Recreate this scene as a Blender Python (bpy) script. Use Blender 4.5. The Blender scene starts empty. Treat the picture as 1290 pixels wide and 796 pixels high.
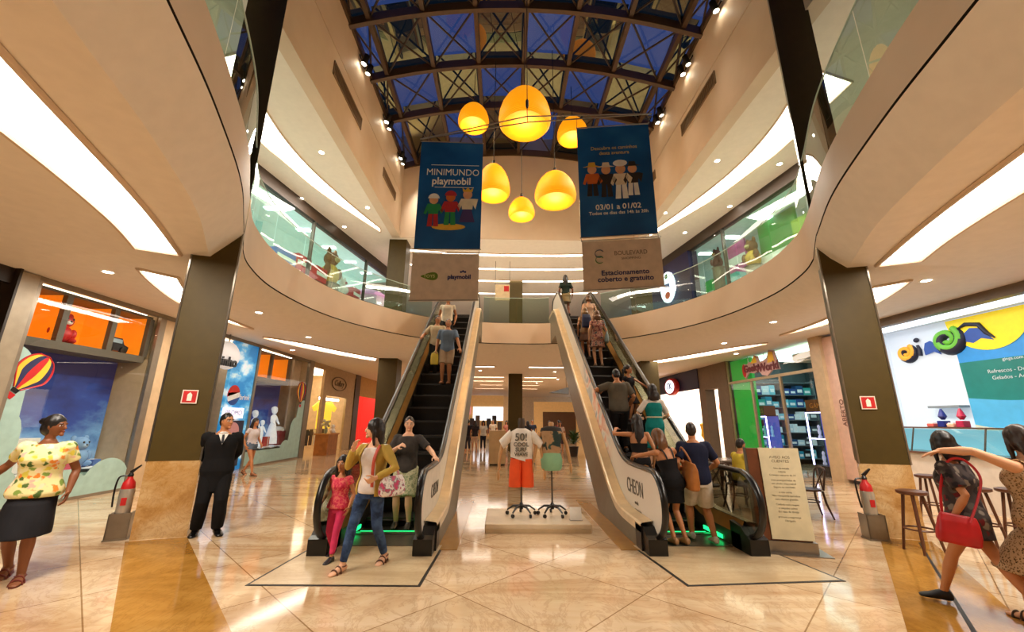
import bpy, bmesh, math, random
from math import sin, cos, pi, radians, exp, log1p, sqrt
from mathutils import Vector, Matrix, noise
random.seed(7)
scn = bpy.context.scene
COL = scn.collection

# ------------------------------------------------------------------ helpers
def lin(h):
    h = h.lstrip('#')
    r = []
    for i in (0, 2, 4):
        v = int(h[i:i+2], 16) / 255.0
        r.append(v / 12.92 if v <= 0.04045 else ((v + 0.055) / 1.055) ** 2.4)
    return (r[0], r[1], r[2], 1.0)

class NT:
    def __init__(s, name):
        s.m = bpy.data.materials.new(name); s.m.use_nodes = True
        s.t = s.m.node_tree; s.t.nodes.clear()
        s.out = s.n('ShaderNodeOutputMaterial')
    def n(s, k, **kw):
        nd = s.t.nodes.new(k)
        for a, b in kw.items():
            if a.startswith('i_'):
                nd.inputs[a[2:].replace('_', ' ')].default_value = b
            else: setattr(nd, a, b)
        return nd
    def l(s, a, b): s.t.links.new(a, b)
    def coords(s, kind='Object', scale=(1, 1, 1), rot=(0, 0, 0), loc=(0, 0, 0)):
        tc = s.n('ShaderNodeTexCoord'); mp = s.n('ShaderNodeMapping')
        mp.inputs['Scale'].default_value = scale; mp.inputs['Rotation'].default_value = rot
        mp.inputs['Location'].default_value = loc
        s.l(tc.outputs[kind], mp.inputs['Vector']); return mp.outputs['Vector']
    def ramp(s, fac, stops, interp='LINEAR'):
        r = s.n('ShaderNodeValToRGB'); cr = r.color_ramp; cr.interpolation = interp
        while len(cr.elements) < len(stops): cr.elements.new(0.5)
        for e, (p, c) in zip(cr.elements, stops):
            e.position = p; e.color = lin(c) if isinstance(c, str) else c
        s.l(fac, r.inputs['Fac']); return r.outputs['Color']
    def noise(s, vec, scale=5, detail=3, rough=0.5, dist=0.0):
        nn = s.n('ShaderNodeTexNoise'); nn.inputs['Scale'].default_value = scale
        nn.inputs['Detail'].default_value = detail; nn.inputs['Roughness'].default_value = rough
        nn.inputs['Distortion'].default_value = dist
        s.l(vec, nn.inputs['Vector']); return nn.outputs['Fac']
    def mix(s, fac, a, b, mode='MIX'):
        m = s.n('ShaderNodeMix', data_type='RGBA', blend_type=mode)
        for sock, v in ((m.inputs[0], fac), (m.inputs[6], a), (m.inputs[7], b)):
            if hasattr(v, 'default_value') and hasattr(v, 'links'): s.l(v, sock)
            else: sock.default_value = lin(v) if isinstance(v, str) else v
        return m.outputs[2]
    def bsdf(s, col=None, rough=0.5, metal=0.0, spec=0.5, ecol=None, estr=0.0, coat=0.0, bump=None, bstr=0.2):
        b = s.n('ShaderNodeBsdfPrincipled')
        def put(nm, v):
            if v is None: return
            if hasattr(v, 'links'): s.l(v, b.inputs[nm])
            else: b.inputs[nm].default_value = lin(v) if isinstance(v, str) else v
        put('Base Color', col); put('Roughness', rough); put('Metallic', metal)
        put('Specular IOR Level', spec); put('Emission Color', ecol); put('Emission Strength', estr)
        put('Coat Weight', coat)
        if bump is not None:
            bp = s.n('ShaderNodeBump'); bp.inputs['Strength'].default_value = bstr; bp.inputs['Distance'].default_value = 0.02
            s.l(bump, bp.inputs['Height']); s.l(bp.outputs['Normal'], b.inputs['Normal'])
        s.l(b.outputs['BSDF'], s.out.inputs['Surface']); return b

MC = {}
def pm(col, rough=0.5, metal=0.0, estr=0.0, ecol=None, var=0.06, spec=0.5):
    """plain paint / plastic / metal with a faint mottling"""
    key = (col, rough, metal, estr, ecol, var, spec)
    if key in MC: return MC[key]
    t = NT('mat_' + col.strip('#'))
    if var > 0:
        v = t.coords('Object'); f = t.noise(v, 6, 3)
        c = lin(col)
        lo = tuple(max(0, x * (1 - var * 1.6)) for x in c[:3]) + (1,); hi = tuple(min(1, x * (1 + var)) for x in c[:3]) + (1,)
        cc = t.ramp(f, [(0.3, lo), (0.7, hi)])
    else: cc = col
    t.bsdf(cc, rough, metal, spec, ecol or col, estr)
    MC[key] = t.m; return t.m
def em(col, strength):
    return pm(col, 0.6, 0, strength, col, 0)

class MB:
    """collects faces, then links them as ONE mesh object"""
    def __init__(s): s.v = []; s.f = []; s.mi = []; s.M = None; s.cm = 0
    def add(s, vs, fs, m=None):
        o = len(s.v)
        for p in vs:
            p = Vector(p); s.v.append(s.M @ p if s.M is not None else p)
        for f in fs: s.f.append([i + o for i in f]); s.mi.append(s.cm if m is None else m)
        return s
    def quad(s, a, b, c, d, m=None): return s.add([a, b, c, d], [(0, 1, 2, 3)], m)
    def poly(s, pts, m=None): return s.add(pts, [tuple(range(len(pts)))], m)
    def box(s, x0, x1, y0, y1, z0, z1, m=None, bev=0.0):
        if x0 > x1: x0, x1 = x1, x0
        if y0 > y1: y0, y1 = y1, y0
        if bev > 0:
            b = min(bev, (x1-x0)/2.01, (y1-y0)/2.01, (z1-z0)/2.01)
            bm = bmesh.new(); bmesh.ops.create_cube(bm, size=1)
            for v in bm.verts:
                v.co = Vector(((x0+x1)/2 + v.co.x*(x1-x0), (y0+y1)/2 + v.co.y*(y1-y0), (z0+z1)/2 + v.co.z*(z1-z0)))
            bmesh.ops.bevel(bm, geom=bm.edges[:], offset=b, segments=2, affect='EDGES', profile=0.5)
            bm.verts.index_update()
            s.add([v.co.copy() for v in bm.verts], [[v.index for v in f.verts] for f in bm.faces], m); bm.free(); return s
        vs = [(x0,y0,z0),(x1,y0,z0),(x1,y1,z0),(x0,y1,z0),(x0,y0,z1),(x1,y0,z1),(x1,y1,z1),(x0,y1,z1)]
        return s.add(vs, [(0,3,2,1),(4,5,6,7),(0,1,5,4),(1,2,6,5),(2,3,7,6),(3,0,4,7)], m)
    def loft(s, rings, m=None, cap=True, closed=True):
        n = len(rings[0]); vs = [p for r in rings for p in r]; fs = []
        for i in range(len(rings)-1):
            for j in range(n if closed else n-1):
                k = (j+1) % n
                fs.append((i*n+j, i*n+k, (i+1)*n+k, (i+1)*n+j))
        if cap and closed:
            fs.append(tuple(reversed(range(n)))); fs.append(tuple((len(rings)-1)*n + j for j in range(n)))
        return s.add(vs, fs, m)
    def tube(s, pts, r, n=8, m=None, cap=True, flat=1.0):
        pts = [Vector(p) for p in pts]; rings = []
        rr = r if isinstance(r, (list, tuple)) else [r]*len(pts)
        up = None
        for i, p in enumerate(pts):
            d = (pts[min(i+1, len(pts)-1)] - pts[max(i-1, 0)]).normalized()
            if up is None:
                up = Vector((0, 0, 1)) if abs(d.z) < 0.9 else Vector((0, 1, 0))
            a = d.cross(up).normalized(); up = a.cross(d).normalized()
            rings.append([p + a*(rr[i]*cos(2*pi*k/n)) + up*(rr[i]*flat*sin(2*pi*k/n)) for k in range(n)])
        return s.loft(rings, m, cap)
    def lathe(s, prof, n=24, c=(0, 0, 0), m=None):
        c = Vector(c); rings = [[c + Vector((r*cos(2*pi*k/n), r*sin(2*pi*k/n), z)) for k in range(n)] for r, z in prof]
        return s.loft(rings, m, True)
    def prism(s, poly, d, m=None):
        """poly: 3d points of a flat outline, d: extrusion vector"""
        d = Vector(d); a = [Vector(p) for p in poly]; n = len(a)
        fs = [tuple(reversed(range(n))), tuple(n+i for i in range(n))] + [(i, (i+1) % n, n+(i+1) % n, n+i) for i in range(n)]
        return s.add(a + [p + d for p in a], fs, m)
    def ball(s, c, r, m=None, seg=16, rng=10, fn=None):
        c = Vector(c); r = Vector(r) if isinstance(r, (tuple, list, Vector)) else Vector((r, r, r))
        rings = []
        for i in range(rng+1):
            th = pi*i/rng; th = min(max(th, 0.06), pi-0.06); ring = []
            for k in range(seg):
                ph = 2*pi*k/seg
                q = Vector((sin(th)*cos(ph), sin(th)*sin(ph), -cos(th)))
                if fn: q = fn(q)
                ring.append(c + Vector((q.x*r.x, q.y*r.y, q.z*r.z)))
            rings.append(ring)
        return s.loft(rings, m, True)
    def mesh(s, name):
        me = bpy.data.meshes.new(name)
        me.from_pydata([tuple(v) for v in s.v], [], [tuple(f) for f in s.f])
        return me
    def build(s, name, mats, parent=None, smooth=False, world=True, kind=None):
        me = s.mesh(name)
        if not isinstance(mats, (list, tuple)): mats = [mats]
        for m in mats: me.materials.append(m)
        me.polygons.foreach_set('material_index', s.mi)
        if smooth: me.polygons.foreach_set('use_smooth', [True]*len(me.polygons))
        bm = bmesh.new(); bm.from_mesh(me); bmesh.ops.recalc_face_normals(bm, faces=bm.faces[:]); bm.to_mesh(me); bm.free()
        if smooth: me.set_sharp_from_angle(angle=radians(50))
        me.update()
        return link(name, me, parent, world, kind)

def link(name, data, parent=None, world=True, kind=None):
    o = bpy.data.objects.new(name, data); COL.objects.link(o)
    if parent is not None:
        o.parent = parent
        if world: o.matrix_parent_inverse = full(parent).inverted()
    if kind: o['kind'] = kind
    return o
def full(o):
    m = o.matrix_basis.copy()
    if o.parent: m = full(o.parent) @ o.matrix_parent_inverse @ m
    return m
def thing(name, label, cat, loc=(0, 0, 0), rz=0.0, group=None):
    o = bpy.data.objects.new(name, None); COL.objects.link(o); o.empty_display_size = 0.1
    o.location = loc; o.rotation_euler = (0, 0, rz)
    return tag(o, label, cat, group)
def tag(o, label, cat, group=None):
    o['label'] = label; o['category'] = cat
    if group: o['group'] = group
    return o
def dup(root, loc, rz=None, label=None, group=None):
    r = root.copy(); COL.objects.link(r); r.location = loc
    if rz is not None: r.rotation_euler = (0, 0, rz)
    if label: r['label'] = label
    if group: r['group'] = group
    for ch in list(root.children):
        c = ch.copy(); COL.objects.link(c); c.parent = r
        for g in list(ch.children):
            d = g.copy(); COL.objects.link(d); d.parent = c
    return r
def struct(mb, name, mats, smooth=False): return mb.build(name, mats, None, smooth, kind='structure')

def text_mb(body, M, size=0.2, depth=0.004, align='CENTER', sx=1.0, shear=0.0, bold=0.0, mb=None, m=None):
    """lettering as mesh; M places the xy text plane"""
    cu = bpy.data.curves.new('lettering', 'FONT'); cu.body = body; cu.size = size; cu.extrude = depth; cu.align_x = align; cu.align_y = 'CENTER'
    cu.shear = shear; cu.offset = bold; cu.resolution_u = 3
    o = bpy.data.objects.new('lettering', cu); COL.objects.link(o)
    dg = bpy.context.evaluated_depsgraph_get()
    me = bpy.data.meshes.new_from_object(o.evaluated_get(dg))
    mb = mb or MB()
    S = M @ Matrix.Diagonal((sx, 1, 1, 1))
    mb.add([S @ v.co for v in me.vertices], [tuple(p.vertices) for p in me.polygons], m)
    bpy.data.objects.remove(o); bpy.data.curves.remove(cu); bpy.data.meshes.remove(me)
    return mb
def plane_M(o, xdir, ydir):
    x = Vector(xdir).normalized(); y = Vector(ydir).normalized(); z = x.cross(y)
    M = Matrix.Identity(4)
    for i in range(3): M[i][0] = x[i]; M[i][1] = y[i]; M[i][2] = z[i]; M[i][3] = o[i]
    return M

def spline(pts, n=8):
    P = [Vector(p) for p in pts]; out = []
    for i in range(len(P)-1):
        a = P[max(i-1, 0)]; b = P[i]; c = P[i+1]; d = P[min(i+2, len(P)-1)]
        for k in range(n):
            t = k/n
            out.append(0.5*((2*b) + (c-a)*t + (2*a-5*b+4*c-d)*t*t + (3*b-a-3*c+d)*t**3))
    out.append(P[-1]); return out
def resample(pts, n):
    L = [0]
    for a, b in zip(pts, pts[1:]): L.append(L[-1] + (b-a).length)
    out = []; j = 0
    for k in range(n):
        s = L[-1]*k/(n-1)
        while j < len(L)-2 and L[j+1] < s: j += 1
        t = (s-L[j])/max(1e-9, L[j+1]-L[j]); out.append(pts[j].lerp(pts[j+1], min(1, t)))
    return out

# ------------------------------------------------------------------ shared materials
def cream_mat():
    t = NT('cream_plaster'); v = t.coords('Object'); f = t.noise(v, 1.3, 2)
    c = t.ramp(f, [(0.3, '#dcc6ae'), (0.75, '#e4cfb8')]); t.bsdf(c, 0.55, 0, 0.3); return t.m
def marble_mat(name, stops, rough, scale, stretch, rot=0.0, grid=None, coat=0.0):
    t = NT(name)
    v = t.coords('Object', (scale*stretch, scale, scale), (0, 0, rot))
    f1 = t.noise(v, 1.0, 7, 0.62, 1.2)
    c = t.ramp(f1, stops)
    v2 = t.coords('Object', (scale*stretch*2.2, scale*0.35, scale), (0, 0, rot+0.12))
    f2 = t.noise(v2, 3.0, 5, 0.7, 2.0)
    vein = t.ramp(f2, [(0.46, (0, 0, 0, 1)), (0.5, (1, 1, 1, 1)), (0.54, (0, 0, 0, 1))])
    vm = t.n('ShaderNodeMath', operation='MULTIPLY'); t.l(vein, vm.inputs[0]); vm.inputs[1].default_value = 0.35
    c = t.mix(vm.outputs[0], c, stops[0][1])
    if grid:
        b = t.n('ShaderNodeTexBrick'); b.offset = 0.0
        b.inputs['Scale'].default_value = 1.0; b.inputs['Mortar Size'].default_value = 0.006; b.inputs['Mortar Smooth'].default_value = 0.0
        b.inputs['Brick Width'].default_value = grid[0]; b.inputs['Row Height'].default_value = grid[1]
        b.inputs['Color1'].default_value = (1, 1, 1, 1); b.inputs['Color2'].default_value = (0.86, 0.84, 0.8, 1); b.inputs['Mortar'].default_value = (0.45, 0.36, 0.25, 1)
        t.l(t.coords('Object', (1, 1, 1), (0, 0, grid[2])), b.inputs['Vector'])
        c = t.mix(1.0, c, b.outputs['Color'], 'MULTIPLY')
    t.bsdf(c, rough, 0, 0.6, coat=coat); return t.m
def glass_mat(name, tint='#ffffff', refl=1.0, base=0.04, rough=0.0, gcol=None):
    """thin architectural glass: see-through with an angle-dependent mirror"""
    t = NT(name)
    tr = t.n('ShaderNodeBsdfTransparent'); tr.inputs['Color'].default_value = lin(tint)
    gl = t.n('ShaderNodeBsdfGlossy'); gl.inputs['Roughness'].default_value = rough
    if gcol: gl.inputs['Color'].default_value = lin(gcol)
    lw = t.n('ShaderNodeLayerWeight'); lw.inputs['Blend'].default_value = 0.5
    pw = t.n('ShaderNodeMath', operation='POWER'); t.l(lw.outputs['Facing'], pw.inputs[0]); pw.inputs[1].default_value = 4.0
    ad = t.n('ShaderNodeMath', operation='MULTIPLY_ADD'); ad.inputs[1].default_value = refl*0.9; ad.inputs[2].default_value = base; ad.use_clamp = True
    t.l(pw.outputs[0], ad.inputs[0])
    mx = t.n('ShaderNodeMixShader'); t.l(ad.outputs[0], mx.inputs[0]); t.l(tr.outputs[0], mx.inputs[1]); t.l(gl.outputs[0], mx.inputs[2])
    t.l(mx.outputs[0], t.out.inputs['Surface']); return t.m

CREAM = cream_mat()
CEILP = pm('#f4eade', 0.65, var=0.02, spec=0.2)
WHITEC = pm('#e9d8bd', 0.6)
OLIVE = pm('#4a3c18', 0.5, 0.0, var=0.05, spec=0.25)
OLIVE2 = pm('#6a6250', 0.4, 0.3, var=0.05)
DARK = pm('#15120f', 0.5)
BLACK = pm('#0c0b0b', 0.35)
RUBBER = pm('#100f0f', 0.3)
STEEL = pm('#9a958c', 0.28, 0.9)
STEELD = pm('#5f5a52', 0.35, 0.8)
BRASS = pm('#b08a4c', 0.3, 0.9)
GLASS = glass_mat('clear_glass', '#f2fbf7')
GLASSG = glass_mat('greenish_balustrade_glass', '#d3e8dd', 0.9, 0.09)
GLASSW = glass_mat('shop_window_glass', '#f3f7f4', 0.9, 0.05)
WARM = em('#ffd9a8', 9.0)
WHITE = pm('#f2efe8', 0.5)
NAVY = pm('#18204a', 0.5)
RED = pm('#c01d20', 0.45)
ORANGE = pm('#f08a0c', 0.55, 0, 0.5, '#ff8a10')
# ------------------------------------------------------------------ camera
F_PX = 510.0
pit, yaw, rol = radians(14.46), -radians(1.23), radians(0.43)
Mr = Matrix.Rotation(yaw, 3, 'Z') @ Matrix.Rotation(pit, 3, 'X')
r_, u_, f_ = Mr @ Vector((1, 0, 0)), Mr @ Vector((0, 0, 1)), Mr @ Vector((0, 1, 0))
rr_ = r_*cos(rol) + u_*sin(rol); uu_ = u_*cos(rol) - r_*sin(rol)
cam = bpy.data.cameras.new('camera'); co = bpy.data.objects.new('camera', cam); COL.objects.link(co)
cam.sensor_width = 36; cam.lens = 36*F_PX/1290; cam.clip_start = 0.05; cam.clip_end = 300
Mc = Matrix.Identity(4)
for i in range(3): Mc[i][0] = rr_[i]; Mc[i][1] = uu_[i]; Mc[i][2] = -f_[i]
Mc[0][3], Mc[1][3], Mc[2][3] = -0.5, 0, 1.62
co.matrix_world = Mc; scn.camera = co

# ------------------------------------------------------------------ plan of the gallery edge (x, y)
LC = [(-2.15, -4.5), (-2.45, -1), (-2.75, 1.2), (-3.2, 2.75), (-3.58, 3.8), (-4.12, 5.03), (-4.93, 6.42), (-5.45, 7.5), (-5.75, 9.0), (-5.6, 11.0), (-4.9, 12.75), (-3.4, 14.5), (-1.28, 15.3), (0, 15.4)]
left = spline([(x, y, 0) for x, y in LC], 8)
edge = left + [Vector((-p.x, p.y, 0)) for p in reversed(left[:-1])]
N_E = len(edge)
def edge_normal(i):       # pointing away from the void
    d = (edge[min(i+1, N_E-1)] - edge[max(i-1, 0)]).normalized(); return Vector((-d.y, d.x, 0))
ZF, ZS = 5.3, 4.18        # top of fascia, ground-floor ceiling
def zrev(p):
    if p.y < 6.3: return 4.74
    if p.y < 6.7: return 4.74 - 0.24*(p.y-6.3)/0.4
    return 4.5
# outer line of the slab, matched point for point
outL = resample([Vector(p) for p in ((-9.4, -4.5, 0), (-9.4, 20, 0), (0, 20, 0))], len(left))
for i, p in enumerate(left):
    if p.y < 11: outL[i] = Vector((-9.4, p.y, 0))
k0 = max(i for i, p in enumerate(left) if p.y < 11 and p.x < -5)
tail = resample([Vector((-9.4, left[k0].y, 0)), Vector((-9.4, 20, 0)), Vector((0, 20, 0))], len(left)-k0)
for j, q in enumerate(tail): outL[k0+j] = q
outer = outL + [Vector((-p.x, p.y, 0)) for p in reversed(outL[:-1])]

fas = MB(); rev = MB(); sof = MB(); slab = MB()
Z = lambda p, z: Vector((p.x, p.y, z))
R1, R2, R3, R4, R5, R6, R7, R8, R9 = [], [], [], [], [], [], [], [], []
for i, p in enumerate(edge):
    n = edge_normal(i); zr = zrev(p)
    R1.append(Z(p, ZF)); R2.append(Z(p, zr)); R3.append(Z(p+n*0.05, zr)); R4.append(Z(p+n*0.05, zr-0.03)); R5.append(Z(p+n*0.005, zr-0.03))
    R6.append(Z(p+n*0.40, ZS)); R7.append(Z(outer[i], ZS)); R8.append(Z(p+n*0.12, ZF)); R9.append(Z(outer[i], 5.2))
fas.loft([R1, R2], cap=False, closed=False); fas.loft([R1, R8, [Z(q, 5.2) for q in R8]], cap=False, closed=False)
rev.loft([R2, R3, R4, R5], cap=False, closed=False)
sof.loft([R5, R6, R7], cap=False, closed=False)
slab.loft([[Z(q, 5.2) for q in R8], R9], cap=False, closed=False)
struct(fas, 'trim_gallery_fascia', CREAM, True); struct(rev, 'trim_shadow_gap', pm('#241a12', 0.8), False)
sof.box(-9.4, 9.4, 20, 46, ZS, ZS+0.05)
struct(sof, 'ceiling_ground', CEILP, True)
slab.box(-9.4, 9.4, 20, 34, 5.1, 5.2)
struct(slab, 'floor_gallery', pm('#e2d6c4', 0.2))

# ------------------------------------------------------------------ floor
FLOOR = marble_mat('polished_cream_marble', [(0.28, '#a27b54'), (0.40, '#c29f78'), (0.53, '#d6bc99'), (0.72, '#e4cfb2')], 0.085, 1.5, 0.22, radians(52), (1.25, 1.25, radians(45)))
OCHRE = marble_mat('ochre_marble', [(0.25, '#7a4f1c'), (0.42, '#9c6e2c'), (0.6, '#b3843f'), (0.8, '#c39a58')], 0.085, 1.3, 0.6, 0.4)
BASEM = marble_mat('veined_base_marble', [(0.28, '#8f5f24'), (0.45, '#b98f55'), (0.6, '#cdae7e'), (0.8, '#d9c098')], 0.12, 1.6, 0.5, 0.9)
fl = MB(); fl.box(-13.5, 13.5, -5, 47, -0.1, 0); struct(fl, 'floor', FLOOR)
def band(pts, mat, name, z=0.003):
    b = MB(); b.prism([(x, y, 0.0005) for x, y in pts], (0, 0, z)); return struct(b, name, mat)
band([(-5.55, 6.15), (-4.9, 6.38), (-2.35, 3.45), (-1.6, 1.2), (-2.6, 1.2), (-3.25, 3.4)], OCHRE, 'floor_ochre_band')
band([(5.03, 6.4), (5.6, 6.2), (3.6, 3.4), (2.2, 1.0), (1.55, 1.2), (2.35, 3.2)], OCHRE, 'floor_ochre_band_opposite')
band([(5.35, 6.15), (5.38, 6.15), (3.03, 3.33), (2.0, 1.1), (1.97, 1.1), (3.0, 3.35)], DARK, 'floor_dark_joint', 0.005)
PLATE = marble_mat('landing_plate_stone', [(0.3, '#b79d77'), (0.5, '#cbb38e'), (0.7, '#d6c09c')], 0.2, 3.0, 0.2, 0.1)
band([(-2.95, 6.0), (-1.25, 6.0), (-1.3, 4.62), (-3.05, 4.65)], DARK, 'floor_plate_joint', 0.004)
band([(-2.92, 6.0), (-1.28, 6.0), (-1.33, 4.65), (-3.02, 4.68)], PLATE, 'floor_landing_plate', 0.006)
band([(1.25, 6.0), (2.98, 6.0), (3.15, 4.75), (1.4, 4.62)], DARK, 'floor_plate_joint_opposite', 0.004)
band([(1.28, 6.0), (2.95, 6.0), (3.11, 4.78), (1.43, 4.65)], PLATE, 'floor_landing_plate_opposite', 0.006)

# ------------------------------------------------------------------ upper storey: ceiling, bulkheads, end wall
XL, XR, ZB, ZT, YE = -5.38, 5.62, 9.75, 13.65, 17.3
c1 = MB()
c1.box(-12.5, XL, -5, YE, ZB, ZB+0.1); c1.box(XR, 12.5, -5, YE, ZB, ZB+0.1); c1.box(-12.5, 12.5, YE, 34, ZB, ZB+0.1)
struct(c1, 'ceiling_gallery', CEILP)
for nm, x, s in (('wall_bulkhead_left', XL, -1), ('wall_bulkhead_right', XR, 1)):
    b = MB()
    x2 = x + s*0.3
    b.box(x, x2, -5, YE, 9.74, 11.86); b.box(x + s*0.03, x2, -5, YE, 11.86, 11.9); b.box(x, x2, -5, YE, 11.9, ZT)
    b.box(x - s*0.07, x, -5, YE, 9.73, 10.02)
    struct(b, nm, CREAM)
b = MB(); b.box(XL-0.3, XR+0.3, YE, YE+0.2, 9.86, 15.2); b.box(XL-0.3, XR+0.3, YE-0.05, YE, 9.74, 10.0); struct(b, 'wall_end_upper', CREAM)
b = MB(); b.box(-13, 13, -5.2, -5, 0, 15); struct(b, 'wall_behind_bounce', CREAM)  # unseen wall added behind the camera to bounce light
b = MB(); b.box(-9.4, 9.4, 33.8, 34, 5.2, 9.8); struct(b, 'wall_gallery_end', CREAM)
b = MB(); b.box(-9.4, 9.4, 46, 46.2, 0, 4.3); struct(b, 'wall_ground_end', WHITEC)
# return-air grilles on the bulkheads
def grille(x, s, y0, y1, z0, z1, label):
    t = thing('wall_grille', label, 'grille', (x, (y0+y1)/2, z0), 0, 'air grilles on the bulkheads')
    f = MB(); f.box(x, x - s*0.03, y0, y1, z0, z0+0.04); f.box(x, x - s*0.03, y0, y1, z1-0.04, z1); f.box(x, x - s*0.03, y0, y0+0.04, z0, z1); f.box(x, x - s*0.03, y1-0.04, y1, z0, z1)
    f.build('frame', pm('#8d7355', 0.6), t)
    f = MB(); f.box(x - s*0.004, x - s*0.006, y0, y1, z0, z1, 0)
    nn = int((y1-y0)/0.07)
    for k in range(nn): yy = y0 + (k+0.5)*(y1-y0)/nn; f.box(x - s*0.006, x - s*0.024, yy-0.012, yy+0.012, z0+0.03, z1-0.03, 1)
    f.build('louvre', [pm('#3a2d1f', 0.8), pm('#8d7355', 0.6)], t)
grille(XL, -1, 9.4, 11.7, 11.0, 11.45, 'long slatted air grille on left bulkhead, nearer one')
grille(XL, -1, 14.3, 16.2, 11.0, 11.4, 'slatted air grille on left bulkhead near the end wall')
grille(XR, 1, 9.6, 11.9, 11.2, 11.65, 'long slatted air grille on right bulkhead')
grille(XR, 1, 14.4, 16.4, 11.2, 11.6, 'slatted air grille half behind right blue banner')

# ------------------------------------------------------------------ skylight
XC = (XL+XR)/2; HW = (XR-XL)/2; RISE = 0.88
RV = (HW*HW + RISE*RISE)/(2*RISE)
def vz(x): return ZT + sqrt(max(0, RV*RV - (x-XC)**2)) - (RV-RISE)
xs = [XL] + [XC + 1.64*k for k in range(-3, 4)] + [XR]; ys = [-2.6 + 2.1*k for k in range(9)] + [YE]
FR = pm('#553f2a', 0.5, 0.1); FRD = pm('#3b2b1d', 0.5, 0.1)
fm = MB()
for y in ys:
    ring = []
    for k in range(29):
        x = XL + (XR-XL)*k/28; z = vz(x)
        ring.append([Vector((x, y-0.07, z)), Vector((x, y+0.07, z)), Vector((x, y+0.07, z-0.32)), Vector((x, y-0.07, z-0.32))])
    fm.loft(ring)
for x in xs:
    z = vz(x); fm.box(x-0.07, x+0.07, ys[0], YE, z-0.24, z)
struct(fm, 'ceiling_skylight_frame', FR)
bm_ = MB()
for a, bb in zip(ys, ys[1:]):
    for x0, x1 in zip(xs, xs[1:]):
        for (pa, pb) in (((x0, a), (x1, bb)), ((x1, a), (x0, bb))):
            bm_.tube([(pa[0], pa[1], vz(pa[0])-0.14), (pb[0], pb[1], vz(pb[0])-0.14)], 0.036, 6)
struct(bm_, 'ceiling_skylight_bracing', FRD)
ga, gb = MB(), MB()
for j, (a, bb) in enumerate(zip(ys, ys[1:])):
    for i, (x0, x1) in enumerate(zip(xs, xs[1:])):
        t = (i+j) % 2
        zs = lambda x, y: vz(x) + 0.06 + (0.30*(bb-y)/(bb-a) if t else 0.0)
        (gb if t else ga).quad((x0, a, zs(x0, a)), (x1, a, zs(x1, a)), (x1, bb, zs(x1, bb)), (x0, bb, zs(x0, bb)))
struct(ga, 'window_1_skylight_clear_panes', glass_mat('skylight_glass', '#c9d4f2', 0.5, 0.03))
struct(gb, 'window_2_skylight_mirror_panes', glass_mat('skylight_coated_glass', '#4a5a50', 0.5, 0.25, gcol='#d8cf92'))
b = MB(); b.box(XL-0.3, XL, -5, YE, ZT, ZT+0.02); b.box(XR, XR+0.3, -5, YE, ZT, ZT+0.02); b.box(XL, XR, -5, ys[0], ZT+0.4, ZT+0.5)
struct(b, 'ceiling_upper_edge', CREAM)

# ------------------------------------------------------------------ columns
def column(n, cs, z0, z1, base=True, mat=OLIVE, base_h=1.02):
    """cs: four plan corners"""
    def pr(mb, k, a, bz):
        c = sum((Vector((x, y, 0)) for x, y in cs), Vector())/4
        q = [c + (Vector((x, y, 0))-c)*k for x, y in cs]
        mb.prism([(p.x, p.y, a) for p in q], (0, 0, bz-a))
    m = MB()
    if base:
        m.cm = 1; pr(m, 1.0, z0, z0+base_h); m.cm = 0; pr(m, 1.012, z0+base_h, z1)
        m.cm = 2
        for x, y in cs: m.box(x-0.013, x+0.013, y-0.013, y+0.013, z0+base_h, z1)
    else: pr(m, 1, z0, z1)
    return struct(m, 'column_%d' % n, [mat, BASEM, STEEL])
def sq(cx, cy, w, a):
    return [(cx + w/2*(sx*cos(a)-sy*sin(a)), cy + w/2*(sx*sin(a)+sy*cos(a))) for sx, sy in ((-1, -1), (1, -1), (1, 1), (-1, 1))]
aL = math.atan2(0.2, 0.62)
pL = [(-5.55, 6.21), (-4.93, 6.41)]; nL = Vector((-0.2, 0.62)).normalized()*0.62
CL = pL + [(-5.34, 6.93), (-5.78, 6.80)]
CR = [(-x, y) for x, y in CL]; CR = [(x+0.05, y+0.05) for x, y in CR]
column(1, CL, 0, ZF); column(2, CR, 0, ZF)
OL2 = pm('#3c321d', 0.3, 0.35)
column(3, CL, 5.2, ZT+0.1, False, OL2); column(4, CR, 5.2, ZT+0.1, False, OL2)
column(5, sq(-5.45, 17.9, 0.8, 0), 0, ZB, False); column(6, sq(5.9, 17.9, 0.75, 0), 0, ZB, False)
column(7, sq(0.22, 23.4, 0.78, 0), 0, ZB, False)

# ------------------------------------------------------------------ cove lights and downlights
def cove(name_lbl, outer_pts, inner_pts, z, mat, grp):
    t = thing('cove_light', name_lbl, 'cove light', (outer_pts[0][0], outer_pts[0][1], z), 0, grp)
    n = 24
    A = resample(spline([(x, y, 0) for x, y in outer_pts], 6) if len(outer_pts) > 2 else [Vector((x, y, 0)) for x, y in outer_pts], n)
    B = resample(spline([(x, y, 0) for x, y in inner_pts], 6) if len(inner_pts) > 2 else [Vector((x, y, 0)) for x, y in inner_pts], n)
    m = MB(); m.loft([[Z(p, z-0.012) for p in A], [Z(p, z-0.012) for p in B]], cap=False, closed=False); m.build('diffuser', mat, t)
    lip = MB()
    for P, s in ((A, 1), (B, -1)):
        lip.tube([Z(p, z-0.015) for p in P], 0.035, 6)
    lip.tube([Z(A[0], z-0.015), Z(B[0], z-0.015)], 0.03, 6); lip.tube([Z(A[-1], z-0.015), Z(B[-1], z-0.015)], 0.03, 6)
    lip.build('lip', CREAM, t, True)
COVE = em('#fff0de', 9.0); COVE2 = em('#fff0de', 8.0)
G1 = 'light coves in the ground floor ceiling'
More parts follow.
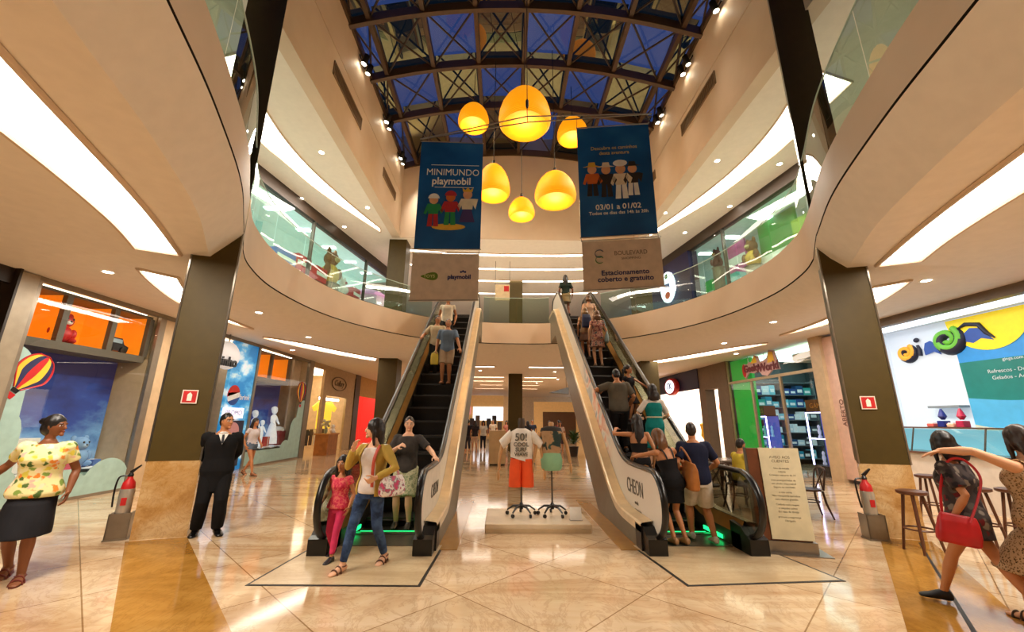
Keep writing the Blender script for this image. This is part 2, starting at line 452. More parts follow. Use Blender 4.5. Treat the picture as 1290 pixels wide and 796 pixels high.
for s, sd in ((1, 'left'), (-1, 'right')):
    mx = lambda pts: [(x*s, y) for x, y in pts]
    cove('broad light cove overhead on the %s, before the %s front column' % (sd, sd), mx([(-4.6, 1.2), (-5.12, 3.26), (-5.7, 4.9), (-6.22, 5.94)]), mx([(-3.5, 0.9), (-4.13, 2.42), (-4.95, 4.55), (-5.72, 6.2)]), ZS, COVE, G1)
    cove('curved light cove just behind the %s front column' % sd, mx([(-6.96, 6.85), (-7.35, 7.62), (-7.85, 8.89), (-8.08, 10.3), (-7.86, 11.8)]), mx([(-6.6, 7.3), (-7.2, 8.4), (-7.55, 9.4), (-7.76, 10.5), (-7.84, 11.75)]), ZS, COVE, G1)
    cove('long curved light cove over the far %s shopfronts' % sd, mx([(-8.3, 13.1), (-7.9, 14.6), (-7.1, 16.6), (-6.2, 18.2)]), mx([(-8.2, 12.95), (-7.45, 14.0), (-6.7, 15.8), (-5.9, 17.4)]), ZS, COVE, G1)
    cove('sweeping light cove in the %s gallery ceiling' % sd, mx([(-8.0, 8.0), (-7.95, 10.6), (-7.75, 11.6), (-7.3, 13.6), (-6.05, 16.75)]), mx([(-6.6, 7.6), (-7.05, 9.6), (-7.05, 11.7), (-6.55, 14.2), (-5.95, 16.4)]), ZB, COVE2, 'light coves in the gallery ceiling')
for k, (y, w) in enumerate(((18.95, 5.6), (20.9, 5.6), (22.9, 5.6), (25.4, 5.6))):
    o = [(-w, y-0.5), (-w/2, y-0.08), (0, y), (w/2, y-0.08), (w, y-0.5)]
    cove('curved light strip over the upper landing, %s' % ['first behind the end wall', 'second from the end wall', 'third from the end wall', 'farthest back'][k], o, [(x, yy+0.32) for x, yy in o], ZB, COVE2, 'light strips over the upper landing')
for k, (x0, x1, y) in enumerate(((-3.6, -0.9, 19.6), (0.75, 3.6, 19.6), (-2.3, -0.4, 24.5), (0.8, 2.8, 24.5), (-3.2, -0.4, 27.0), (0.8, 2.2, 27.0), (-2.2, -0.5, 30.0), (0.9, 2.2, 30.0), (-2.8, -0.4, 33.5), (0.8, 2.4, 33.5))):
    nm = '%s of central column, %s row' % ('left' if x0 < 0 else 'right', ['first', 'second', 'third', 'fourth', 'fifth'][k//2])
    cove('straight ceiling light strip in the far hall, ' + nm, [(x0, y), (x1, y)], [(x0, y+0.42), (x1, y+0.42)], ZS, COVE, 'ceiling strips in the far hall')
dl = None
def downlight(x, y, z, label, r=0.075):
    global dl
    g = 'recessed downlights'
    if dl is None:
        dl = thing('downlight', label, 'downlight', (x, y, z), 0, g)
        m = MB(); m.lathe([(0.075, -0.004), (0.098, -0.012), (0.1, 0.0)], 16); m.build('trim_ring', WHITE, dl, True, world=False)
        m = MB(); m.lathe([(0.074, -0.006), (0.001, -0.009)], 16); m.build('lens', em('#fff1d8', 25), dl, world=False)
        return
    dup(dl, (x, y, z), None, label)
import itertools
for k, (x, y) in enumerate(((-7.2, 4.9), (-7.7, 7.1), (-6.6, 9.9), (-6.8, 13.0), (-8.6, 15.6))): downlight(x, y, ZS, 'small round downlight in left lower ceiling, %s' % ['nearest one', 'above first toy window', 'beyond front column', 'between two curved coves', 'above the sky panel'][k])
for k, (x, y) in enumerate(((7.3, 6.9), (7.6, 4.6), (6.6, 10.2), (6.9, 13.2), (8.5, 15.3))): downlight(x, y, ZS, 'small round downlight in right lower ceiling, %s' % ['before the white snack shop', 'nearest one', 'beyond front column', 'between two curved coves', 'above the green shop'][k])
for s, sd in ((-1, 'left'), (1, 'right')):
    for k, (x, y) in enumerate(((8.4, 11.3), (8.25, 14.0), (7.5, 16.3), (6.3, 11.2), (5.95, 14.6))):
        downlight(s*x, y, ZB, 'small round downlight in %s gallery ceiling, %s' % (sd, ['nearest shopfront side', 'middle of shopfront side', 'farthest shopfront side', 'nearest bulkhead side', 'far bulkhead side'][k]))
for k, (x, y) in enumerate(((-1.7, 21.6), (2.3, 21.9), (3.0, 25.9), (-2.6, 23.0), (1.9, 28.7))): downlight(x, y, ZS, 'small round downlight in far hall ceiling, %s' % ['left of column', 'right of column', 'farther right', 'farther left', 'deep right'][k])
# ------------------------------------------------------------------ escalators
SL = 0.735; EY0, EY1 = 7.0, 7.0 + 5.3/0.735
def nose(y, w=0.16):
    f = lambda t: w*log1p(exp(min(60, t/w)))
    return SL*(f(y-EY0) - f(y-EY1))
def ad_mat():
    t = NT('printed_ad_panel')
    tc = t.n('ShaderNodeTexCoord'); sp = t.n('ShaderNodeSeparateXYZ'); t.l(tc.outputs['Object'], sp.inputs[0])
    f = t.noise(t.coords('Object', (1, 1.2, 1.6)), 1.3, 2)
    c = t.ramp(f, [(0.38, '#8fa3b4'), (0.46, '#d8d3cc'), (0.52, '#c9704f'), (0.58, '#e0d8cf'), (0.64, '#5f7d9c')])
    mr = t.n('ShaderNodeMapRange'); mr.inputs[1].default_value = 7.6; mr.inputs[2].default_value = 8.2
    t.l(sp.outputs['Y'], mr.inputs[0]); 
    mr2 = t.n('ShaderNodeMapRange'); mr2.inputs[1].default_value = 9.3; mr2.inputs[2].default_value = 10.2; t.l(sp.outputs['Y'], mr2.inputs[0])
    sb = t.n('ShaderNodeMath', operation='SUBTRACT', use_clamp=True); t.l(mr.outputs[0], sb.inputs[0]); t.l(mr2.outputs[0], sb.inputs[1])
    t.bsdf(t.mix(sb.outputs[0], '#d9d2c6', c), 0.3, 0, 0.5); return t.m
AD = ad_mat(); ADW = pm('#d5cdc0', 0.35)
def tread_mat():
    t = NT('grooved_step_tread'); v = t.coords('Object')
    wv = t.n('ShaderNodeTexWave'); wv.inputs['Scale'].default_value = 22; t.l(v, wv.inputs['Vector'])
    t.bsdf(t.ramp(wv.outputs['Color'], [(0.35, '#14110f'), (0.7, '#3b352f')]), 0.42, 0.5); return t.m
TREAD = tread_mat(); RISER = pm('#2b2622', 0.4, 0.4)
GOLD = pm('#b58a4a', 0.3, 0.7); DECKC = pm('#d9c39c', 0.3, 0.2); CLAD = pm('#7a725f', 0.42, 0.25)
GREEN = em('#18e070', 2.6)
ESMK = glass_mat('smoked_balustrade_glass', '#c3c6bd', 1.0, 0.07)
def escalator(cx, label, inner):
    """inner: +1 when the side facing the mall axis is at +x, -1 otherwise"""
    root = thing('escalator', label, 'escalator', (cx, 5.8, 0), 0)
    Y = [5.75 + 0.1*k for k in range(102)]
    # steps
    y = 6.55; k = 0; steps = []
    run = 0.4
    n = int((EY1 + 1.0 - y)/run)
    for k in range(n):
        ya = y + run*k
        zz = 0.0
        i = max(0, (ya - EY0 + run)/run)
        zt = min(5.3, max(0.012, SL*(ya + run*0.6 - EY0)))
        if ya + run*0.6 < EY0: zt = 0.012
        zl = min(5.3, max(0.0, SL*(ya - run*0.4 - EY0)))
        m = MB()
        m.box(cx-0.5, cx+0.5, ya, ya+run+0.012, zt-0.05, zt, 0)
        if zt - zl > 0.03:
            prof = [(ya, zt-0.02), (ya-0.012, zt-0.04), (ya+0.02, (zt+zl)/2), (ya+0.06, zl-0.02), (ya+0.10, zl-0.02), (ya+0.06, zt-0.05)]
            m.prism([(cx-0.5, a, b) for a, b in prof], (1.0, 0, 0), 1)
        m.build('step', [TREAD, RISER], root)
    m = MB(); m.box(cx-0.52, cx+0.52, 5.95, 6.55, 0.0, 0.014); m.box(cx-0.52, cx+0.52, 6.48, 6.58, 0.014, 0.03); m.build('comb_plate', pm('#6f6a60', 0.3, 0.6), root)
    m = MB(); m.box(cx-0.52, cx+0.52, EY1+0.9, 15.9, 5.27, 5.31); m.build('top_plate', pm('#8a847a', 0.3, 0.6), root)
    m = MB()
    m.box(cx-0.46, cx+0.46, 6.59, 6.60, 0.03, 0.036)
    for s in (-1, 1): m.box(cx+s*0.505, cx+s*0.515, 6.2, 6.75, 0.04, 0.09)
    m.build('comb_light', GREEN, root)
    for s in (-1, 1):
        xi = cx + s*0.52; xp = cx + s*0.60; xo = cx + s*0.78
        isin = (s == inner)
        # skirt and inner deck
        m = MB(); m.loft([[(xi, y_, nose(y_)-0.15 if y_ > 6.6 else 0) for y_ in Y], [(xi, y_, nose(y_)+0.20) for y_ in Y]], cap=False, closed=False)
        m.build('skirt', STEELD, root)
        m = MB(); m.loft([[(xi, y_, nose(y_)+0.20) for y_ in Y], [(xp-s*0.01, y_, nose(y_)+0.36) for y_ in Y]], cap=False, closed=False)
        m.build('inner_deck', GOLD, root)
        # outer deck: cream sloping board with rim
        m = MB(); m.loft([[(xp+s*0.012, y_, nose(y_)+0.36) for y_ in Y], [(xo-s*0.02, y_, nose(y_)+0.34) for y_ in Y], [(xo, y_, nose(y_)+0.32) for y_ in Y], [(xo, y_, nose(y_)+0.22) for y_ in Y]], cap=False, closed=False)
        m.build('outer_deck', DECKC, root)
        # truss cladding down to the underside
        def bot(y_): return 0.0 if y_ < 8.2 else min(4.52, 0.80*(y_-8.2))
        m = MB(); m.loft([[(xo-s*0.004, y_, nose(y_)+0.24) for y_ in Y], [(xo-s*0.004, y_, min(nose(y_)+0.2, bot(y_))) for y_ in Y]], cap=False, closed=False)
        m.build('side_cladding', CLAD, root)
        # balustrade panel and handrail
        yc, zc, rr = 5.72, 0.585, 0.40
        top, low = [], []
        for k in range(9):
            a = pi - k*pi/2/8
            top.append((yc + rr*cos(a), zc + rr*sin(a))); low.append((yc + rr*cos(a), zc - rr*sin(a)))
        for y_ in Y:
            if y_ > yc + 0.05 and y_ < 15.45: top.append((y_, nose(y_)+0.985)); low.append((y_, nose(y_)+0.30 if y_ > 5.95 else 0.185+0.115*(y_-5.72)/0.23))
        yt, zt_ = 15.45, 5.3+0.585
        for k in range(9):
            a = pi/2 - k*pi/2/8
            top.append((yt + rr*cos(a), zt_ + rr*sin(a))); low.append((yt + rr*cos(a), zt_ - rr*sin(a)))
        m = MB()
        th = 0.008
        m.loft([[(xp-th, a, b) for a, b in top], [(xp-th, a, b) for a, b in low], [(xp+th, a, b) for a, b in low], [(xp+th, a, b) for a, b in top]], cap=False, closed=False)
        m.build('balustrade_panel', (AD if cx > 0 else ADW) if isin else ESMK, root)
        hp = [(xp, yc+0.1, zc-rr-0.0)] + [(xp, b_[0], b_[1]) for b_ in low[8::-1]] + [(xp, b_[0], b_[1]) for b_ in top[1:]] + [(xp, b_[0], b_[1]) for b_ in low[:-9:-1]]
        m = MB(); m.tube(hp, 0.045, 8, flat=0.8); m.build('handrail', RUBBER, root, True)
        m = MB()
        m.prism([(xp-s*0.08, 5.54, 0.0), (xp-s*0.08, 5.54, 0.19), (xp-s*0.08, 5.62, 0.22), (xp-s*0.08, 5.72, 0.30), (xp-s*0.08, 5.98, 0.33), (xp-s*0.08, 5.98, 0.0)], (s*0.24, 0, 0))
        m.build('handrail_inlet', BLACK, root)
        m = MB(); m.box(xo-s*0.0, xo-s*0.05, 5.75, 5.98, 0, 0.3); m.build('end_cap', BLACK, root)
    m = MB(); m.loft([[(cx-0.776, y_, 0.80*(y_-8.2) if y_ < 13.85 else 4.52) for y_ in Y if y_ >= 8.2], [(cx+0.776, y_, 0.80*(y_-8.2) if y_ < 13.85 else 4.52) for y_ in Y if y_ >= 8.2]], cap=False, closed=False)
    m.build('underside', CLAD, root)
    # ad lettering on the board facing the axis
    xp = cx + inner*0.60 + inner*0.012
    col = pm('#5d574e', 0.5)
    if cx > 0:
        M = plane_M((xp, 6.45, 0.66), (0, -1, 0), (0, 0, 1)); mb = text_mb('CHEON', M, 0.30, 0.002, sx=0.72)
        text_mb('moda', plane_M((xp, 6.40, 0.46), (0, -1, 0), (0, 0, 1)), 0.07, 0.002, mb=mb)
        text_mb('primeira loja', plane_M((xp, 6.35, 0.36), (0, -1, 0), (0, 0, 1)), 0.06, 0.002, mb=mb)
    else:
        mb = text_mb('CHEON', plane_M((xp, 6.5, 0.62), (0, 1, 0), (0, 0, 1)), 0.26, 0.002, sx=0.7)
    mb.build('lettering', col, root)
    # ochre kerb strip on the floor along the axis side
    return root
escalator(-2.1, 'left escalator carrying riders down, white panel on its right side', 1)
escalator(2.1, 'right escalator carrying riders up, printed white panel on its left side', -1)
for s in (-1, 1):
    b = MB(); b.box(s*1.32, s*1.06, 5.8, 9.2, 0.0005, 0.006); struct(b, 'floor_kerb_strip', pm('#a87a38', 0.12))

# ------------------------------------------------------------------ glass balustrades of the gallery
def railing(i0, i1, label):
    t = thing('glass_balustrade', label, 'balustrade', tuple(edge[(i0+i1)//2]), 0, 'glass balustrades of the gallery')
    pts = [Z(edge[i] + edge_normal(i)*0.05, ZF) for i in range(i0, i1+1)]
    L = sum((b-a).length for a, b in zip(pts, pts[1:])); n = max(2, int(L/1.35))
    P = resample(pts, n*6+1)
    for k in range(n):
        seg = P[k*6:k*6+7]
        seg = [seg[0].lerp(seg[1], 0.04)] + seg[1:-1] + [seg[-1].lerp(seg[-2], 0.04)]
        m = MB(); m.loft([[p + Vector((0, 0, -0.05)) for p in seg], [p + Vector((0, 0, 1.02)) for p in seg]], cap=False, closed=False)
        m.build('glass_panel', GLASSG, t, True)
    m = MB(); m.tube([p + Vector((0, 0, 1.04)) for p in P], 0.012, 6); m.build('edge_strip', pm('#b9cfc4', 0.3), t, True)
    m = MB(); m.tube([p + Vector((0, 0, 0.01)) for p in P], 0.02, 6); m.build('base_channel', STEELD, t, True)
iL = max(i for i in range(len(left)) if left[i].x < -3.05 and left[i].y > 12)
iM = max(i for i in range(len(left)) if left[i].x < -1.15)
railing(0, iL, 'long curved glass balustrade of the left gallery')
railing(N_E-1-iL, N_E-1, 'long curved glass balustrade of the right gallery')
railing(iM, N_E-1-iM, 'short glass balustrade on the landing between the two escalators')

# ------------------------------------------------------------------ pendant lamps
def lamp_mat():
    t = NT('woven_yellow_shade'); v = t.coords('Object')
    wv = t.n('ShaderNodeTexWave', bands_direction='Z'); wv.inputs['Scale'].default_value = 12; wv.inputs['Distortion'].default_value = 0.6; t.l(v, wv.inputs['Vector'])
    c = t.ramp(wv.outputs['Color'], [(0.2, '#e07800'), (0.8, '#ffae10')])
    t.bsdf(c, 0.6, ecol=c, estr=0.85); return t.m
LAMPM = lamp_mat(); LAMPIN = em('#ffd24a', 2.0)
def pendant(x, y, z, r, h, label):
    """z: rim height"""
    t = thing('pendant_lamp', label, 'pendant lamp', (x, y, z), 0, 'yellow bell-shaped pendant lamps')
    pr = [(0.86, 0.0), (0.97, 0.08), (1.0, 0.2), (0.97, 0.36), (0.88, 0.54), (0.74, 0.70), (0.55, 0.84), (0.34, 0.94), (0.10, 1.0)]
    m = MB(); rings = [[Vector((x + r*a*cos(2*pi*k/32), y + r*a*sin(2*pi*k/32), z + h*b)) for k in range(32)] for a, b in pr]
    m.loft(rings, cap=False); m.build('lamp_shade', LAMPM, t, True)
    m = MB(); m.lathe([(r*0.62, h*0.03), (r*0.64, h*0.10), (r*0.5, h*0.13), (0.01, h*0.14)], 28, (x, y, z)); m.build('diffuser', LAMPIN, t, True)
    m = MB(); m.lathe([(r*0.86, 0), (r*0.63, 0.05), (r*0.63, h*0.08)], 28, (x, y, z)); m.build('rim_ring', pm('#f59a08', 0.6, 0, 0.45, '#ff9a00'), t, True)
    m = MB(); m.tube([(x, y, z+h), (x, y, vz(x)-0.2)], 0.012, 6); m.build('cord', DARK, t)
    m = MB(); m.lathe([(0.035, 0), (0.05, 0.05), (0.05, 0.14), (0.02, 0.18)], 12, (x, y, z+h)); m.build('cap', DARK, t, True)
    l = bpy.data.lights.new('pendant_bulb', 'POINT'); l.energy = 60*r/0.6; l.color = (1, 0.72, 0.35); l.shadow_soft_size = r*0.5
    o = bpy.data.objects.new('pendant_bulb', l); COL.objects.link(o); o.location = (x, y, z-0.25)
for (x, y, zr, zt, r, lb) in (
    (0.07, 10.5, 10.28, 11.62, 0.80, 'largest yellow pendant lamp, high in the middle before the skylight'),
    (-1.68, 12.5, 11.92, 12.84, 0.56, 'small high yellow pendant lamp above left blue banner, under the skylight'),
    (2.01, 13.0, 11.83, 12.78, 0.58, 'small high yellow pendant lamp partly hidden by right blue banner'),
    (-0.90, 12.0, 8.80, 10.0, 0.56, 'yellow pendant lamp half hidden beside right edge of left blue banner'),
    (1.10, 11.5, 8.34, 9.41, 0.66, 'wide low yellow pendant lamp beside left edge of right blue banner'),
    (0.07, 12.5, 8.32, 9.06, 0.45, 'smallest and lowest yellow pendant lamp, between the two banners')):
    pendant(x, y, zr, r, zt-zr, lb)

# ------------------------------------------------------------------ hanging banners
def banner_mat(name, glow):
    t = NT(name); v = t.coords('Object'); f = t.noise(v, 0.8, 3)
    c = t.ramp(f, [(0.3, '#17477e'), (0.55, '#2160a2'), (0.75, '#2f72b0')])
    b = t.bsdf(c, 0.22, 0, 0.35); return t.m
BAN = banner_mat('blue_banner_vinyl', 0); BANW = pm('#d8c6b4', 0.55)
INKW = pm('#f1eee6', 0.6); INKY = pm('#e5c46a', 0.6); INKN = pm('#1c2c6a', 0.6)
def fig2d(M, mb, x, y, h, cols, hat=None, arm=0.5, skirt=False):
    """small printed toy-like person built of flat shapes: feet at (x, y), height h; cols: legs, body, head, hat"""
    e = 0.004
    def P(pts, m, k=0): mb.prism([M @ Vector((x + a*h, y + b*h, e + k*0.0015)) for a, b in pts], M.to_3x3() @ Vector((0, 0, 0.001)), m)
    def D(cx, cy, rx, ry, m, k=1): P([(cx + rx*cos(2*pi*i/14), cy + ry*sin(2*pi*i/14)) for i in range(14)], m, k)
    if skirt: P([(-0.20, 0), (0.20, 0), (0.09, 0.42), (-0.09, 0.42)], cols[0])
    else:
        P([(-0.15, 0), (-0.02, 0), (-0.01, 0.38), (-0.12, 0.38)], cols[0]); P([(0.02, 0), (0.15, 0), (0.12, 0.38), (0.01, 0.38)], cols[0])
    P([(-0.13, 0.36), (0.13, 0.36), (0.16, 0.66), (-0.16, 0.66)], cols[1], 1)
    P([(-0.16, 0.66), (-0.25, 0.36+0.1*arm), (-0.19, 0.34), (-0.11, 0.55)], cols[1], 2); P([(0.16, 0.66), (0.27, 0.40+0.25*arm), (0.21, 0.36), (0.11, 0.55)], cols[1], 2)
    D(0, 0.78, 0.12, 0.13, cols[2], 2)
    if hat == 'helmet': P([(0.15*cos(pi*i/10), 0.82 + 0.15*sin(pi*i/10)) for i in range(11)], cols[3], 3)
    elif hat == 'brim': P([(-0.24, 0.86), (0.24, 0.86), (0.10, 0.90), (0.08, 1.0), (-0.08, 1.0), (-0.10, 0.90)], cols[3], 3)
    elif hat == 'crown': P([(-0.12, 0.86), (0.12, 0.86), (0.14, 0.98), (0.06, 0.91), (0, 1.0), (-0.06, 0.91), (-0.14, 0.98)], cols[3], 3)
    elif hat == 'chef': D(0, 0.94, 0.17, 0.09, cols[3], 3)
PAL = [pm(c, 0.6) for c in ('#c58b52', '#1f8a4c', '#b3262a', '#e8d9bd', '#f2efe8', '#47366e', '#e0b13a', '#2d2621', '#e3a87c', '#d2691e')]
def sheet(t, o, xd, w, h, mat, name, shear=0.0):
    x = Vector(xd).normalized()
    m = MB(); a = Vector(o)
    n = x.cross(Vector((0, 0, 1))); sh = Vector((0, 0, shear*w))
    m.prism([a, a + x*w + sh, a + x*w + Vector((0, 0, -h)) + sh, a + Vector((0, 0, -h))], -n*0.012)
    m.build(name, mat, t)
    return plane_M(a + x*(w/2) + Vector((0, 0, -h/2)) + sh*0.5, x + Vector((0, 0, shear)), (0, 0, 1))
def bars(t, o, xd, w, h, sh=0.05):
    x = Vector(xd).normalized() + Vector((0, 0, sh)); a = Vector(o); m = MB()
    m.tube([a - x*0.02, a + x*(w+0.02)], 0.014, 6); m.build('batten', STEEL, t); m = MB(); b = a + Vector((0, 0, -h)); m.tube([b - x*0.02, b + x*(w+0.02)], 0.014, 6)
    m.build('batten', STEEL, t)
# left banner pair
tL = thing('hanging_banner', 'tall blue banner reading MINIMUNDO with three printed toy figures, left of the lamps', 'banner', (-1.95, 9.3, 5.6))
xd = (1.6, 0.15, 0)
M = sheet(tL, (-2.72, 9.25, 8.72), xd, 1.62, 3.05, BAN, 'printed_sheet', 0.06); bars(tL, (-2.72, 9.25, 8.74), xd, 1.62, 3.07)
Mo = M @ Matrix.Translation((0, 0, 0.004))
mb = text_mb('MINIMUNDO', Mo @ Matrix.Translation((0.05, 0.62, 0)), 0.27, 0.001, sx=0.86)
text_mb('playmobil', Mo @ Matrix.Translation((0.02, 0.36, 0)), 0.29, 0.001, sx=0.9, bold=0.006, mb=mb)
mb.build('lettering', INKW, tL); mb = MB()
for yy, w_ in ((0.83, 0.62), (0.18, 0.5)): mb.prism([Mo @ Vector(p) for p in ((-w_+0.1, yy, 0), (w_+0.1, yy+0.0, 0), (w_+0.1, yy+0.015, 0), (-w_+0.1, yy+0.015, 0))], Mo.to_3x3() @ Vector((0, 0, 0.001)))
mb.build('rule_line', INKW, tL)
mb = MB()
mb.prism([Mo @ Vector((0.0+0.42*cos(2*pi*i/18), -0.93+0.09*sin(2*pi*i/18), 0.001)) for i in range(18)], Mo.to_3x3() @ Vector((0, 0, 0.001)), 6)
fig2d(Mo, mb, -0.40, -0.92, 0.95, (2, 1, 8, 4), 'helmet', 0.2); fig2d(Mo, mb, 0.02, -0.88, 1.0, (1, 2, 9, 2), 'helmet', 0.4); fig2d(Mo, mb, 0.45, -0.80, 1.0, (5, 3, 8, 6), 'crown', 1.0, True)
mb.build('printed_figure', PAL, tL)
tl2 = thing('hanging_banner', 'pale lower banner with small green logo and playmobil logo, below MINIMUNDO banner', 'banner', (-1.95, 9.3, 4.4))
M = sheet(tl2, (-2.74, 9.25, 5.55), xd, 1.62, 1.22, BANW, 'printed_sheet', 0.05); bars(tl2, (-2.74, 9.25, 5.57), xd, 1.62, 1.22)
Mo = M @ Matrix.Translation((0, 0, 0.004))
mb = MB(); mb.prism([Mo @ Vector((-0.38 + 0.21*cos(2*pi*i/20), 0.02 + 0.09*sin(2*pi*i/20) + 0.03*sin(4*pi*i/20), 0)) for i in range(20)], Mo.to_3x3() @ Vector((0, 0, 0.001)), 0)
text_mb('TOYS', Mo @ Matrix.Translation((-0.38, 0.02, 0.002)), 0.11, 0.001, mb=mb, m=1); mb.build('green_logo', [pm('#5d7a24', 0.6), pm('#e3e0a0', 0.6)], tl2)
mb = text_mb('playmobil', Mo @ Matrix.Translation((0.34, 0.0, 0)), 0.155, 0.001, sx=0.95, bold=0.006); mb.build('lettering', INKN, tl2); mb = MB()
for k in range(3): mb.prism([Mo @ Vector((0.38 + 0.05*k + 0.028*cos(2*pi*i/10), 0.13 + 0.02*(k % 2) + 0.028*sin(2*pi*i/10), 0)) for i in range(10)], Mo.to_3x3() @ Vector((0, 0, 0.001)))
mb.build('crown_mark', INKN, tl2)
# right banner pair
tR = thing('hanging_banner', 'tall blue banner with group of printed toy figures and dates 03/01 a 01/02', 'banner', (2.1, 8.4, 5.8))
xd = (1.75, -0.12, 0)
M = sheet(tR, (1.24, 8.46, 8.58), xd, 1.74, 2.92, BAN, 'printed_sheet', 0.045); bars(tR, (1.24, 8.46, 8.6), xd, 1.74, 2.94)
Mo = M @ Matrix.Translation((0, 0, 0.004))
mb = text_mb('Descubra os caminhos', Mo @ Matrix.Translation((0, 0.86, 0)), 0.135, 0.001, sx=0.9); text_mb('desta aventura', Mo @ Matrix.Translation((0, 0.72, 0)), 0.135, 0.001, sx=0.9, mb=mb); mb.build('yellow_lettering', INKY, tR)
mb = text_mb('03/01 a 01/02', Mo @ Matrix.Translation((0.02, -0.72, 0)), 0.19, 0.001, bold=0.003); text_mb('Todos os dias das 14h às 20h', Mo @ Matrix.Translation((0.02, -0.87, 0)), 0.115, 0.001, mb=mb, bold=0.002); mb.build('lettering', INKW, tR)
mb = MB()
for a in ((-0.55, -0.42, 0.9, (7, 9, 8, 6), 'brim', 0.1), (-0.22, -0.46, 0.92, (7, 7, 8, 3), 'brim', 0.3), (0.40, -0.45, 0.9, (4, 7, 8, 7), 'brim', 0.9), (0.12, -0.52, 1.0, (4, 3, 8, 4), 'chef', 0.5)): fig2d(Mo, mb, *a)
mb.build('printed_figure', PAL, tR)
tr2 = thing('hanging_banner', 'pale lower banner reading BOULEVARD and Estacionamento coberto e gratuito', 'banner', (2.1, 8.4, 4.8))
M = sheet(tr2, (1.26, 8.46, 5.56), xd, 1.76, 1.16, BANW, 'printed_sheet', 0.045); bars(tr2, (1.26, 8.46, 5.58), xd, 1.76, 1.18)
Mo = M @ Matrix.Translation((0, 0, 0.004))
mb = text_mb('BOULEVARD', Mo @ Matrix.Translation((0.20, 0.26, 0)), 0.145, 0.001, sx=0.9); text_mb('SHOPPING', Mo @ Matrix.Translation((0.20, 0.13, 0)), 0.075, 0.001, sx=1.2, mb=mb); mb.build('lettering', pm('#75655c', 0.6), tr2)
mb = text_mb('Estacionamento', Mo @ Matrix.Translation((0.05, -0.20, 0)), 0.165, 0.001, bold=0.004); text_mb('coberto e gratuito', Mo @ Matrix.Translation((0.05, -0.35, 0)), 0.165, 0.001, mb=mb, bold=0.004); mb.build('slogan', INKN, tr2)
mb = MB()
for k, (cx_, cy_, rr_2) in enumerate(((-0.50, 0.27, 0.10), (-0.50, 0.12, 0.09))):
    pts = [Mo @ Vector((cx_ + rr_2*cos(a), cy_ + rr_2*sin(a)*0.9, 0.001)) for a in [0.5 + 4.9*i/14 for i in range(15)]]
    mb.tube(pts, 0.024, 6, k, flat=0.2)
mb.build('leaf_logo', [pm('#1d4f7c', 0.6), pm('#2f8a4a', 0.6)], tr2)
# mobile frame that carries both pairs
tm = thing('banner_hanger', 'thin crossed metal tubes carrying the two pairs of banners', 'hanger', (0.2, 8.9, 9.4))
m = MB()
A, B, Cc = Vector((-2.76, 9.25, 8.80)), Vector((3.1, 8.38, 9.0)), Vector((0.05, 8.95, 9.33))
Cd = Vector((0.05, 8.75, 8.98))
m.tube([A, Cc, B], 0.016, 6); m.tube([A + Vector((0, 0, 0.0)), Cd, B], 0.016, 6); m.build('tube', STEEL, tm)
m = MB(); m.tube([Cd, Cc, (0.05, 8.95, vz(0)-0.2)], 0.010, 6); m.lathe([(0.03, 0), (0.04, 0.05), (0.04, 0.22), (0.015, 0.27)], 10, (0.05, 8.95, 9.6)); m.build('suspension_cord', DARK, tm)
m = MB()
for p, q in ((A, (-2.72, 9.25, 8.74)), (Vector((-1.12, 9.32, 8.98)), (-1.12, 9.4, 8.84)), (Vector((1.3, 8.68, 9.1)), (1.24, 8.46, 8.6)), (B, (2.97, 8.34, 8.68))): m.tube([p, q], 0.006, 5)
for p, q in (((-2.72, 9.25, 5.68), (-2.74, 9.25, 5.58)), ((-1.12, 9.4, 5.77), (-1.14, 9.4, 5.66)), ((1.24, 8.46, 5.66), (1.26, 8.46, 5.56)), ((2.97, 8.34, 5.74), (2.98, 8.34, 5.64))): m.tube([p, q], 0.006, 5)
m.build('wire', DARK, tm)

# ------------------------------------------------------------------ spotlights on the bulkheads
sp = None
for s, x, ysp, zz in ((-1, XL, (11.2, 13.9, 16.2), 13.2), (1, XR, (8.7, 10.9, 13.2), 13.2)):
    for k, y in enumerate(ysp):
        lb = 'twin black spotlight on %s bulkhead, %s' % ('left' if s < 0 else 'right', ['nearest', 'middle', 'farthest'][k])
        if sp is None:
            sp = thing('spotlight', lb, 'spotlight', (0, 0, 0), 0, 'twin spotlights under the skylight')
            m = MB(); m.box(0, 0.03, -0.28, 0.28, 0.06, 0.12); m.box(0.0, 0.16, -0.02, 0.02, 0.07, 0.11); m.build('bracket', BLACK, sp, world=False)
            for q in (-1, 1):
                m = MB(); m.M = Matrix.Translation((0.2, q*0.2, 0.0)) @ Matrix.Rotation(radians(14), 4, 'Y')
                m.lathe([(0.085, -0.2), (0.095, -0.19), (0.095, 0.14), (0.05, 0.17)], 16); h_ = m.build('spot_head', BLACK, sp, True, world=False)
                m2 = MB(); m2.M = m.M; m2.lathe([(0.08, -0.206), (0.001, -0.212)], 14); m2.build('lens', em('#fff3d6', 30 if q < 0 else 6), h_, world=False)
            cur = sp
        else: cur = dup(sp, (0, 0, 0), None, lb)
        cur.location = (x, y, zz); cur.rotation_euler = (0, 0, 0 if s < 0 else pi)
        l = bpy.data.lights.new('spot_lamp', 'SPOT'); l.energy = 520; l.color = (1, 0.9, 0.74); l.spot_size = radians(95); l.spot_blend = 0.8; l.shadow_soft_size = 0.15
        o = bpy.data.objects.new('spot_lamp', l); COL.objects.link(o); o.location = (x - s*0.45, y, zz-0.3)
        o.rotation_euler = (Vector((-s*5.0, 1.5, -9)).to_track_quat('-Z', 'Y')).to_euler()
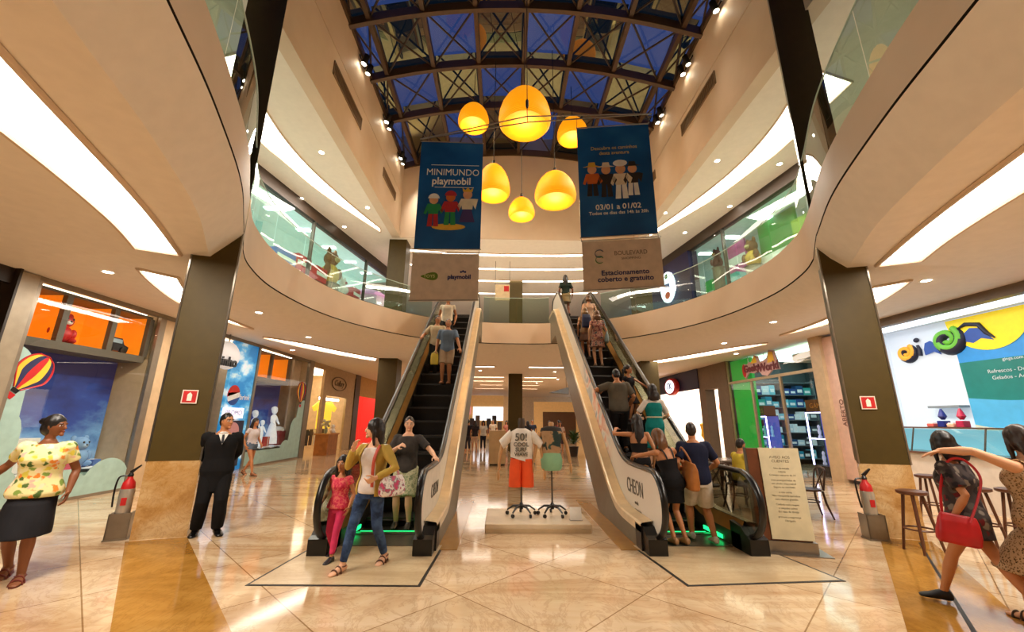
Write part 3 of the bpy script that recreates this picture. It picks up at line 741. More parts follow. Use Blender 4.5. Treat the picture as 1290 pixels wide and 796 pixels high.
# ------------------------------------------------------------------ shops, left side (front plane x = -9.2)
BEIGE = pm('#cdb08a', 0.5); GREYF = pm('#8f8474', 0.35, 0.5); TEALD = pm('#a3c4bd', 0.5); NAVYB = pm('#16235e', 0.6, 0, 0.12, '#1b2c78')
BRN = pm('#5a4227', 0.5); DBRN = pm('#2a1d14', 0.5); SNOW = pm('#e9edf2', 0.7); BLUEP = pm('#5f8fc9', 0.6); BLUE2 = pm('#2f5fa8', 0.5)
b = MB(); b.box(-13.5, -9.3, -5, 46, 4.2, 4.25); b.box(9.3, 13.5, -5, 46, 4.2, 4.25); struct(b, 'ceiling_shops', WHITEC)
LITW = em('#fff0dc', 3.0); LITC = em('#dff4ff', 2.6); YEL = pm('#f2c230', 0.5); PINK = pm('#e77ba8', 0.55); WOOD = pm('#a8682c', 0.4, var=0.15); WOODD = pm('#3a2114', 0.35, var=0.12)
def fill_panel(x0, x1, y0, y1, z, m=None):  # glowing panel added under a shop ceiling to brighten the interior
    b = MB(); b.box(x0, x1, y0, y1, z, z+0.02); return struct(b, 'ceiling_shop_fill_panel', m or LITW)
X = -9.2
# dark shop portal at the extreme left
b = MB(); b.box(-12.5, X, -5, 5.2, 0, ZS); b.box(-12.5, -9.1, 6.98, 7.02, 0, ZS); b.box(-12.6, -12.5, 5, 7, 0, ZS); b.box(X-0.1, X, 5.2, 7.0, 3.9, ZS); struct(b, 'wall_left_dark_shop', DBRN)
b = MB(); b.box(X-0.6, X+0.06, 7.02, 7.34, 0, 4.16); struct(b, 'trim_left_pilaster', pm('#a39680', 0.4, 0.2))
# toy shop shell
b = MB(); b.box(-12.6, -12.5, 7, 19, 0, ZS); b.box(-12.5, X, 18.4, 18.5, 0, ZS); b.box(-12.5, X-0.2, 10.3, 10.4, 0, ZS); b.box(-12.5, X-0.2, 14.5, 14.56, 0, ZS); struct(b, 'wall_left_toy_shop', BEIGE)
b = MB(); b.box(X-0.06, X+0.02, 7.34, 18.5, 4.08, 4.19); b.box(X-0.06, X+0.02, 10.18, 10.36, 0, 4.1); b.box(X-0.06, X+0.04, 7.34, 7.42, 0, 4.1); b.box(X-0.06, X+0.03, 14.50, 14.60, 0, 4.1); b.box(X-0.08, X+0.05, 18.38, 18.8, 0, 4.19); b.box(X-0.05, X+0.02, 7.4, 10.2, 0, 0.06); b.box(X-0.05, X+0.02, 14.6, 18.4, 0, 0.06); struct(b, 'trim_left_shop_frame', GREYF)
b = MB(); b.box(X-0.25, X-0.02, 10.36, 12.45, 0, 4.1); struct(b, 'wall_left_between_windows', BEIGE)
b = MB(); b.quad((X, 7.42, 0.06), (X, 10.18, 0.06), (X, 10.18, 4.08), (X, 7.42, 4.08)); struct(b, 'window_3_toy_shop', GLASSW)
b = MB(); b.quad((X, 14.6, 0.06), (X, 18.38, 0.06), (X, 18.38, 4.08), (X, 14.6, 4.08)); struct(b, 'window_4_toy_shop', GLASSW)
fill_panel(-9.9, -9.4, 7.6, 10.0, 4.085, em('#fff0dc', 3)); fill_panel(-11.8, -9.8, 12.2, 14.3, 4.1, em('#ffefdc', 3)); fill_panel(-9.9, -9.4, 14.9, 17.2, 4.085, em('#fff0dc', 4))
def backdrop_mat():
    t = NT('blue_sea_backdrop'); tc = t.n('ShaderNodeTexCoord'); sp_ = t.n('ShaderNodeSeparateXYZ'); t.l(tc.outputs['Object'], sp_.inputs[0])
    f = t.noise(t.coords('Object', (1, 0.7, 1.4)), 1.6, 4, 0.6)
    ad = t.n('ShaderNodeMath', operation='MULTIPLY_ADD'); t.l(f, ad.inputs[0]); ad.inputs[1].default_value = 0.55; 
    mr = t.n('ShaderNodeMapRange'); mr.inputs[1].default_value = 0.5; mr.inputs[2].default_value = 3.0; mr.inputs[4].default_value = 0.62; t.l(sp_.outputs['Z'], mr.inputs[0]); t.l(mr.outputs[0], ad.inputs[2])
    c = t.ramp(ad.outputs[0], [(0.28, '#b7cbe0'), (0.42, '#6a98c6'), (0.58, '#27448f'), (0.78, '#161f58')])
    t.bsdf(c, 0.6, ecol=c, estr=0.25); return t.m
BACKD = backdrop_mat()
def display_base(name, label, y0, y1, seed):
    t = thing(name, label, 'window display', (X-0.8, (y0+y1)/2, 0))
    m = MB(); m.box(-9.95, X-0.06, y0, y1, 0, 0.5); m.build('plinth', TEALD, t)
    m = MB(); rnd = random.Random(seed)
    n = 16; rows = []
    for i in range(7):
        rows.append([Vector((-9.94 + 0.70*i/6, y0+0.02 + (y1-y0-0.04)*k/n, 0.52 + 0.10*noise.noise(Vector((i*0.7, k*0.5, seed))) + 0.05)) for k in range(n+1)])
    m.loft(rows, cap=False, closed=False); m.build('snow_cover', SNOW, t, True)
    m = MB(); m.box(-10.02, -9.96, y0, y1, 0.0, 3.02); m.build('backdrop', BACKD, t)
    return t
def cubbies(label, ys_, z0, z1, x0=-10.0, x1=-9.36):
    t = thing('display_shelf', label, 'shelf', (x0, ys_[0], z0))
    m = MB(); m.box(x0-0.05, x0, ys_[0], ys_[-1], z0, z1); m.build('orange_back', ORANGE, t)
    m = MB(); m.box(x0, x1, ys_[0], ys_[-1], z0-0.16, z0); m.box(x0, x1, ys_[0], ys_[-1], z1, z1+0.05)
    for y in ys_: m.box(x0, x1, y-0.06, y+0.06, z0, z1)
    m.build('carcass', pm('#5c5347', 0.5), t)
    m = MB()
    for a, c in zip(ys_, ys_[1:]): m.box(x0+0.001, x1-0.1, a+0.06, a+0.064, z0, z1); m.box(x0+0.001, x1-0.1, c-0.064, c-0.06, z0, z1)
    m.build('orange_lining', ORANGE, t)
    return t
display_base('window_display', 'snowy display deck with dark blue backdrop behind the nearer toy shop window', 7.45, 10.15, 3)
cubbies('orange-backed shelf row high in the nearer toy shop window', [7.42, 8.15, 9.2, 10.15], 3.08, 4.02)
b = MB(); b.box(-10.02, -9.3, 10.2, 10.3, 0, 3.0); struct(b, 'wall_left_display_side', BEIGE)
display_base('window_display', 'snowy display deck with blue backdrop behind the farther toy shop window', 14.62, 17.68, 8)
cubbies('orange-backed shelf row high in the farther toy shop window', [14.66, 15.75, 17.1], 3.1, 4.0)
b = MB(); b.box(-9.62, -9.55, 17.75, 18.38, 0, 4.1); b.box(-9.6, X-0.05, 17.75, 18.38, 0, 0.5); struct(b, 'wall_left_display_panel', pm('#dcc0a2', 0.6))
# toys in the windows
def plush(label, c, r, mats, cat='toy', ears=True, name='plush_toy'):
    x, y, z = c; t = thing(name, label, cat, c)
    m = MB(); m.ball((x, y, z+r*0.75), (r*0.8, r*0.75, r*0.8), 0)
    for s in (-1, 1): m.ball((x+r*0.5, y+s*r*0.55, z+r*0.25), (r*0.45, r*0.25, r*0.25), 0); m.ball((x+r*0.25, y+s*r*0.85, z+r*0.85), (r*0.22, r*0.25, r*0.42), 0)
    m.build('body', mats[0], t, True)
    h = MB(); h.ball((x+r*0.1, y, z+r*1.85), (r*0.62, r*0.66, r*0.6), 0)
    if ears:
        for s in (-1, 1): h.ball((x, y+s*r*0.52, z+r*2.3), (r*0.14, r*0.24, r*0.26), 0)
    hd = h.build('head', mats[0], t, True)
    h = MB()
    for s in (-1, 1): h.ball((x+r*0.66, y+s*r*0.22, z+r*2.0), (r*0.06, r*0.08, r*0.09), 0)
    h.ball((x+r*0.72, y, z+r*1.78), (r*0.1, r*0.1, r*0.08), 0); h.build('eyes_and_nose', mats[1], hd, True)
    h = MB(); h.ball((x+r*0.5, y, z+r*1.72), (r*0.28, r*0.3, r*0.22), 0); h.build('muzzle', mats[2], hd, True)
    return t
plush('red plush toy sitting in the middle orange cubby of the nearer toy window', (-9.62, 8.35, 3.085), 0.25, (RED, BLACK, WHITE))
# model ship/car in right cubby
t = thing('toy_car', 'dark toy car in the right-hand orange cubby of the nearer toy window', 'toy car', (-9.7, 9.6, 3.085))
m = MB(); m.prism([(-9.85, 9.28+a, 3.14+b_) for a, b_ in ((0, 0), (0.6, 0), (0.62, 0.12), (0.5, 0.16), (0.42, 0.30), (0.18, 0.30), (0.08, 0.16), (0, 0.12))], (0.28, 0, 0)); m.build('body', pm('#3a3d45', 0.25, 0.5), t)
for yy in (9.40, 9.76):
    m = MB(); m.M = Matrix.Translation((-9.56, yy, 3.17)) @ Matrix.Rotation(pi/2, 4, 'Y'); m.lathe([(0.085, -0.03), (0.085, 0.03), (0.04, 0.035)], 14); m.build('wheel', BLACK, t)
m = MB(); m.box(-9.568, -9.564, 9.43, 9.71, 3.32, 3.41); m.build('window', pm('#9fb2c0', 0.1), t)
t = thing('gift_box', 'white toy box with green print behind the woman in floral blouse', 'box', (-9.9, 8.05, 0.62))
m = MB(); m.M = Matrix.Translation((-9.62, 8.2, 0.6)) @ Matrix.Rotation(0.35, 4, 'Z'); m.box(-0.15, 0.15, -0.32, 0.32, 0, 0.62, 0, 0.01); m.build('carton', WHITE, t)
m2 = MB(); m2.M = m.M; m2.box(0.151, 0.155, 0.0, 0.14, 0.12, 0.42); m2.box(0.151, 0.155, -0.24, -0.06, 0.3, 0.36); m2.build('print', pm('#3f8a35', 0.5), t)
plush('pale blue plush elephant on the snowy deck of the nearer toy window', (-9.62, 9.35, 0.60), 0.25, (pm('#7fa7d6', 0.8), BLACK, pm('#9fbfe3', 0.8)))
for k, (y, c) in enumerate(((8.6, '#d9dde8'), (8.85, '#7d97c9'), (9.05, '#c9566a'), (9.62, '#5878b8'))):
    t = thing('toy_box', ['white small toy box', 'light blue small toy box', 'red small toy box', 'dark blue small toy box'][k] + ' lying on the snow of the nearer toy window', 'box', (-9.55, y, 0.6))
    m = MB(); m.M = Matrix.Translation((-9.5, y, 0.58)) @ Matrix.Rotation(0.5*k, 4, 'Z'); m.box(-0.08, 0.08, -0.12, 0.12, 0, 0.09+0.02*k, 0, 0.008); m.build('carton', pm(c, 0.5), t); m.box(-0.081, 0.081, -0.02, 0.02, 0, 0.095+0.02*k); 
    m2 = MB(); m2.M = m.M; m2.box(-0.082, 0.082, -0.03, 0.03, 0, 0.093+0.02*k); m2.build('band', WHITE, t)
# decals on the glass: clouds and hot-air balloons
def decal_cloud(label, circs, y0, y1, z0):
    t = MB(); x = X + 0.012
    n = 60; top = []
    for k in range(n+1):
        y = y0 + (y1-y0)*k/n; z = z0
        for cy, cz, r in circs:
            if abs(y-cy) < r: z = max(z, cz + sqrt(r*r-(y-cy)**2))
        top.append((y, z))
    t.prism([(x, y0, 0.03)] + [(x, y, z) for y, z in top] + [(x, y1, 0.03)], (0.004, 0, 0))
    return tag(t.build('cloud_decal', TEALD), label, 'window sticker', 'cloud stickers on the toy shop glass')
decal_cloud('pale teal cloud sticker with tall left billow on the nearer toy window', [(7.3, 2.5, 0.38), (7.35, 1.35, 0.45), (7.6, 0.35, 0.4), (8.3, 0.3, 0.35), (8.8, 0.1, 0.5), (9.7, 0.2, 0.55)], 7.43, 10.17, 0.45)
decal_cloud('pale teal cloud sticker rising at right on the farther toy window', [(17.9, 1.2, 0.5), (18.3, 1.9, 0.5), (17.2, 0.4, 0.4)], 14.62, 18.36, 0.52)
def balloon_decal(label, cy, cz, s, ang):
    t = thing('balloon_decal', label, 'window sticker', (X+0.02, cy, cz), 0, 'hot-air balloon stickers on the toy shop glass')
    M = Matrix.Translation((X+0.02, cy, cz)) @ Matrix.Rotation(ang, 4, 'X')
    cols = [RED, YEL, pm('#1d2350', 0.5)]
    seq = [0, 1, 2, 0, 1, 2, 0] if True else []
    m = MB()
    def ex(f, z): # outline half width
        return f
    def hw(z): # z from -1 (neck) to 1 (crown)
        return sqrt(max(0, 1-z*z)) if z > -0.2 else sqrt(0.96)*(1 - (abs(z)-0.2)/0.8*0.78)
    seq = [0, 1, 2, 0, 1, 2, 0]; nb = len(seq)
    for k in range(nb):
        a0 = sin(pi*(k/nb-0.5)); a1 = sin(pi*((k+1)/nb-0.5))
        L = [M @ Vector((0, a0*hw(z)*0.85*s, z*s)) for z in [-1 + 2*i/16 for i in range(17)]]; R_ = [M @ Vector((0, a1*hw(z)*0.85*s, z*s)) for z in [-1 + 2*i/16 for i in range(17)]]
        m.loft([L, R_], seq[k], cap=False, closed=False)
    m.build('envelope', cols, t)
    m = MB(); m.prism([M @ Vector(p) for p in ((0.002, -0.19*s, -1.02*s), (0.002, 0.19*s, -1.02*s), (0.002, 0.16*s, -1.22*s), (0.002, -0.16*s, -1.22*s))], (0.004, 0, 0), 0)
    m.prism([M @ Vector(p) for p in ((0.002, -0.2*s, -1.27*s), (0.002, 0.2*s, -1.27*s), (0.002, 0.16*s, -1.55*s), (0.002, -0.16*s, -1.55*s))], (0.004, 0, 0), 1)
    m.build('basket', [BLACK, RED], t)
    m = MB(); m.tube([M @ Vector((0.0, 0.85*hw(z)*s, z*s)) for z in [-1 + 2*i/16 for i in range(17)]], 0.012, 5); m.tube([M @ Vector((0.0, -0.85*hw(z)*s, z*s)) for z in [-1 + 2*i/16 for i in range(17)]], 0.012, 5); m.build('outline', RED, t)
balloon_decal('big striped red, yellow and navy hot-air balloon sticker on the nearer toy window', 7.72, 2.42, 0.36, -0.55)
balloon_decal('small striped hot-air balloon sticker on the farther toy window', 17.95, 2.75, 0.42, 0.05)
# round neon sign
t = thing('neon_sign', 'round pale blue outline sign on the dark backdrop beside the big balloon sticker', 'sign', (-10.3, 8.5, 2.3))
m = MB(); m.tube([(-9.94, 8.3+0.17*cos(2*pi*i/20), 2.30+0.17*sin(2*pi*i/20)) for i in range(21)], 0.012, 5); m.build('ring', pm('#8fb3dd', 0.5, 0, 0.8, '#8fb3dd'), t)
mb = text_mb('99', plane_M((-9.94, 8.3, 2.30), (0, 1, 0), (0, 0, 1)), 0.2, 0.004); mb.build('lettering', pm('#8fb3dd', 0.5, 0, 0.8, '#8fb3dd'), t)
# entrance: sky panel, logo, ball sign, posters
def sky_mat():
    t = NT('printed_sky'); f = t.noise(t.coords('Object', (1, 0.8, 1.3)), 1.5, 5, 0.55)
    c = t.ramp(f, [(0.42, '#1f7fc4'), (0.54, '#5ab0e0'), (0.62, '#cfe4f2'), (0.75, '#e8eef2')]); t.bsdf(c, 0.4, ecol=c, estr=0.35); return t.m
t = thing('sky_panel', 'tall printed blue sky panel with round red and white logo beside the toy shop entrance', 'panel', (-9.3, 13.85, 0))
m = MB(); m.box(X-0.12, X-0.02, 13.2, 14.5, 0.0, 4.08); m.build('board', sky_mat(), t)
m = MB()
cy, cz, r = 13.55, 2.35, 0.32
def seg(a0, a1, mi):
    m.prism([(X-0.015, cy + r*cos(a0+(a1-a0)*i/12)*0.95, cz + r*sin(a0+(a1-a0)*i/12)) for i in range(13)], (0.01, 0, 0), mi)
seg(0.35, pi+0.2, 0); seg(pi+0.2, pi+0.75, 1); seg(-0.15, 0.35, 1); seg(pi+0.75, 2*pi-0.15, 2)
m.prism([(X-0.015, cy+a*r, cz+b_*r) for a, b_ in ((0.89, 0.34), (-0.93, 0.19), (-0.70, -0.66), (0.94, -0.15))], (0.01, 0, 0), 1)
m.build('round_logo', [pm('#c8281f', 0.5), pm('#eef0f2', 0.5), pm('#274f9e', 0.5)], t)
mb = text_mb('brink', plane_M((X-0.012, 14.15, 2.3), (0, 1, 0), (0, 0, 1)), 0.26, 0.004); mb.build('lettering', WHITE, t)
t = thing('ball_sign', 'white ball-shaped hanging sign lettered nho, just right of the left front column', 'sign', (X+0.1, 12.7, 3.0))
m = MB(); m.ball((X+0.1, 12.72, 3.52), (0.12, 0.62, 0.44), 0); m.build('ball', pm('#e8eaec', 0.4, 0, 0.25, '#ffffff'), t, True)
mb = text_mb('Filhinho', plane_M((X+0.23, 12.42, 3.30), (0, 1, 0.02), (0, 0, 1)), 0.40, 0.02, bold=0.012); mb.build('lettering', BLACK, t)
m = MB(); m.tube([(X+0.1, 12.72, 3.9), (X+0.1, 12.72, 4.18)], 0.02, 6); m.build('hanger', STEEL, t)
b = MB(); b.box(-11.0, -10.9, 10.4, 14.5, 0, 4.1); struct(b, 'wall_left_toy_entrance', pm('#2c3f6c', 0.6))
t = thing('poster', 'poster with yellow and black lettering and a pink disc at the toy shop entrance', 'poster', (X-0.3, 13.0, 0.1))
m = MB(); m.box(X-0.02, X+0.01, 13.3, 14.3, 0.12, 1.55); m.build('board', pm('#2a2f4a', 0.5), t)
m = MB(); m.prism([(X+0.012, 13.75+0.34*cos(2*pi*i/20), 1.2+0.3*sin(2*pi*i/20)) for i in range(20)], (0.004, 0, 0)); m.build('pink_disc', pm('#d9a0a8', 0.5), t)
mb = text_mb('TOY', plane_M((X+0.02, 13.8, 0.75), (0, 1, 0.1), (0, 0, 1)), 0.42, 0.004, bold=0.01); mb.build('lettering', YEL, t)
t = thing('light_box_sign', 'small glowing white sign with faint lettering at the toy shop entrance', 'sign', (X-0.02, 13.5, 1.7))
m = MB(); m.box(X-0.02, X+0.03, 13.15, 14.15, 1.62, 1.95); m.build('face', em('#e6e4f4', 0.9), t)
mb = text_mb('PROMO', plane_M((X+0.034, 13.65, 1.78), (0, 1, 0), (0, 0, 1)), 0.24, 0.002); mb.build('lettering', pm('#8f90b8', 0.5), t)

# beige fashion shop
b = MB(); b.box(X-3.2, X, 18.8, 18.9, 0, ZS); b.box(X-3.3, X-3.2, 18.8, 25, 0, ZS); b.box(X-3.2, X-0.02, 24.3, 24.4, 0, ZS); struct(b, 'wall_left_beige_shop', pm('#d8c09a', 0.5))
b = MB(); b.box(X-0.1, X+0.02, 18.8, 24.3, 3.95, ZS); b.box(X-0.1, X+0.02, 20.1, 20.5, 0, 3.95); b.box(X-0.08, X, 20.5, 24.3, 2.75, 3.95); b.box(X-0.1, X+0.01, 23.2, 24.3, 0, 2.75); b.box(X-0.12, X+0.06, 24.3, 25.1, 0, ZS, 1); struct(b, 'trim_left_beige_shop', [pm('#b79c74', 0.5), pm('#4a4031', 0.4)])
fill_panel(X-2.4, X-0.4, 19.2, 23.8, 4.05, em('#ffedcf', 3.5))
t = thing('shop_sign', 'oval outlined sign with script lettering over the yellow shirt display', 'sign', (X+0.03, 22.0, 3.3))
m = MB(); m.tube([(X+0.03, 21.95+0.95*cos(2*pi*i/28), 3.42+0.34*sin(2*pi*i/28)) for i in range(29)], 0.025, 5); m.build('oval_ring', pm('#6a5436', 0.5), t)
mb = text_mb('Collary', plane_M((X+0.02, 21.95, 3.44), (0, 1, 0), (0, 0, 1)), 0.42, 0.01, shear=0.35); mb.build('lettering', pm('#6a5436', 0.5), t)
t = thing('strip_lamp', 'white light strip above the yellow shirt', 'lamp', (X-0.4, 21.8, 2.6)); m = MB(); m.box(X-0.42, X-0.36, 20.7, 23.1, 2.56, 2.68); m.build('tube', em('#fff3da', 6), t)
m = MB(); m.box(X-0.44, X-0.35, 20.6, 23.2, 2.68, 2.72); m.build('housing', STEEL, t)
def shirt_flat(t, c, w, h, mat, name='cloth'):
    x, y, z = c; m = MB()
    m.prism([(x, y+a*w, z+b_*h) for a, b_ in ((-0.28, 0), (0.28, 0), (0.28, 0.68), (0.42, 0.62), (0.5, 0.78), (0.26, 1.0), (0.1, 1.0), (0, 0.94), (-0.1, 1.0), (-0.26, 1.0), (-0.5, 0.78), (-0.42, 0.62), (-0.28, 0.68))], (0.06, 0, 0)); m.build(name, mat, t)
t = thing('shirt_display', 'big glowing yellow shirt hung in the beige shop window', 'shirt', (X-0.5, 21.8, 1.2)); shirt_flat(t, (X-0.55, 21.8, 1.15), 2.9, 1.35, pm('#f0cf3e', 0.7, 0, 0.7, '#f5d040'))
m = MB(); m.tube([(X-0.5, 20.9, 2.4), (X-0.5, 21.8, 2.5), (X-0.5, 22.7, 2.4)], 0.015, 5); m.build('hanger', STEEL, t)
for k in range(5):
    t = thing('hanging_garment', 'dark garment on the low rail under the yellow shirt, %s' % ['leftmost', 'second from left', 'in the middle', 'second from right', 'rightmost'][k], 'garment', (X-0.9, 20.9+k*0.45, 0.3), 0, 'garments on the low rail')
    shirt_flat(t, (X-0.9, 20.9+k*0.45, 0.35), 0.42, 0.75, pm(('#2a2522', '#4d3a2e', '#d8cdbb', '#312b3c', '#5a4a3a')[k], 0.7))
b = MB(); b.tube([(X-0.87, 20.5, 1.12), (X-0.87, 23.1, 1.12)], 0.015, 6); b.tube([(X-0.87, 20.55, 0), (X-0.87, 20.55, 1.12)], 0.02, 6); b.tube([(X-0.87, 23.05, 0), (X-0.87, 23.05, 1.12)], 0.02, 6)
t = thing('garment_rail', 'low steel rail for dark garments in the beige shop', 'rail', (X-0.87, 21.8, 0)); b.build('frame', STEEL, t)
t = thing('shop_counter', 'orange wooden counter standing before the beige shop', 'counter', (-8.9, 20.3, 0))
m = MB(); m.box(-9.15, -8.55, 19.75, 20.9, 0, 0.9); m.build('cabinet', WOOD, t); m = MB(); m.box(-9.2, -8.5, 19.7, 20.95, 0.9, 0.96); m.build('top', pm('#b97a3a', 0.35), t)
t = thing('flower_vase', 'vase of pale flowers on the wooden counter', 'vase', (-8.8, 20.0, 0.96)); m = MB(); m.lathe([(0.05, 0), (0.09, 0.1), (0.06, 0.25), (0.07, 0.28)], 14, (-8.8, 20.0, 0.96)); m.build('vase_body', pm('#8d9a7a', 0.3), t, True)
m = MB(); rnd = random.Random(5)
for k in range(14): m.ball((-8.8+rnd.uniform(-0.14, 0.14), 20.0+rnd.uniform(-0.16, 0.16), 1.34+rnd.uniform(-0.05, 0.2)), rnd.uniform(0.05, 0.08), 0, 8, 6)
m.build('flowers', pm('#c9bf96', 0.7), t, True)
plush('white and red stuffed toy on the right end of the wooden counter', (-8.75, 20.65, 0.965), 0.16, (WHITE, RED, pm('#e3d2c0', 0.7)))
# red shop
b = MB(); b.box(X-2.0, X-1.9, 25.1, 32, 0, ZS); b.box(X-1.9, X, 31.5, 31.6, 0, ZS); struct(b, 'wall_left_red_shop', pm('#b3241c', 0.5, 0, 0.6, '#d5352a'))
b = MB(); b.box(X-0.2, X, 25.1, 31.5, 3.0, ZS); struct(b, 'trim_left_red_shop', pm('#c49a52', 0.5)); fill_panel(X-1.7, X-0.3, 25.4, 31, 3.6, em('#ffe3d0', 4))
t = thing('wall_print', 'white and pink splash print inside the red shop', 'print', (X-1.88, 27.4, 1.5)); m = MB()
for k in range(9): a = k*0.9; m.tube([(X-1.88, 27.4, 2.2), (X-1.88, 27.4+0.8*cos(a), 2.2+0.6*sin(a))], [0.09, 0.02], 5)
m.build('splash', pm('#f0d8d8', 0.5, 0, 0.6, '#ffe0e0'), t)
b = MB(); b.box(-13, -9.2, 31.6, 46, 0, ZS); b.box(9.2, 13, 25.2, 46, 0, ZS); struct(b, 'wall_far_sides', pm('#cdb38c', 0.5))
# ------------------------------------------------------------------ shops, right side (front plane x = 9.2)
X = 9.2
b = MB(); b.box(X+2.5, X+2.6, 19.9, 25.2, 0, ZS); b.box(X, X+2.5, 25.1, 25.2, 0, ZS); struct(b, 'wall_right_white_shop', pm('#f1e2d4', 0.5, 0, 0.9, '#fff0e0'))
b = MB(); b.box(X-0.1, X+0.05, 19.9, 25.2, 3.2, ZS); struct(b, 'trim_right_navy_header', pm('#232a52', 0.5)); fill_panel(X+0.4, X+2.2, 20.2, 24.8, 3.9, em('#fff2e0', 6))
t = thing('round_sign', 'round white sign with red rim reading TK on the navy shop header', 'sign', (X-0.3, 22.7, 3.1))
m = MB(); m.M = Matrix.Translation((X-0.25, 22.7, 3.5)) @ Matrix.Rotation(pi/2, 4, 'Y') @ Matrix.Diagonal((0.75, 1.25, 1, 1)); m.lathe([(0.5, -0.12), (0.62, -0.1), (0.62, 0.1), (0.5, 0.12)], 28); m.build('rim', RED, t, True)
m2 = MB(); m2.M = m.M; m2.lathe([(0.49, -0.125), (0.01, -0.13)], 24); m2.build('face', em('#eef0ff', 1.6), t)
mb = text_mb('TK', plane_M((X-0.395, 22.7, 3.5), (0, -1, 0), (0, 0, 1)), 0.5, 0.01); mb.build('lettering', NAVY, t)
m = MB(); m.tube([(X-0.25, 22.7, 3.5), (X, 22.7, 3.5)], 0.06, 8); m.build('arm', DARK, t)
for k, (y, z, c, sz) in enumerate(((24.2, 1.2, '#c8302c', 0.7), (20.8, 1.5, '#d8433a', 0.8), (22.6, 2.4, '#e8742e', 0.5))):
    t = thing('sale_poster', ['red round sale poster at left inside the bright white shop', 'red round poster with white face at right inside the bright white shop', 'orange arrow poster high inside the bright white shop'][k], 'poster', (X+2.3, y, z))
    m = MB(); m.prism([(X+2.45, y+sz*0.7*cos(2*pi*i/20), z+sz*0.7*sin(2*pi*i/20)) for i in range(20)], (-0.03, 0, 0)); m.build('disc', pm(c, 0.5, 0, 0.3), t)
    m = MB(); m.prism([(X+2.41, y+sz*0.35*cos(2*pi*i/16), z+sz*0.2*sin(2*pi*i/16)) for i in range(16)], (-0.02, 0, 0)); m.build('white_mark', pm('#f5ece4', 0.5, 0, 0.4), t)
t = thing('shop_mannequin', 'yellow dressed display figure inside the bright white shop', 'mannequin', (X+1.2, 22.3, 0)); m = MB(); m.lathe([(0.12, 0), (0.12, 0.7), (0.24, 0.9), (0.2, 1.2), (0.26, 1.5), (0.08, 1.6)], 14, (X+1.2, 22.3, 0.0)); m.build('dress', YEL, t, True); m = MB(); m.ball((X+1.2, 22.3, 1.78), (0.1, 0.1, 0.13)); m.build('head', WHITE, t, True)
# carved brown pilasters with white display niche
b = MB(); b.box(X-0.05, X+0.4, 19.35, 19.95, 0, ZS); b.box(X-0.05, X+0.4, 17.35, 18.2, 0, ZS); b.box(X-0.05, X+0.4, 18.2, 19.35, 3.1, ZS); struct(b, 'trim_right_brown_pilaster', pm('#75624c', 0.5))
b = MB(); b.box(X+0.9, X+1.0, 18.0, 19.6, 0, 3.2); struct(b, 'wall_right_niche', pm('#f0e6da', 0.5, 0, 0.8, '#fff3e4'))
for k, (y, z, c) in enumerate(((18.55, 1.9, '#3b4a66'), (18.5, 1.2, '#c9b7a4'), (18.95, 0.7, '#b33a34'))):
    t = thing('framed_picture', ['dark framed picture in the white niche, top one', 'pale framed picture in the white niche, middle one', 'red framed picture low in the white niche'][k], 'picture', (X+0.85, y, z))
    m = MB(); m.box(X+0.84, X+0.9, y-0.22, y+0.22, z-0.25, z+0.35); m.build('frame', WHITE, t); m = MB(); m.box(X+0.835, X+0.85, y-0.17, y+0.17, z-0.2, z+0.3); m.build('print', pm(c, 0.5), t)
# green game shop
GREENW = pm('#12a83c', 0.45, 0, 0.25, '#15c246')
b = MB(); b.box(X+0.1, X+0.22, 15.8, 17.2, 0, 4.12); struct(b, 'wall_right_green', GREENW)
b = MB(); b.box(X+0.1, X+3.4, 17.25, 17.35, 0, ZS); struct(b, 'wall_right_game_back', pm('#4d5c60', 0.6))
b = MB(); b.box(X+3.3, X+3.4, 12.2, 17.2, 0, ZS); b.box(X, X+3.3, 12.2, 12.3, 0, ZS); struct(b, 'wall_right_game_shop', pm('#39474c', 0.6))
b = MB(); b.box(X-0.02, X+0.05, 17.28, 17.36, 0, 4.14); b.box(X-0.03, X+0.06, 12.3, 17.3, 3.17, 3.27); b.box(X-0.02, X+0.05, 15.68, 15.78, 0, 3.2); b.box(X-0.02, X+0.05, 14.0, 14.1, 0, 3.2); b.box(X-0.02, X+0.05, 12.3, 12.4, 0, 4.14); struct(b, 'trim_right_game_shop_frame', pm('#b3a182', 0.35, 0.4))
b = MB(); b.quad((X+0.02, 12.35, 0.05), (X+0.02, 17.3, 0.05), (X+0.02, 17.3, 4.12), (X+0.02, 12.35, 4.12)); struct(b, 'window_5_game_shop', GLASSW)
fill_panel(X+0.5, X+3.0, 12.8, 16.8, 4.1, em('#c8f0f0', 2.2))
t = thing('shop_sign', 'jagged pink and yellow comic lettering sign hanging in the green shop glass', 'sign', (X-0.05, 14.8, 3.3))
yy, zz = 16.1, 3.62
outl = [(0, 0.05), (0.12, 0.25), (0.3, 0.2), (0.5, 0.28), (0.75, 0.24), (0.85, 0.5), (1.05, 0.42), (1.12, 0.2), (1.4, 0.22), (1.6, 0.3), (1.75, 0.55), (2.0, 0.5), (2.12, 0.15), (2.2, -0.2), (1.8, -0.18), (1.5, -0.36), (1.2, -0.3), (1.0, -0.1), (0.7, -0.18), (0.4, -0.12), (0.15, -0.34), (0.02, -0.2)]
m = MB(); m.prism([(X-0.06, yy-a, zz+b_) for a, b_ in outl], (0.05, 0, 0)); m.build('board', pm('#c9a3a0', 0.5), t)
m = MB(); m.prism([(X-0.075, yy-0.12+0.12*cos(2*pi*i/12), zz-0.02+0.26*sin(2*pi*i/12)) for i in range(12)], (0.012, 0, 0)); m.build('red_drop', RED, t)
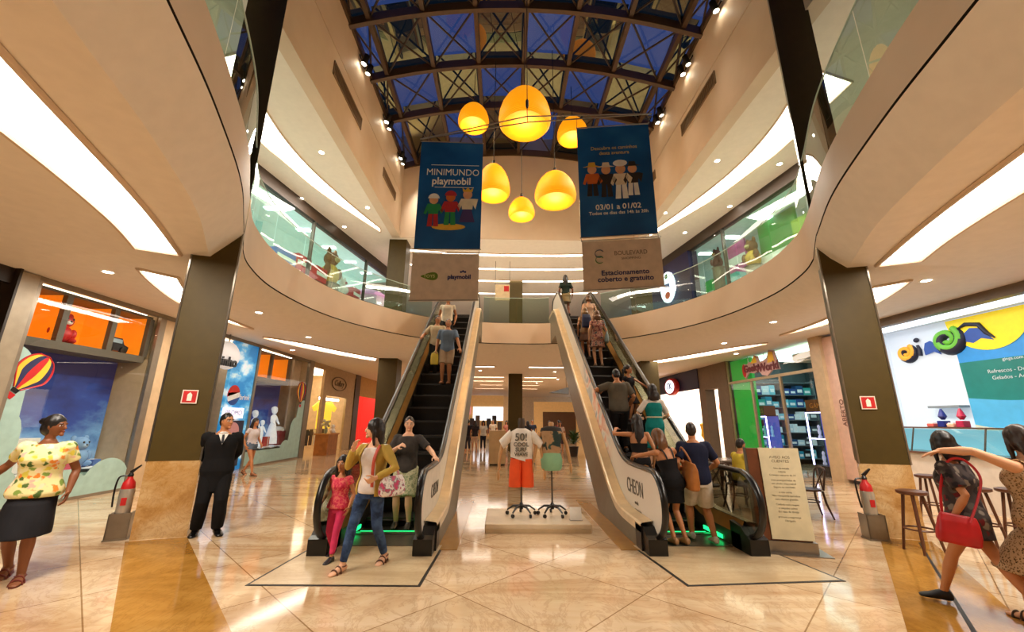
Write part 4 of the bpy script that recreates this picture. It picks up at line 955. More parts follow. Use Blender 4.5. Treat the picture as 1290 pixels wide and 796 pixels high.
m = MB(); m.prism([(X-0.07, yy-a, zz+b_) for a, b_ in ((0.6, 0.2), (1.0, 0.2), (0.95, 0.4), (0.85, 0.46))], (0.008, 0, 0)); m.prism([(X-0.07, yy-a, zz+b_) for a, b_ in ((1.6, 0.1), (2.0, 0.1), (1.95, 0.45), (1.75, 0.48))], (0.008, 0, 0)); m.build('yellow_patch', YEL, t)
mb = text_mb('Geeky', plane_M((X-0.075, yy-0.62, zz+0.02), (0, -1, 0), (0, 0, 1)), 0.38, 0.012, bold=0.012); mb.build('lettering', pm('#6e2b33', 0.5), t)
mb = text_mb('World', plane_M((X-0.075, yy-1.62, zz-0.04), (0, -1, 0), (0, 0, 1)), 0.42, 0.012, bold=0.012); mb.build('lettering', pm('#6e2b33', 0.5), t)
m = MB(); m.tube([(X-0.03, yy-0.4, zz+0.2), (X-0.03, yy-0.4, 4.15)], 0.01, 5); m.tube([(X-0.03, yy-1.4, zz+0.2), (X-0.03, yy-1.4, 4.15)], 0.01, 5); m.build('hanger', STEEL, t)
# wall shelving crowded with boxed goods
t = thing('wall_shelving', 'tall shelving full of blue boxed goods on the back wall of the green shop', 'shelving', (11.1, 17.0, 0))
m = MB()
for k in range(7): m.box(9.7, 12.45, 16.75, 17.2, 0.2+0.5*k, 0.23+0.5*k)
for y in (9.7, 11.1, 12.45): m.box(y-0.02, y+0.02, 16.75, 17.2, 0, 3.3)
m.build('boards', pm('#7d8a8f', 0.5), t)
rnd = random.Random(11); pal = ['#2f93b0', '#6fc3d6', '#d8eef2', '#1d4f7a', '#20262c', '#3aa39a', '#274a86', '#b7d7e2', '#46525a']
base_box = {}
names_r = ['lowest shelf', 'second shelf', 'third shelf', 'fourth shelf', 'fifth shelf', 'top shelf']
for k in range(6):
    y = 9.76
    while y < 12.12:
        wd = rnd.uniform(0.16, 0.34); hh = rnd.uniform(0.2, 0.42); c = rnd.choice(pal)
        if abs(y+wd/2-11.1) < wd/2+0.03: y += 0.06; continue
        key = c
        if key not in base_box:
            m = MB(); m.box(-0.5, 0.5, -0.14, 0.14, 0, 1, 0); m.box(-0.35, 0.35, -0.142, -0.139, 0.25, 0.6, 1)
            base_box[key] = m.mesh('boxed_goods')
            base_box[key].materials.append(pm(c, 0.4, 0, 0.22)); base_box[key].materials.append(pm('#dfeef0', 0.4, 0, 0.2))
            base_box[key].polygons.foreach_set('material_index', m.mi)
        o = link('boxed_goods', base_box[key]); o.location = (y+wd/2, 16.95, 0.235+0.5*k); o.scale = (wd-0.015, 1, hh)
        tag(o, 'blue or white boxed product on the %s of the green shop wall shelving' % names_r[k], 'box', 'boxed goods on the %s' % names_r[k]); y += wd
VIOL = em('#cfc8ff', 5)
def showcase(label, y0, y1, z1, lid):
    t = thing('glass_showcase', label, 'showcase', (X+0.7, (y0+y1)/2, 0))
    x0, x1 = X+0.45, X+0.95
    m = MB(); m.box(x0, x1, y0, y1, 0, 0.3); m.build('base', pm('#2c2a33', 0.4), t)
    m = MB()
    for y in (y0, y1): m.box(x0-0.01, x0+0.02, y-0.02, y+0.02, 0.3, z1)
    m.box(x0-0.01, x0+0.02, y0, y1, z1-0.03, z1); m.box(x0-0.01, x0+0.02, y0, y1, (0.3+z1)/2-0.02, (0.3+z1)/2+0.01); m.build('light_frame', VIOL, t)
    m = MB(); m.box(x1-0.03, x1, y0, y1, 0.3, z1); m.build('back', pm('#39427e', 0.5, 0, 0.5, '#4a58b8'), t)
    m = MB(); m.box(x0, x1, y0, y1, z1, z1+0.03); m.build('top', pm('#2c2a33', 0.4), t)
    nn = 4
    for s in range(2):
        for k in range(nn):
            y = y0 + (k+0.5)*(y1-y0)/nn; z = 0.31 if s == 0 else (0.3+z1)/2+0.012
            q = MB(); q.lathe([(0.05, 0), (0.06, 0.04), (0.03, 0.1), (0.055, 0.22), (0.03, 0.3), (0.045, 0.36), (0.01, 0.42)], 10, (x0+0.25, y, z)); o = q.build('collectible_figure', pm(('#7fa9c9', '#9c7fc9', '#4fae9a', '#c0c6d8')[k], 0.4, 0, 0.3), None, True)
            tag(o, 'collectible figure, %s shelf of %s, %s' % ('lower' if s == 0 else 'upper', lid, ['far end', 'second from far', 'second from near', 'near end'][3-k]), 'figurine', 'figures in the ' + lid)
    q = MB(); q.box(x0, x1-0.05, y0+0.05, y1-0.05, z1+0.03, z1+0.4); t2 = thing('game_carton', 'brown carton with dark lettering on top of the ' + lid, 'carton', (x0+0.2, (y0+y1)/2, z1+0.03)); q.build('carton', pm('#6a4522', 0.5), t2)
    mb = text_mb('GAMES', plane_M((x0-0.004, (y0+y1)/2, z1+0.2), (0, -1, 0), (0, 0, 1)), 0.22, 0.002); mb.build('lettering', pm('#c98b3a', 0.5), t2)
showcase('tall violet-lit glass showcase by the green wall', 15.85, 16.75, 1.85, 'showcase by the green wall')
showcase('tall violet-lit glass showcase at the near end of the green shop', 12.55, 13.7, 1.95, 'showcase at the near end')
t = thing('air_conditioner', 'white cassette air conditioner under the green shop ceiling', 'air conditioner', (X+0.8, 13.0, 3.6)); m = MB(); m.prism([(X+0.4, 12.5+a, 3.62+b_) for a, b_ in ((0, 0.1), (0.15, 0), (1.2, 0), (1.35, 0.1), (1.3, 0.3), (0.05, 0.3))], (0.7, 0, 0)); m.build('case', WHITE, t); m = MB(); m.box(X+0.39, X+0.4, 12.7, 13.6, 3.66, 3.72); m.build('vent', pm('#8d908c', 0.5), t)
# beige pilaster and pink panel
b = MB(); b.box(X-0.15, X+0.5, 11.85, 12.28, 0, ZS); b.box(X-0.1, X+0.5, 11.0, 11.2, 0, ZS); struct(b, 'trim_right_beige_pilaster', pm('#c7ae8c', 0.45))
t = thing('wall_panel', 'tall pale pink panel with a small vertical dark inscription beside the right column', 'panel', (X, 11.5, 0)); m = MB(); m.box(X-0.05, X+0.1, 11.2, 11.85, 0.1, 4.1); m.build('board', pm('#d9b5a4', 0.45), t)
mb = text_mb('ABERTO', plane_M((X-0.055, 11.55, 1.9), (0, 0, 1), (0, 1, 0)), 0.2, 0.002); mb.build('lettering', pm('#5a2a24', 0.5), t)
# white snack shop
b = MB(); b.box(X+0.9, X+1.0, 4.5, 11.0, 0, 4.1); b.box(X-0.1, X+0.9, 10.75, 11.0, 0, ZS); struct(b, 'wall_right_snack_shop', pm('#c9d3dd', 0.45, 0, 0.3, '#dbe6f2', 0))
b = MB(); b.box(X, X+1.0, 4.5, 11, 4.0, 4.02); struct(b, 'ceiling_snack_shop', pm('#c3cad0', 0.5, 0, 0.2, '#cdd6de')); b = MB(); b.box(X-0.15, X+0.02, 4.5, 10.8, 3.98, ZS); struct(b, 'trim_right_snack_header', pm('#6d5f50', 0.4))
fill_panel(X+0.15, X+0.6, 6.0, 10.5, 3.98, em('#e4f0ff', 2.0))
XW = X + 0.89
t = thing('wall_mural', 'beach mural with yellow sun, blue sky and teal sea in the snack shop', 'mural', (XW, 7.3, 1.4))
y0, y1 = 9.12, 5.2
m = MB(); m.box(XW-0.012, XW-0.008, y0, y1, 1.3, 3.98, 0)
def wave(zl, amp, ph, m_i, d, z0=1.3):
    pts = [(XW-d, y0 + (y1-y0)*k/30, zl + amp*sin(ph+k*0.32)) for k in range(31)]
    m.prism([(XW-d, y0, z0)] + pts + [(XW-d, y1, z0)], (0.002, 0, 0), m_i)
m.cm = 0
wave(2.98, 0.0, 0, 1, 0.016); wave(2.15, 0.05, 2.4, 2, 0.020); wave(1.66, 0.12, 3.6, 3, 0.024)
m.prism([(XW-0.028, 8.38 + 0.80*cos(pi + pi*i/24), 3.98 + 0.80*sin(pi + pi*i/24)) for i in range(25)], (0.002, 0, 0), 4)
m.build('painting', [pm('#2f8fd6', 0.5, 0, 0.25), pm('#14766f', 0.5, 0, 0.25), pm('#4fa6d0', 0.5, 0, 0.25), pm('#cfc9ac', 0.5, 0, 0.2), pm('#f0d21c', 0.5, 0, 0.35)], t)
mb = text_mb('Refrescos - Doces & Sucos', plane_M((XW-0.03, 8.0, 2.72), (0, -1, 0), (0, 0, 1)), 0.11, 0.002); text_mb('Gelados - Açaí - Lanches', plane_M((XW-0.03, 8.0, 2.58), (0, -1, 0), (0, 0, 1)), 0.11, 0.002, mb=mb); text_mb('ginga.com', plane_M((XW-0.03, 8.1, 2.95), (0, -1, 0), (0, 0, 1)), 0.09, 0.002, mb=mb); mb.build('lettering', pm('#d7e6ea', 0.5), t)
t = thing('wall_letters', 'colourful swirly GinGa lettering across the white snack shop wall', 'letters', (XW, 8.9, 3.2))
def swirl(cy, cz, r, mat, nm, turns=1.55, start=0.6, w=0.34):
    mb = MB(); n = 34
    pts = [(XW-0.035, cy + (r*(1-0.78*i/n))*cos(start + turns*2*pi*i/n), cz + (r*(1-0.78*i/n))*sin(start + turns*2*pi*i/n)*0.95) for i in range(n+1)]
    mb.tube(pts, [r*w*(0.55+0.45*sin(pi*min(1, i/n*1.3+0.1))) for i in range(n+1)], 8, 0, flat=1.0)
    mb.build(nm, mat, t, True)
    mb = MB(); mb.tube([(p[0]+0.03, p[1]-0.02, p[2]-0.03) for p in pts], [r*w*1.25*(0.55+0.45*sin(pi*min(1, i/n*1.3+0.1))) for i in range(n+1)], 8, 0, flat=1.0); mb.build('dark_outline', pm('#1b1c34', 0.5), t, True)
swirl(10.27, 3.41, 0.21, pm('#eda52c', 0.5, 0, 0.3), 'letter_orange_g', start=-1.0+pi)
swirl(9.22, 3.56, 0.30, pm('#63ad33', 0.5, 0, 0.3), 'letter_green_g', start=-1.0+pi)
LB = pm('#2a4f9c', 0.5, 0, 0.25); DK = pm('#1b1c34', 0.5)
m = MB(); m.tube([(XW-0.03, 9.93, 3.28), (XW-0.03, 9.91, 3.42), (XW-0.03, 9.94, 3.55)], [0.05, 0.045, 0.03], 8); m.ball((XW-0.03, 9.94, 3.68), (0.03, 0.075, 0.06)); m.build('letter_i', DK, t, True)
m = MB(); m.prism([(XW-0.04, 9.62+a*0.9, 3.42+b_*0.9) for a, b_ in ((0.2, -0.16), (0.2, 0.0), (0.14, 0.16), (0.0, 0.2), (-0.10, 0.1), (-0.2, -0.2), (-0.05, -0.1))], (0.03, 0, 0)); m.build('letter_n', LB, t)
m = MB(); m.prism([(XW-0.04, 8.66+a, 3.58+b_) for a, b_ in ((0.22, 0.02), (0.2, -0.14), (0.05, -0.2), (-0.12, -0.12), (-0.34, -0.2), (-0.22, -0.02), (-0.16, 0.1), (0.05, 0.14))], (0.03, 0, 0)); m.build('letter_a', LB, t)
m = MB(); m.tube([(XW-0.05, 8.96, 3.74), (XW-0.05, 8.76, 3.82), (XW-0.05, 8.51, 3.76), (XW-0.05, 8.40, 3.54), (XW-0.05, 8.28, 3.42)], [0.015, 0.045, 0.05, 0.045, 0.015], 8); m.build('letter_a_stroke', DK, t, True)
t = thing('wall_shelf', 'small grey ledge on the white wall above the drink dispensers', 'shelf', (XW, 9.5, 2.0)); m = MB(); m.box(XW-0.25, XW, 9.15, 9.85, 1.98, 2.03); m.build('board', pm('#8f979e', 0.5), t)
# counter with glass display
t = thing('snack_counter', 'white counter with slanted glass display case before the snack shop', 'counter', (8.7, 8, 0))
m = MB(); m.box(8.55, 9.15, 5.0, 10.6, 0, 1.0); m.build('base', pm('#d9cfc4', 0.4), t)
m = MB(); m.box(8.5, 9.2, 5.0, 10.6, 1.0, 1.04); m.box(8.72, 9.2, 5.0, 10.6, 1.52, 1.55); m.build('tops', STEEL, t)
m = MB(); m.quad((8.56, 5, 1.04), (8.56, 10.6, 1.04), (8.72, 10.6, 1.52), (8.72, 5, 1.52)); m.build('glass_front', glass_mat('counter_glass', '#bfe3ea', 1, 0.12), t)
for y in (5.0, 6.4, 7.8, 9.2, 10.6): m = MB(); m.tube([(8.56, y, 1.04), (8.72, y, 1.53)], 0.015, 6); m.build('post', STEELD, t)
m = MB(); m.box(9.1, 9.12, 5.0, 10.6, 1.04, 1.5); m.build('lit_back', em('#a8dbe6', 0.8), t)
def dispenser(y, c, label):
    t = thing('cup_dispenser', label, 'dispenser', (8.95, y, 1.55)); m = MB(); m.box(8.88, 9.04, y-0.07, y+0.07, 1.55, 1.68, 0, 0.01); m.build('base', pm(c, 0.4), t)
    m = MB(); m.lathe([(0.03, 0.13), (0.075, 0.2), (0.04, 0.3), (0.015, 0.36)], 12, (8.96, y, 1.57)); m.build('top_cone', pm(c, 0.4), t, True)
dispenser(8.75, '#1d2f86', 'dark blue dispenser with conical top on the snack counter'); dispenser(8.38, '#c22a54', 'crimson dispenser with conical top on the snack counter')
for k, (y, c) in enumerate(((8.98, '#e06a62'), (8.57, '#f0b9a0'))):
    t = thing('napkin_box', ['coral', 'pale peach'][k] + ' low box on the snack counter', 'box', (8.95, y, 1.55)); m = MB(); m.box(8.88, 9.04, y-0.07, y+0.07, 1.55, 1.62, 0, 0.012); m.build('case', pm(c, 0.5), t); m = MB(); m.box(8.9, 9.02, y-0.05, y+0.05, 1.62, 1.64); m.build('napkins', WHITE, t)
b = MB(); b.box(X, 13, -5, 4.5, 0, ZS); struct(b, 'wall_right_near', BEIGE)
t = thing('orange_board', 'orange board high at the right edge beside the snack shop', 'board', (X, 6.3, 3.6)); m = MB(); m.box(X-0.2, X+0.0, 5.8, 6.55, 3.35, 3.97); m.build('panel', pm('#e0682a', 0.5), t)
# ------------------------------------------------------------------ upper gallery shops
def wallframe(A, D):
    d = Vector(D).normalized(); n = Vector((d.y, -d.x, 0))      # n points to the void on the left side
    return Vector(A), d, n
LA, LD, LN = wallframe((-9.1, 9.5, 0), (2.2, 11.8, 0))
RA, RD, RN = wallframe((9.2, 9.5, 0), (-1.8, 11.8, 0)); RN = -RN
def PT(side, s, off, z):
    A, d, n = (LA, LD, LN) if side < 0 else (RA, RD, RN)
    p = A + d*s - n*off; return Vector((p.x, p.y, z))
def slabq(mb, side, s0, s1, o0, o1, z0, z1, m=None):
    vs = [PT(side, s, o, z) for z in (z0, z1) for s, o in ((s0, o0), (s1, o0), (s1, o1), (s0, o1))]
    mb.add(vs, [(0, 3, 2, 1), (4, 5, 6, 7), (0, 1, 5, 4), (1, 2, 6, 5), (2, 3, 7, 6), (3, 0, 4, 7)], m)
for sd, nm in ((-1, 'left'), (1, 'right')):
    b = MB(); slabq(b, sd, -8, 13, -0.02, 0.25, 9.28, ZB); struct(b, 'trim_%s_gallery_header' % nm, pm('#3b2a1c', 0.5))
    b = MB(); slabq(b, sd, -8, 13, 1.9, 2.0, 5.2, ZB); slabq(b, sd, -8, 13, 0.25, 1.9, 9.32, 9.36); struct(b, 'wall_%s_gallery_shops' % nm, pm('#b9d2cc', 0.5, 0, 0.55 if sd < 0 else 0.12, '#cfeee6'))  # walls glow by themselves: lit interior put into their colour
    b = MB(); b.quad(PT(sd, -8, 0.05, 5.2), PT(sd, 13, 0.05, 5.2), PT(sd, 13, 0.05, 9.3), PT(sd, -8, 0.05, 9.3)); struct(b, 'window_%d_gallery_shopfront' % (6 if sd < 0 else 7), glass_mat('gallery_shop_glass_' + nm, '#dff0ea', 0.9, 0.10))
    b = MB()
    for s in (-3, 1.3, 5.55, 9.7, 12.9): slabq(b, sd, s-0.03, s+0.03, -0.02, 0.12, 5.2, 9.3)
    struct(b, 'trim_%s_gallery_mullions' % nm, STEELD)
    for k, s in enumerate((0.5, 2.6, 4.4, 6.2, 8.0, 9.8, 11.4)):
        p = PT(sd, s, 1.0, 9.31); b = MB(); b.box(p.x-0.28, p.x+0.28, p.y-0.12, p.y+0.12, 9.29, 9.315); struct(b, 'ceiling_gallery_shop_lamp', em('#f2fff8', 10))
def tallblock(side, s0, s1, z0, z1, col, label, e=0.3, name='display_block', o0=0.5, o1=1.2, cat='display'):
    t = thing(name, label, cat, PT(side, (s0+s1)/2, (o0+o1)/2, 5.2))
    m = MB(); slabq(m, side, s0, s1, o0, o1, z0, z1); m.build('panel', pm(col, 0.5, 0, e), t)
    m = MB(); slabq(m, side, s0+0.1, s1-0.1, o0+0.1, o1-0.1, 5.2, z0); m.build('stand', pm('#8f8a86', 0.5), t)
    m = MB(); slabq(m, side, s0, s1, o0-0.02, o0, z0+(z1-z0)*0.35, z0+(z1-z0)*0.6); m.build('stripe', pm('#f4efe9', 0.5, 0, e), t)
def shopitem(side, s, z): p = PT(side, s, 0.8, z); return (p.x, p.y, p.z)
tallblock(-1, 5.5, 6.3, 7.3, 7.95, '#c81f26', 'red block with white band upstairs, left of the big toy bear')
tallblock(-1, 6.7, 7.4, 7.3, 7.9, '#d3252a', 'red block with white band right beside the big toy bear upstairs')
tallblock(-1, 9.6, 10.2, 7.3, 7.9, '#c81f30', 'red block near the pink tent behind the left gallery glass')
tallblock(-1, 4.4, 5.4, 7.2, 7.75, '#3f6fb5', 'blue block at the near end of left upstairs display')
tallblock(-1, 3.4, 4.3, 6.9, 7.5, '#7ea5c9', 'pale blue block at the near end of left upstairs display')
def bigbear(label, side, s, z, r, mats):
    x, y, zz = shopitem(side, s, z); t = thing('toy_figure', label, 'toy', (x, y, 5.2))
    m = MB(); m.ball((x, y, z+r*0.8), (r*0.75, r*0.75, r*0.95)); m.build('body', mats[0], t, True)
    m = MB(); m.ball((x, y, z+r*2.2), (r*0.6, r*0.62, r*0.62)); h = m.build('head', mats[1], t, True)
    dr = (-LN if side > 0 else LN) if False else (LN if side < 0 else RN)
    for q in (-1, 1):
        m = MB(); c = Vector((x, y, z+r*2.75)) + (LD if side < 0 else RD)*q*r*0.42; m.ball(c, (r*0.16, r*0.2, r*0.42)); m.build('ear', mats[1], h, True)
        m = MB(); c = Vector((x, y, z+r*1.1)) + (LD if side < 0 else RD)*q*r*0.8 + dr*r*0.3; m.ball(c, (r*0.26, r*0.3, r*0.5)); m.build('arm', mats[1], t, True)
    m = MB(); c = Vector((x, y, z+r*2.1)) + dr*r*0.5; m.ball(c, (r*0.28, r*0.3, r*0.22)); m.build('muzzle', mats[2], h, True)
    m = MB(); m.lathe([(r*0.8, 5.2), (r*0.8, z-0.02), (r*0.9, z)], 16, (x, y, 0)); m.build('stand', pm('#a58f7a', 0.5), t)
bigbear('big brown toy with pointed ears and yellow shirt behind the left gallery glass', -1, 8.0, 7.5, 0.55, (pm('#dfb13c', 0.6, 0, 0.2), pm('#8a5526', 0.6, 0, 0.12), pm('#e8cf9a', 0.6)))
bigbear('white toy with red trim upstairs, between the bear and the last red block', -1, 9.1, 7.3, 0.3, (pm('#e8e4de', 0.6, 0, 0.2), pm('#e8e4de', 0.6, 0, 0.2), RED))
x, y, z = shopitem(-1, 11.5, 7.9); t = thing('play_tent', 'round pink tent top behind the far end of left gallery glass', 'tent', (x, y, 5.2))
m = MB(); m.lathe([(1.1, 0.0), (1.0, 0.12), (0.7, 0.3), (0.3, 0.44), (0.02, 0.5)], 24, (x, y, 7.9)); m.build('canopy', pm('#f3a9dc', 0.6, 0, 0.45), t, True); m = MB(); m.lathe([(0.9, 5.2), (0.9, 7.9)], 20, (x, y, 0)); m.build('wall', pm('#f6d9ea', 0.6, 0, 0.2), t, True)
# right gallery
b = MB(); slabq(b, 1, 7.8, 13, -0.06, 0.4, 5.2, 9.3); struct(b, 'wall_right_gallery_navy_shop', pm('#221c4a', 0.5))
x, y, z = PT(1, 9.5, -0.15, 8.0); t = thing('oval_sign', 'glowing white oval sign with blue and red shapes on the navy upstairs shop', 'sign', (x, y, z))
Mx = plane_M(PT(1, 9.5, -0.12, 8.05), -RD, (0, 0, 1))
m = MB(); m.prism([Mx @ Vector((0.62*cos(2*pi*i/28), 0.78*sin(2*pi*i/28), 0)) for i in range(28)], Mx.to_3x3() @ Vector((0, 0, 0.08))); m.build('face', em('#e9f3ff', 1.5), t)
m = MB(); m.prism([Mx @ Vector((a, b_, 0.085)) for a, b_ in ((-0.3, -0.1), (0.3, -0.2), (0.2, 0.15), (-0.25, 0.2))], Mx.to_3x3() @ Vector((0, 0, 0.01)), 0); m.prism([Mx @ Vector((0.22*cos(2*pi*i/12), -0.42+0.18*sin(2*pi*i/12), 0.085)) for i in range(12)], Mx.to_3x3() @ Vector((0, 0, 0.01)), 1); m.prism([Mx @ Vector((a, b_, 0.085)) for a, b_ in ((-0.1, 0.45), (0.1, 0.45), (0.14, 0.68), (-0.12, 0.66))], Mx.to_3x3() @ Vector((0, 0, 0.01)), 2); m.build('emblem', [pm('#3f6fc0', 0.5), pm('#e2744f', 0.5), pm('#3f9a50', 0.5)], t)
tallblock(1, 3.3, 5.0, 5.9, 9.2, '#158a3a', 'tall green panel behind the right gallery glass', 0.22, o0=1.2, o1=1.3)
tallblock(1, 5.8, 6.8, 7.6, 9.1, '#c2508f', 'magenta panel behind the right gallery glass', 0.25, o0=1.2, o1=1.3)
tallblock(1, 5.6, 6.3, 6.6, 7.5, '#2ea6a0', 'teal block low behind the right gallery glass', 0.3)
tallblock(1, 7.1, 7.6, 6.4, 7.7, '#55a85f', 'light green block beside the navy upstairs shop', 0.3)
tallblock(1, 2.0, 3.2, 6.6, 8.5, '#8fae2f', 'lime panel at the near end of right upstairs display', 0.25, o0=0.9, o1=1.0)
bigbear('big brown toy in yellow overalls behind the right gallery glass', 1, 5.0, 7.5, 0.38, (pm('#d9a23a', 0.6, 0, 0.15), pm('#7a4a24', 0.6, 0, 0.1), pm('#e2c48e', 0.6)))
bigbear('small dark brown toy high by the magenta panel upstairs', 1, 7.0, 8.2, 0.3, (pm('#5a2a20', 0.6), pm('#5a2a20', 0.6), pm('#c9a070', 0.6)))
# exit sign hanging on the upper landing
t = thing('hanging_sign', 'small cream hanging sign with red square on the upper landing', 'sign', (-0.55, 20.0, 8.6)); m = MB(); m.box(-0.95, -0.2, 19.98, 20.02, 7.6, 8.45); m.build('board', pm('#d9c4a0', 0.5), t)
m = MB(); m.box(-0.5, -0.24, 19.97, 19.98, 8.08, 8.38); m.build('red_square', RED, t); m = MB(); m.tube([(-0.95, 20, 8.45), (-0.95, 20, 9.75)], 0.012, 5); m.tube([(-0.2, 20, 8.45), (-0.2, 20, 9.75)], 0.012, 5); m.build('wire', STEELD, t)
b = MB(); b.box(-0.12, 0.9, 22.98, 23.0, 5.2, 6.6); struct(b, 'trim_column_amber_glow', pm('#c9952a', 0.4, 0, 0.4, '#d8a23a'))  # yellow glow at the far column, put in as a self-lit sheet
# ------------------------------------------------------------------ loose things on the ground floor
# info stand by the right escalator
t = thing('info_stand', 'cream information board on brown wooden stand with steel base, right of the right escalator', 'stand', (3.20, 5.74, 0), radians(-14))
m = MB(); m.box(-0.36, 0.46, -0.18, 0.24, 0, 0.012); m.build('floor_plate', STEEL, t, world=False)
m = MB(); m.prism([(-0.34, -0.08, 0.012), (-0.34, 0.12, 0.012), (-0.34, 0.12, 0.14), (-0.34, -0.08, 0.14)], (0.68, 0, 0)); m.build('base', STEEL, t, world=False)
m = MB(); m.prism([(-0.32, -0.05, 0.14), (-0.32, 0.09, 0.14), (-0.32, 0.13, 1.27), (-0.32, 0.03, 1.27)], (0.62, 0, 0)); m.build('wooden_body', pm('#6b3a1e', 0.4, var=0.2), t, world=False)
m = MB(); m.prism([(-0.17, -0.065, 0.16), (-0.17, -0.05, 0.16), (-0.17, 0.03, 1.28), (-0.17, 0.015, 1.28)], (0.49, 0, 0)); m.build('cream_panel', pm('#d8cfae', 0.3), t, world=False)
m = MB(); m.prism([(-0.33, -0.052, 0.14), (-0.33, 0.092, 0.14), (-0.33, 0.132, 1.28), (-0.33, 0.028, 1.28)], (0.012, 0, 0)); m.build('edge_trim', STEELD, t, world=False)
lnM = lambda y: plane_M((0.075, -0.0655 + (y-0.16)*0.0714, y), (1, 0, 0), (0, 0.0714, 1))
mb = text_mb('AVISO AOS', lnM(1.16), 0.05, 0.0008); text_mb('CLIENTES', lnM(1.11), 0.05, 0.0008, mb=mb)
for k, s_ in enumerate(('Uso da escada', 'rolante', 'Crianças menores de 10', 'anos acompanhadas de', 'um adulto responsável', 'Segure no corrimão', 'e não corra', 'Não transporte carrinhos', 'nem objetos grandes', 'Cuidado com roupas', 'e calçados soltos', 'Em caso de dúvida', 'procure a segurança', 'Obrigado')):
    text_mb(s_, lnM(1.02 - 0.043*k - 0.02*(k//3)), 0.032, 0.0008, mb=mb)
mb.build('lettering', pm('#6f6653', 0.5), t, world=False)
# extinguishers in chrome floor holders
def extinguisher(x, y, label, rz):
    t = thing('fire_extinguisher', label, 'fire extinguisher', (x, y, 0), rz)
    m = MB(); m.box(-0.13, 0.13, -0.11, 0.11, 0, 0.02); m.box(-0.12, 0.12, -0.10, -0.085, 0.02, 0.34); m.box(-0.12, -0.105, -0.1, 0.1, 0.02, 0.34); m.box(0.105, 0.12, -0.1, 0.1, 0.02, 0.34); m.build('floor_holder', STEEL, t, world=False)
    m = MB(); m.lathe([(0.078, 0.03), (0.085, 0.05), (0.085, 0.62), (0.07, 0.68)], 20); m.build('chrome_sleeve', pm('#c4bdb0', 0.25, 0.6), t, True, world=False)
    m = MB(); m.lathe([(0.07, 0.6), (0.08, 0.66), (0.07, 0.73), (0.035, 0.78), (0.03, 0.81)], 18); m.build('red_shoulder', RED, t, True, world=False)
    m = MB(); m.lathe([(0.03, 0.80), (0.035, 0.83), (0.02, 0.86)], 12); m.prism([(0.0, -0.015, 0.84), (0.02, -0.015, 0.86), (0.10, -0.015, 0.95), (0.09, -0.015, 0.965), (-0.02, -0.015, 0.88)], (0, 0.03, 0)); m.build('lever', BLACK, t, world=False)
    m = MB(); m.tube(spline([(-0.03, 0, 0.82), (-0.12, 0.0, 0.8), (-0.135, -0.02, 0.62), (-0.12, -0.03, 0.42)], 5), 0.012, 6); m.build('hose', BLACK, t, True, world=False)
    m = MB(); m.box(-0.03, 0.03, -0.088, -0.084, 0.44, 0.54); m.build('red_label', RED, t, world=False)
extinguisher(-5.78, 6.28, 'red fire extinguisher in chrome holder, left of the left front column', 0.5)
extinguisher(4.90, 6.32, 'red fire extinguisher in chrome holder, at left side of the right front column', -0.2)
# red extinguisher signs on the columns
def redsign(p0, p1, f, z, label):
    a, c = Vector((p0[0], p0[1], 0)), Vector((p1[0], p1[1], 0)); d = (c-a).normalized(); n = Vector((d.y, -d.x, 0))
    o = a.lerp(c, f) + n*0.02; o.z = z; M = plane_M(o, d, (0, 0, 1))
    t = thing('safety_sign', label, 'sign', tuple(o), 0, 'red safety signs on the front columns')
    def bx(x0, x1, y0, y1, e, mat, nm): m = MB(); m.prism([M @ Vector(q) for q in ((x0, y0, 0), (x1, y0, 0), (x1, y1, 0), (x0, y1, 0))], n*e); m.build(nm, mat, t)
    bx(-0.10, 0.10, -0.10, 0.10, 0.006, pm('#e9d7c8', 0.5), 'plate'); bx(-0.085, 0.085, -0.085, 0.085, 0.008, RED, 'red_field')
    m = MB(); m.prism([M @ Vector(q) for q in ((-0.03, -0.06, 0.008), (0.03, -0.06, 0.008), (0.03, 0.03, 0.008), (0.0, 0.065, 0.008), (-0.03, 0.03, 0.008))], n*0.003); m.build('symbol', pm('#f2e8da', 0.5), t)
redsign(CL[0], CL[1], 0.56, 1.93, 'small red and white safety sign on the left front column')
redsign(CR[1], CR[0], 0.42, 1.93, 'small red and white safety sign on the right front column')
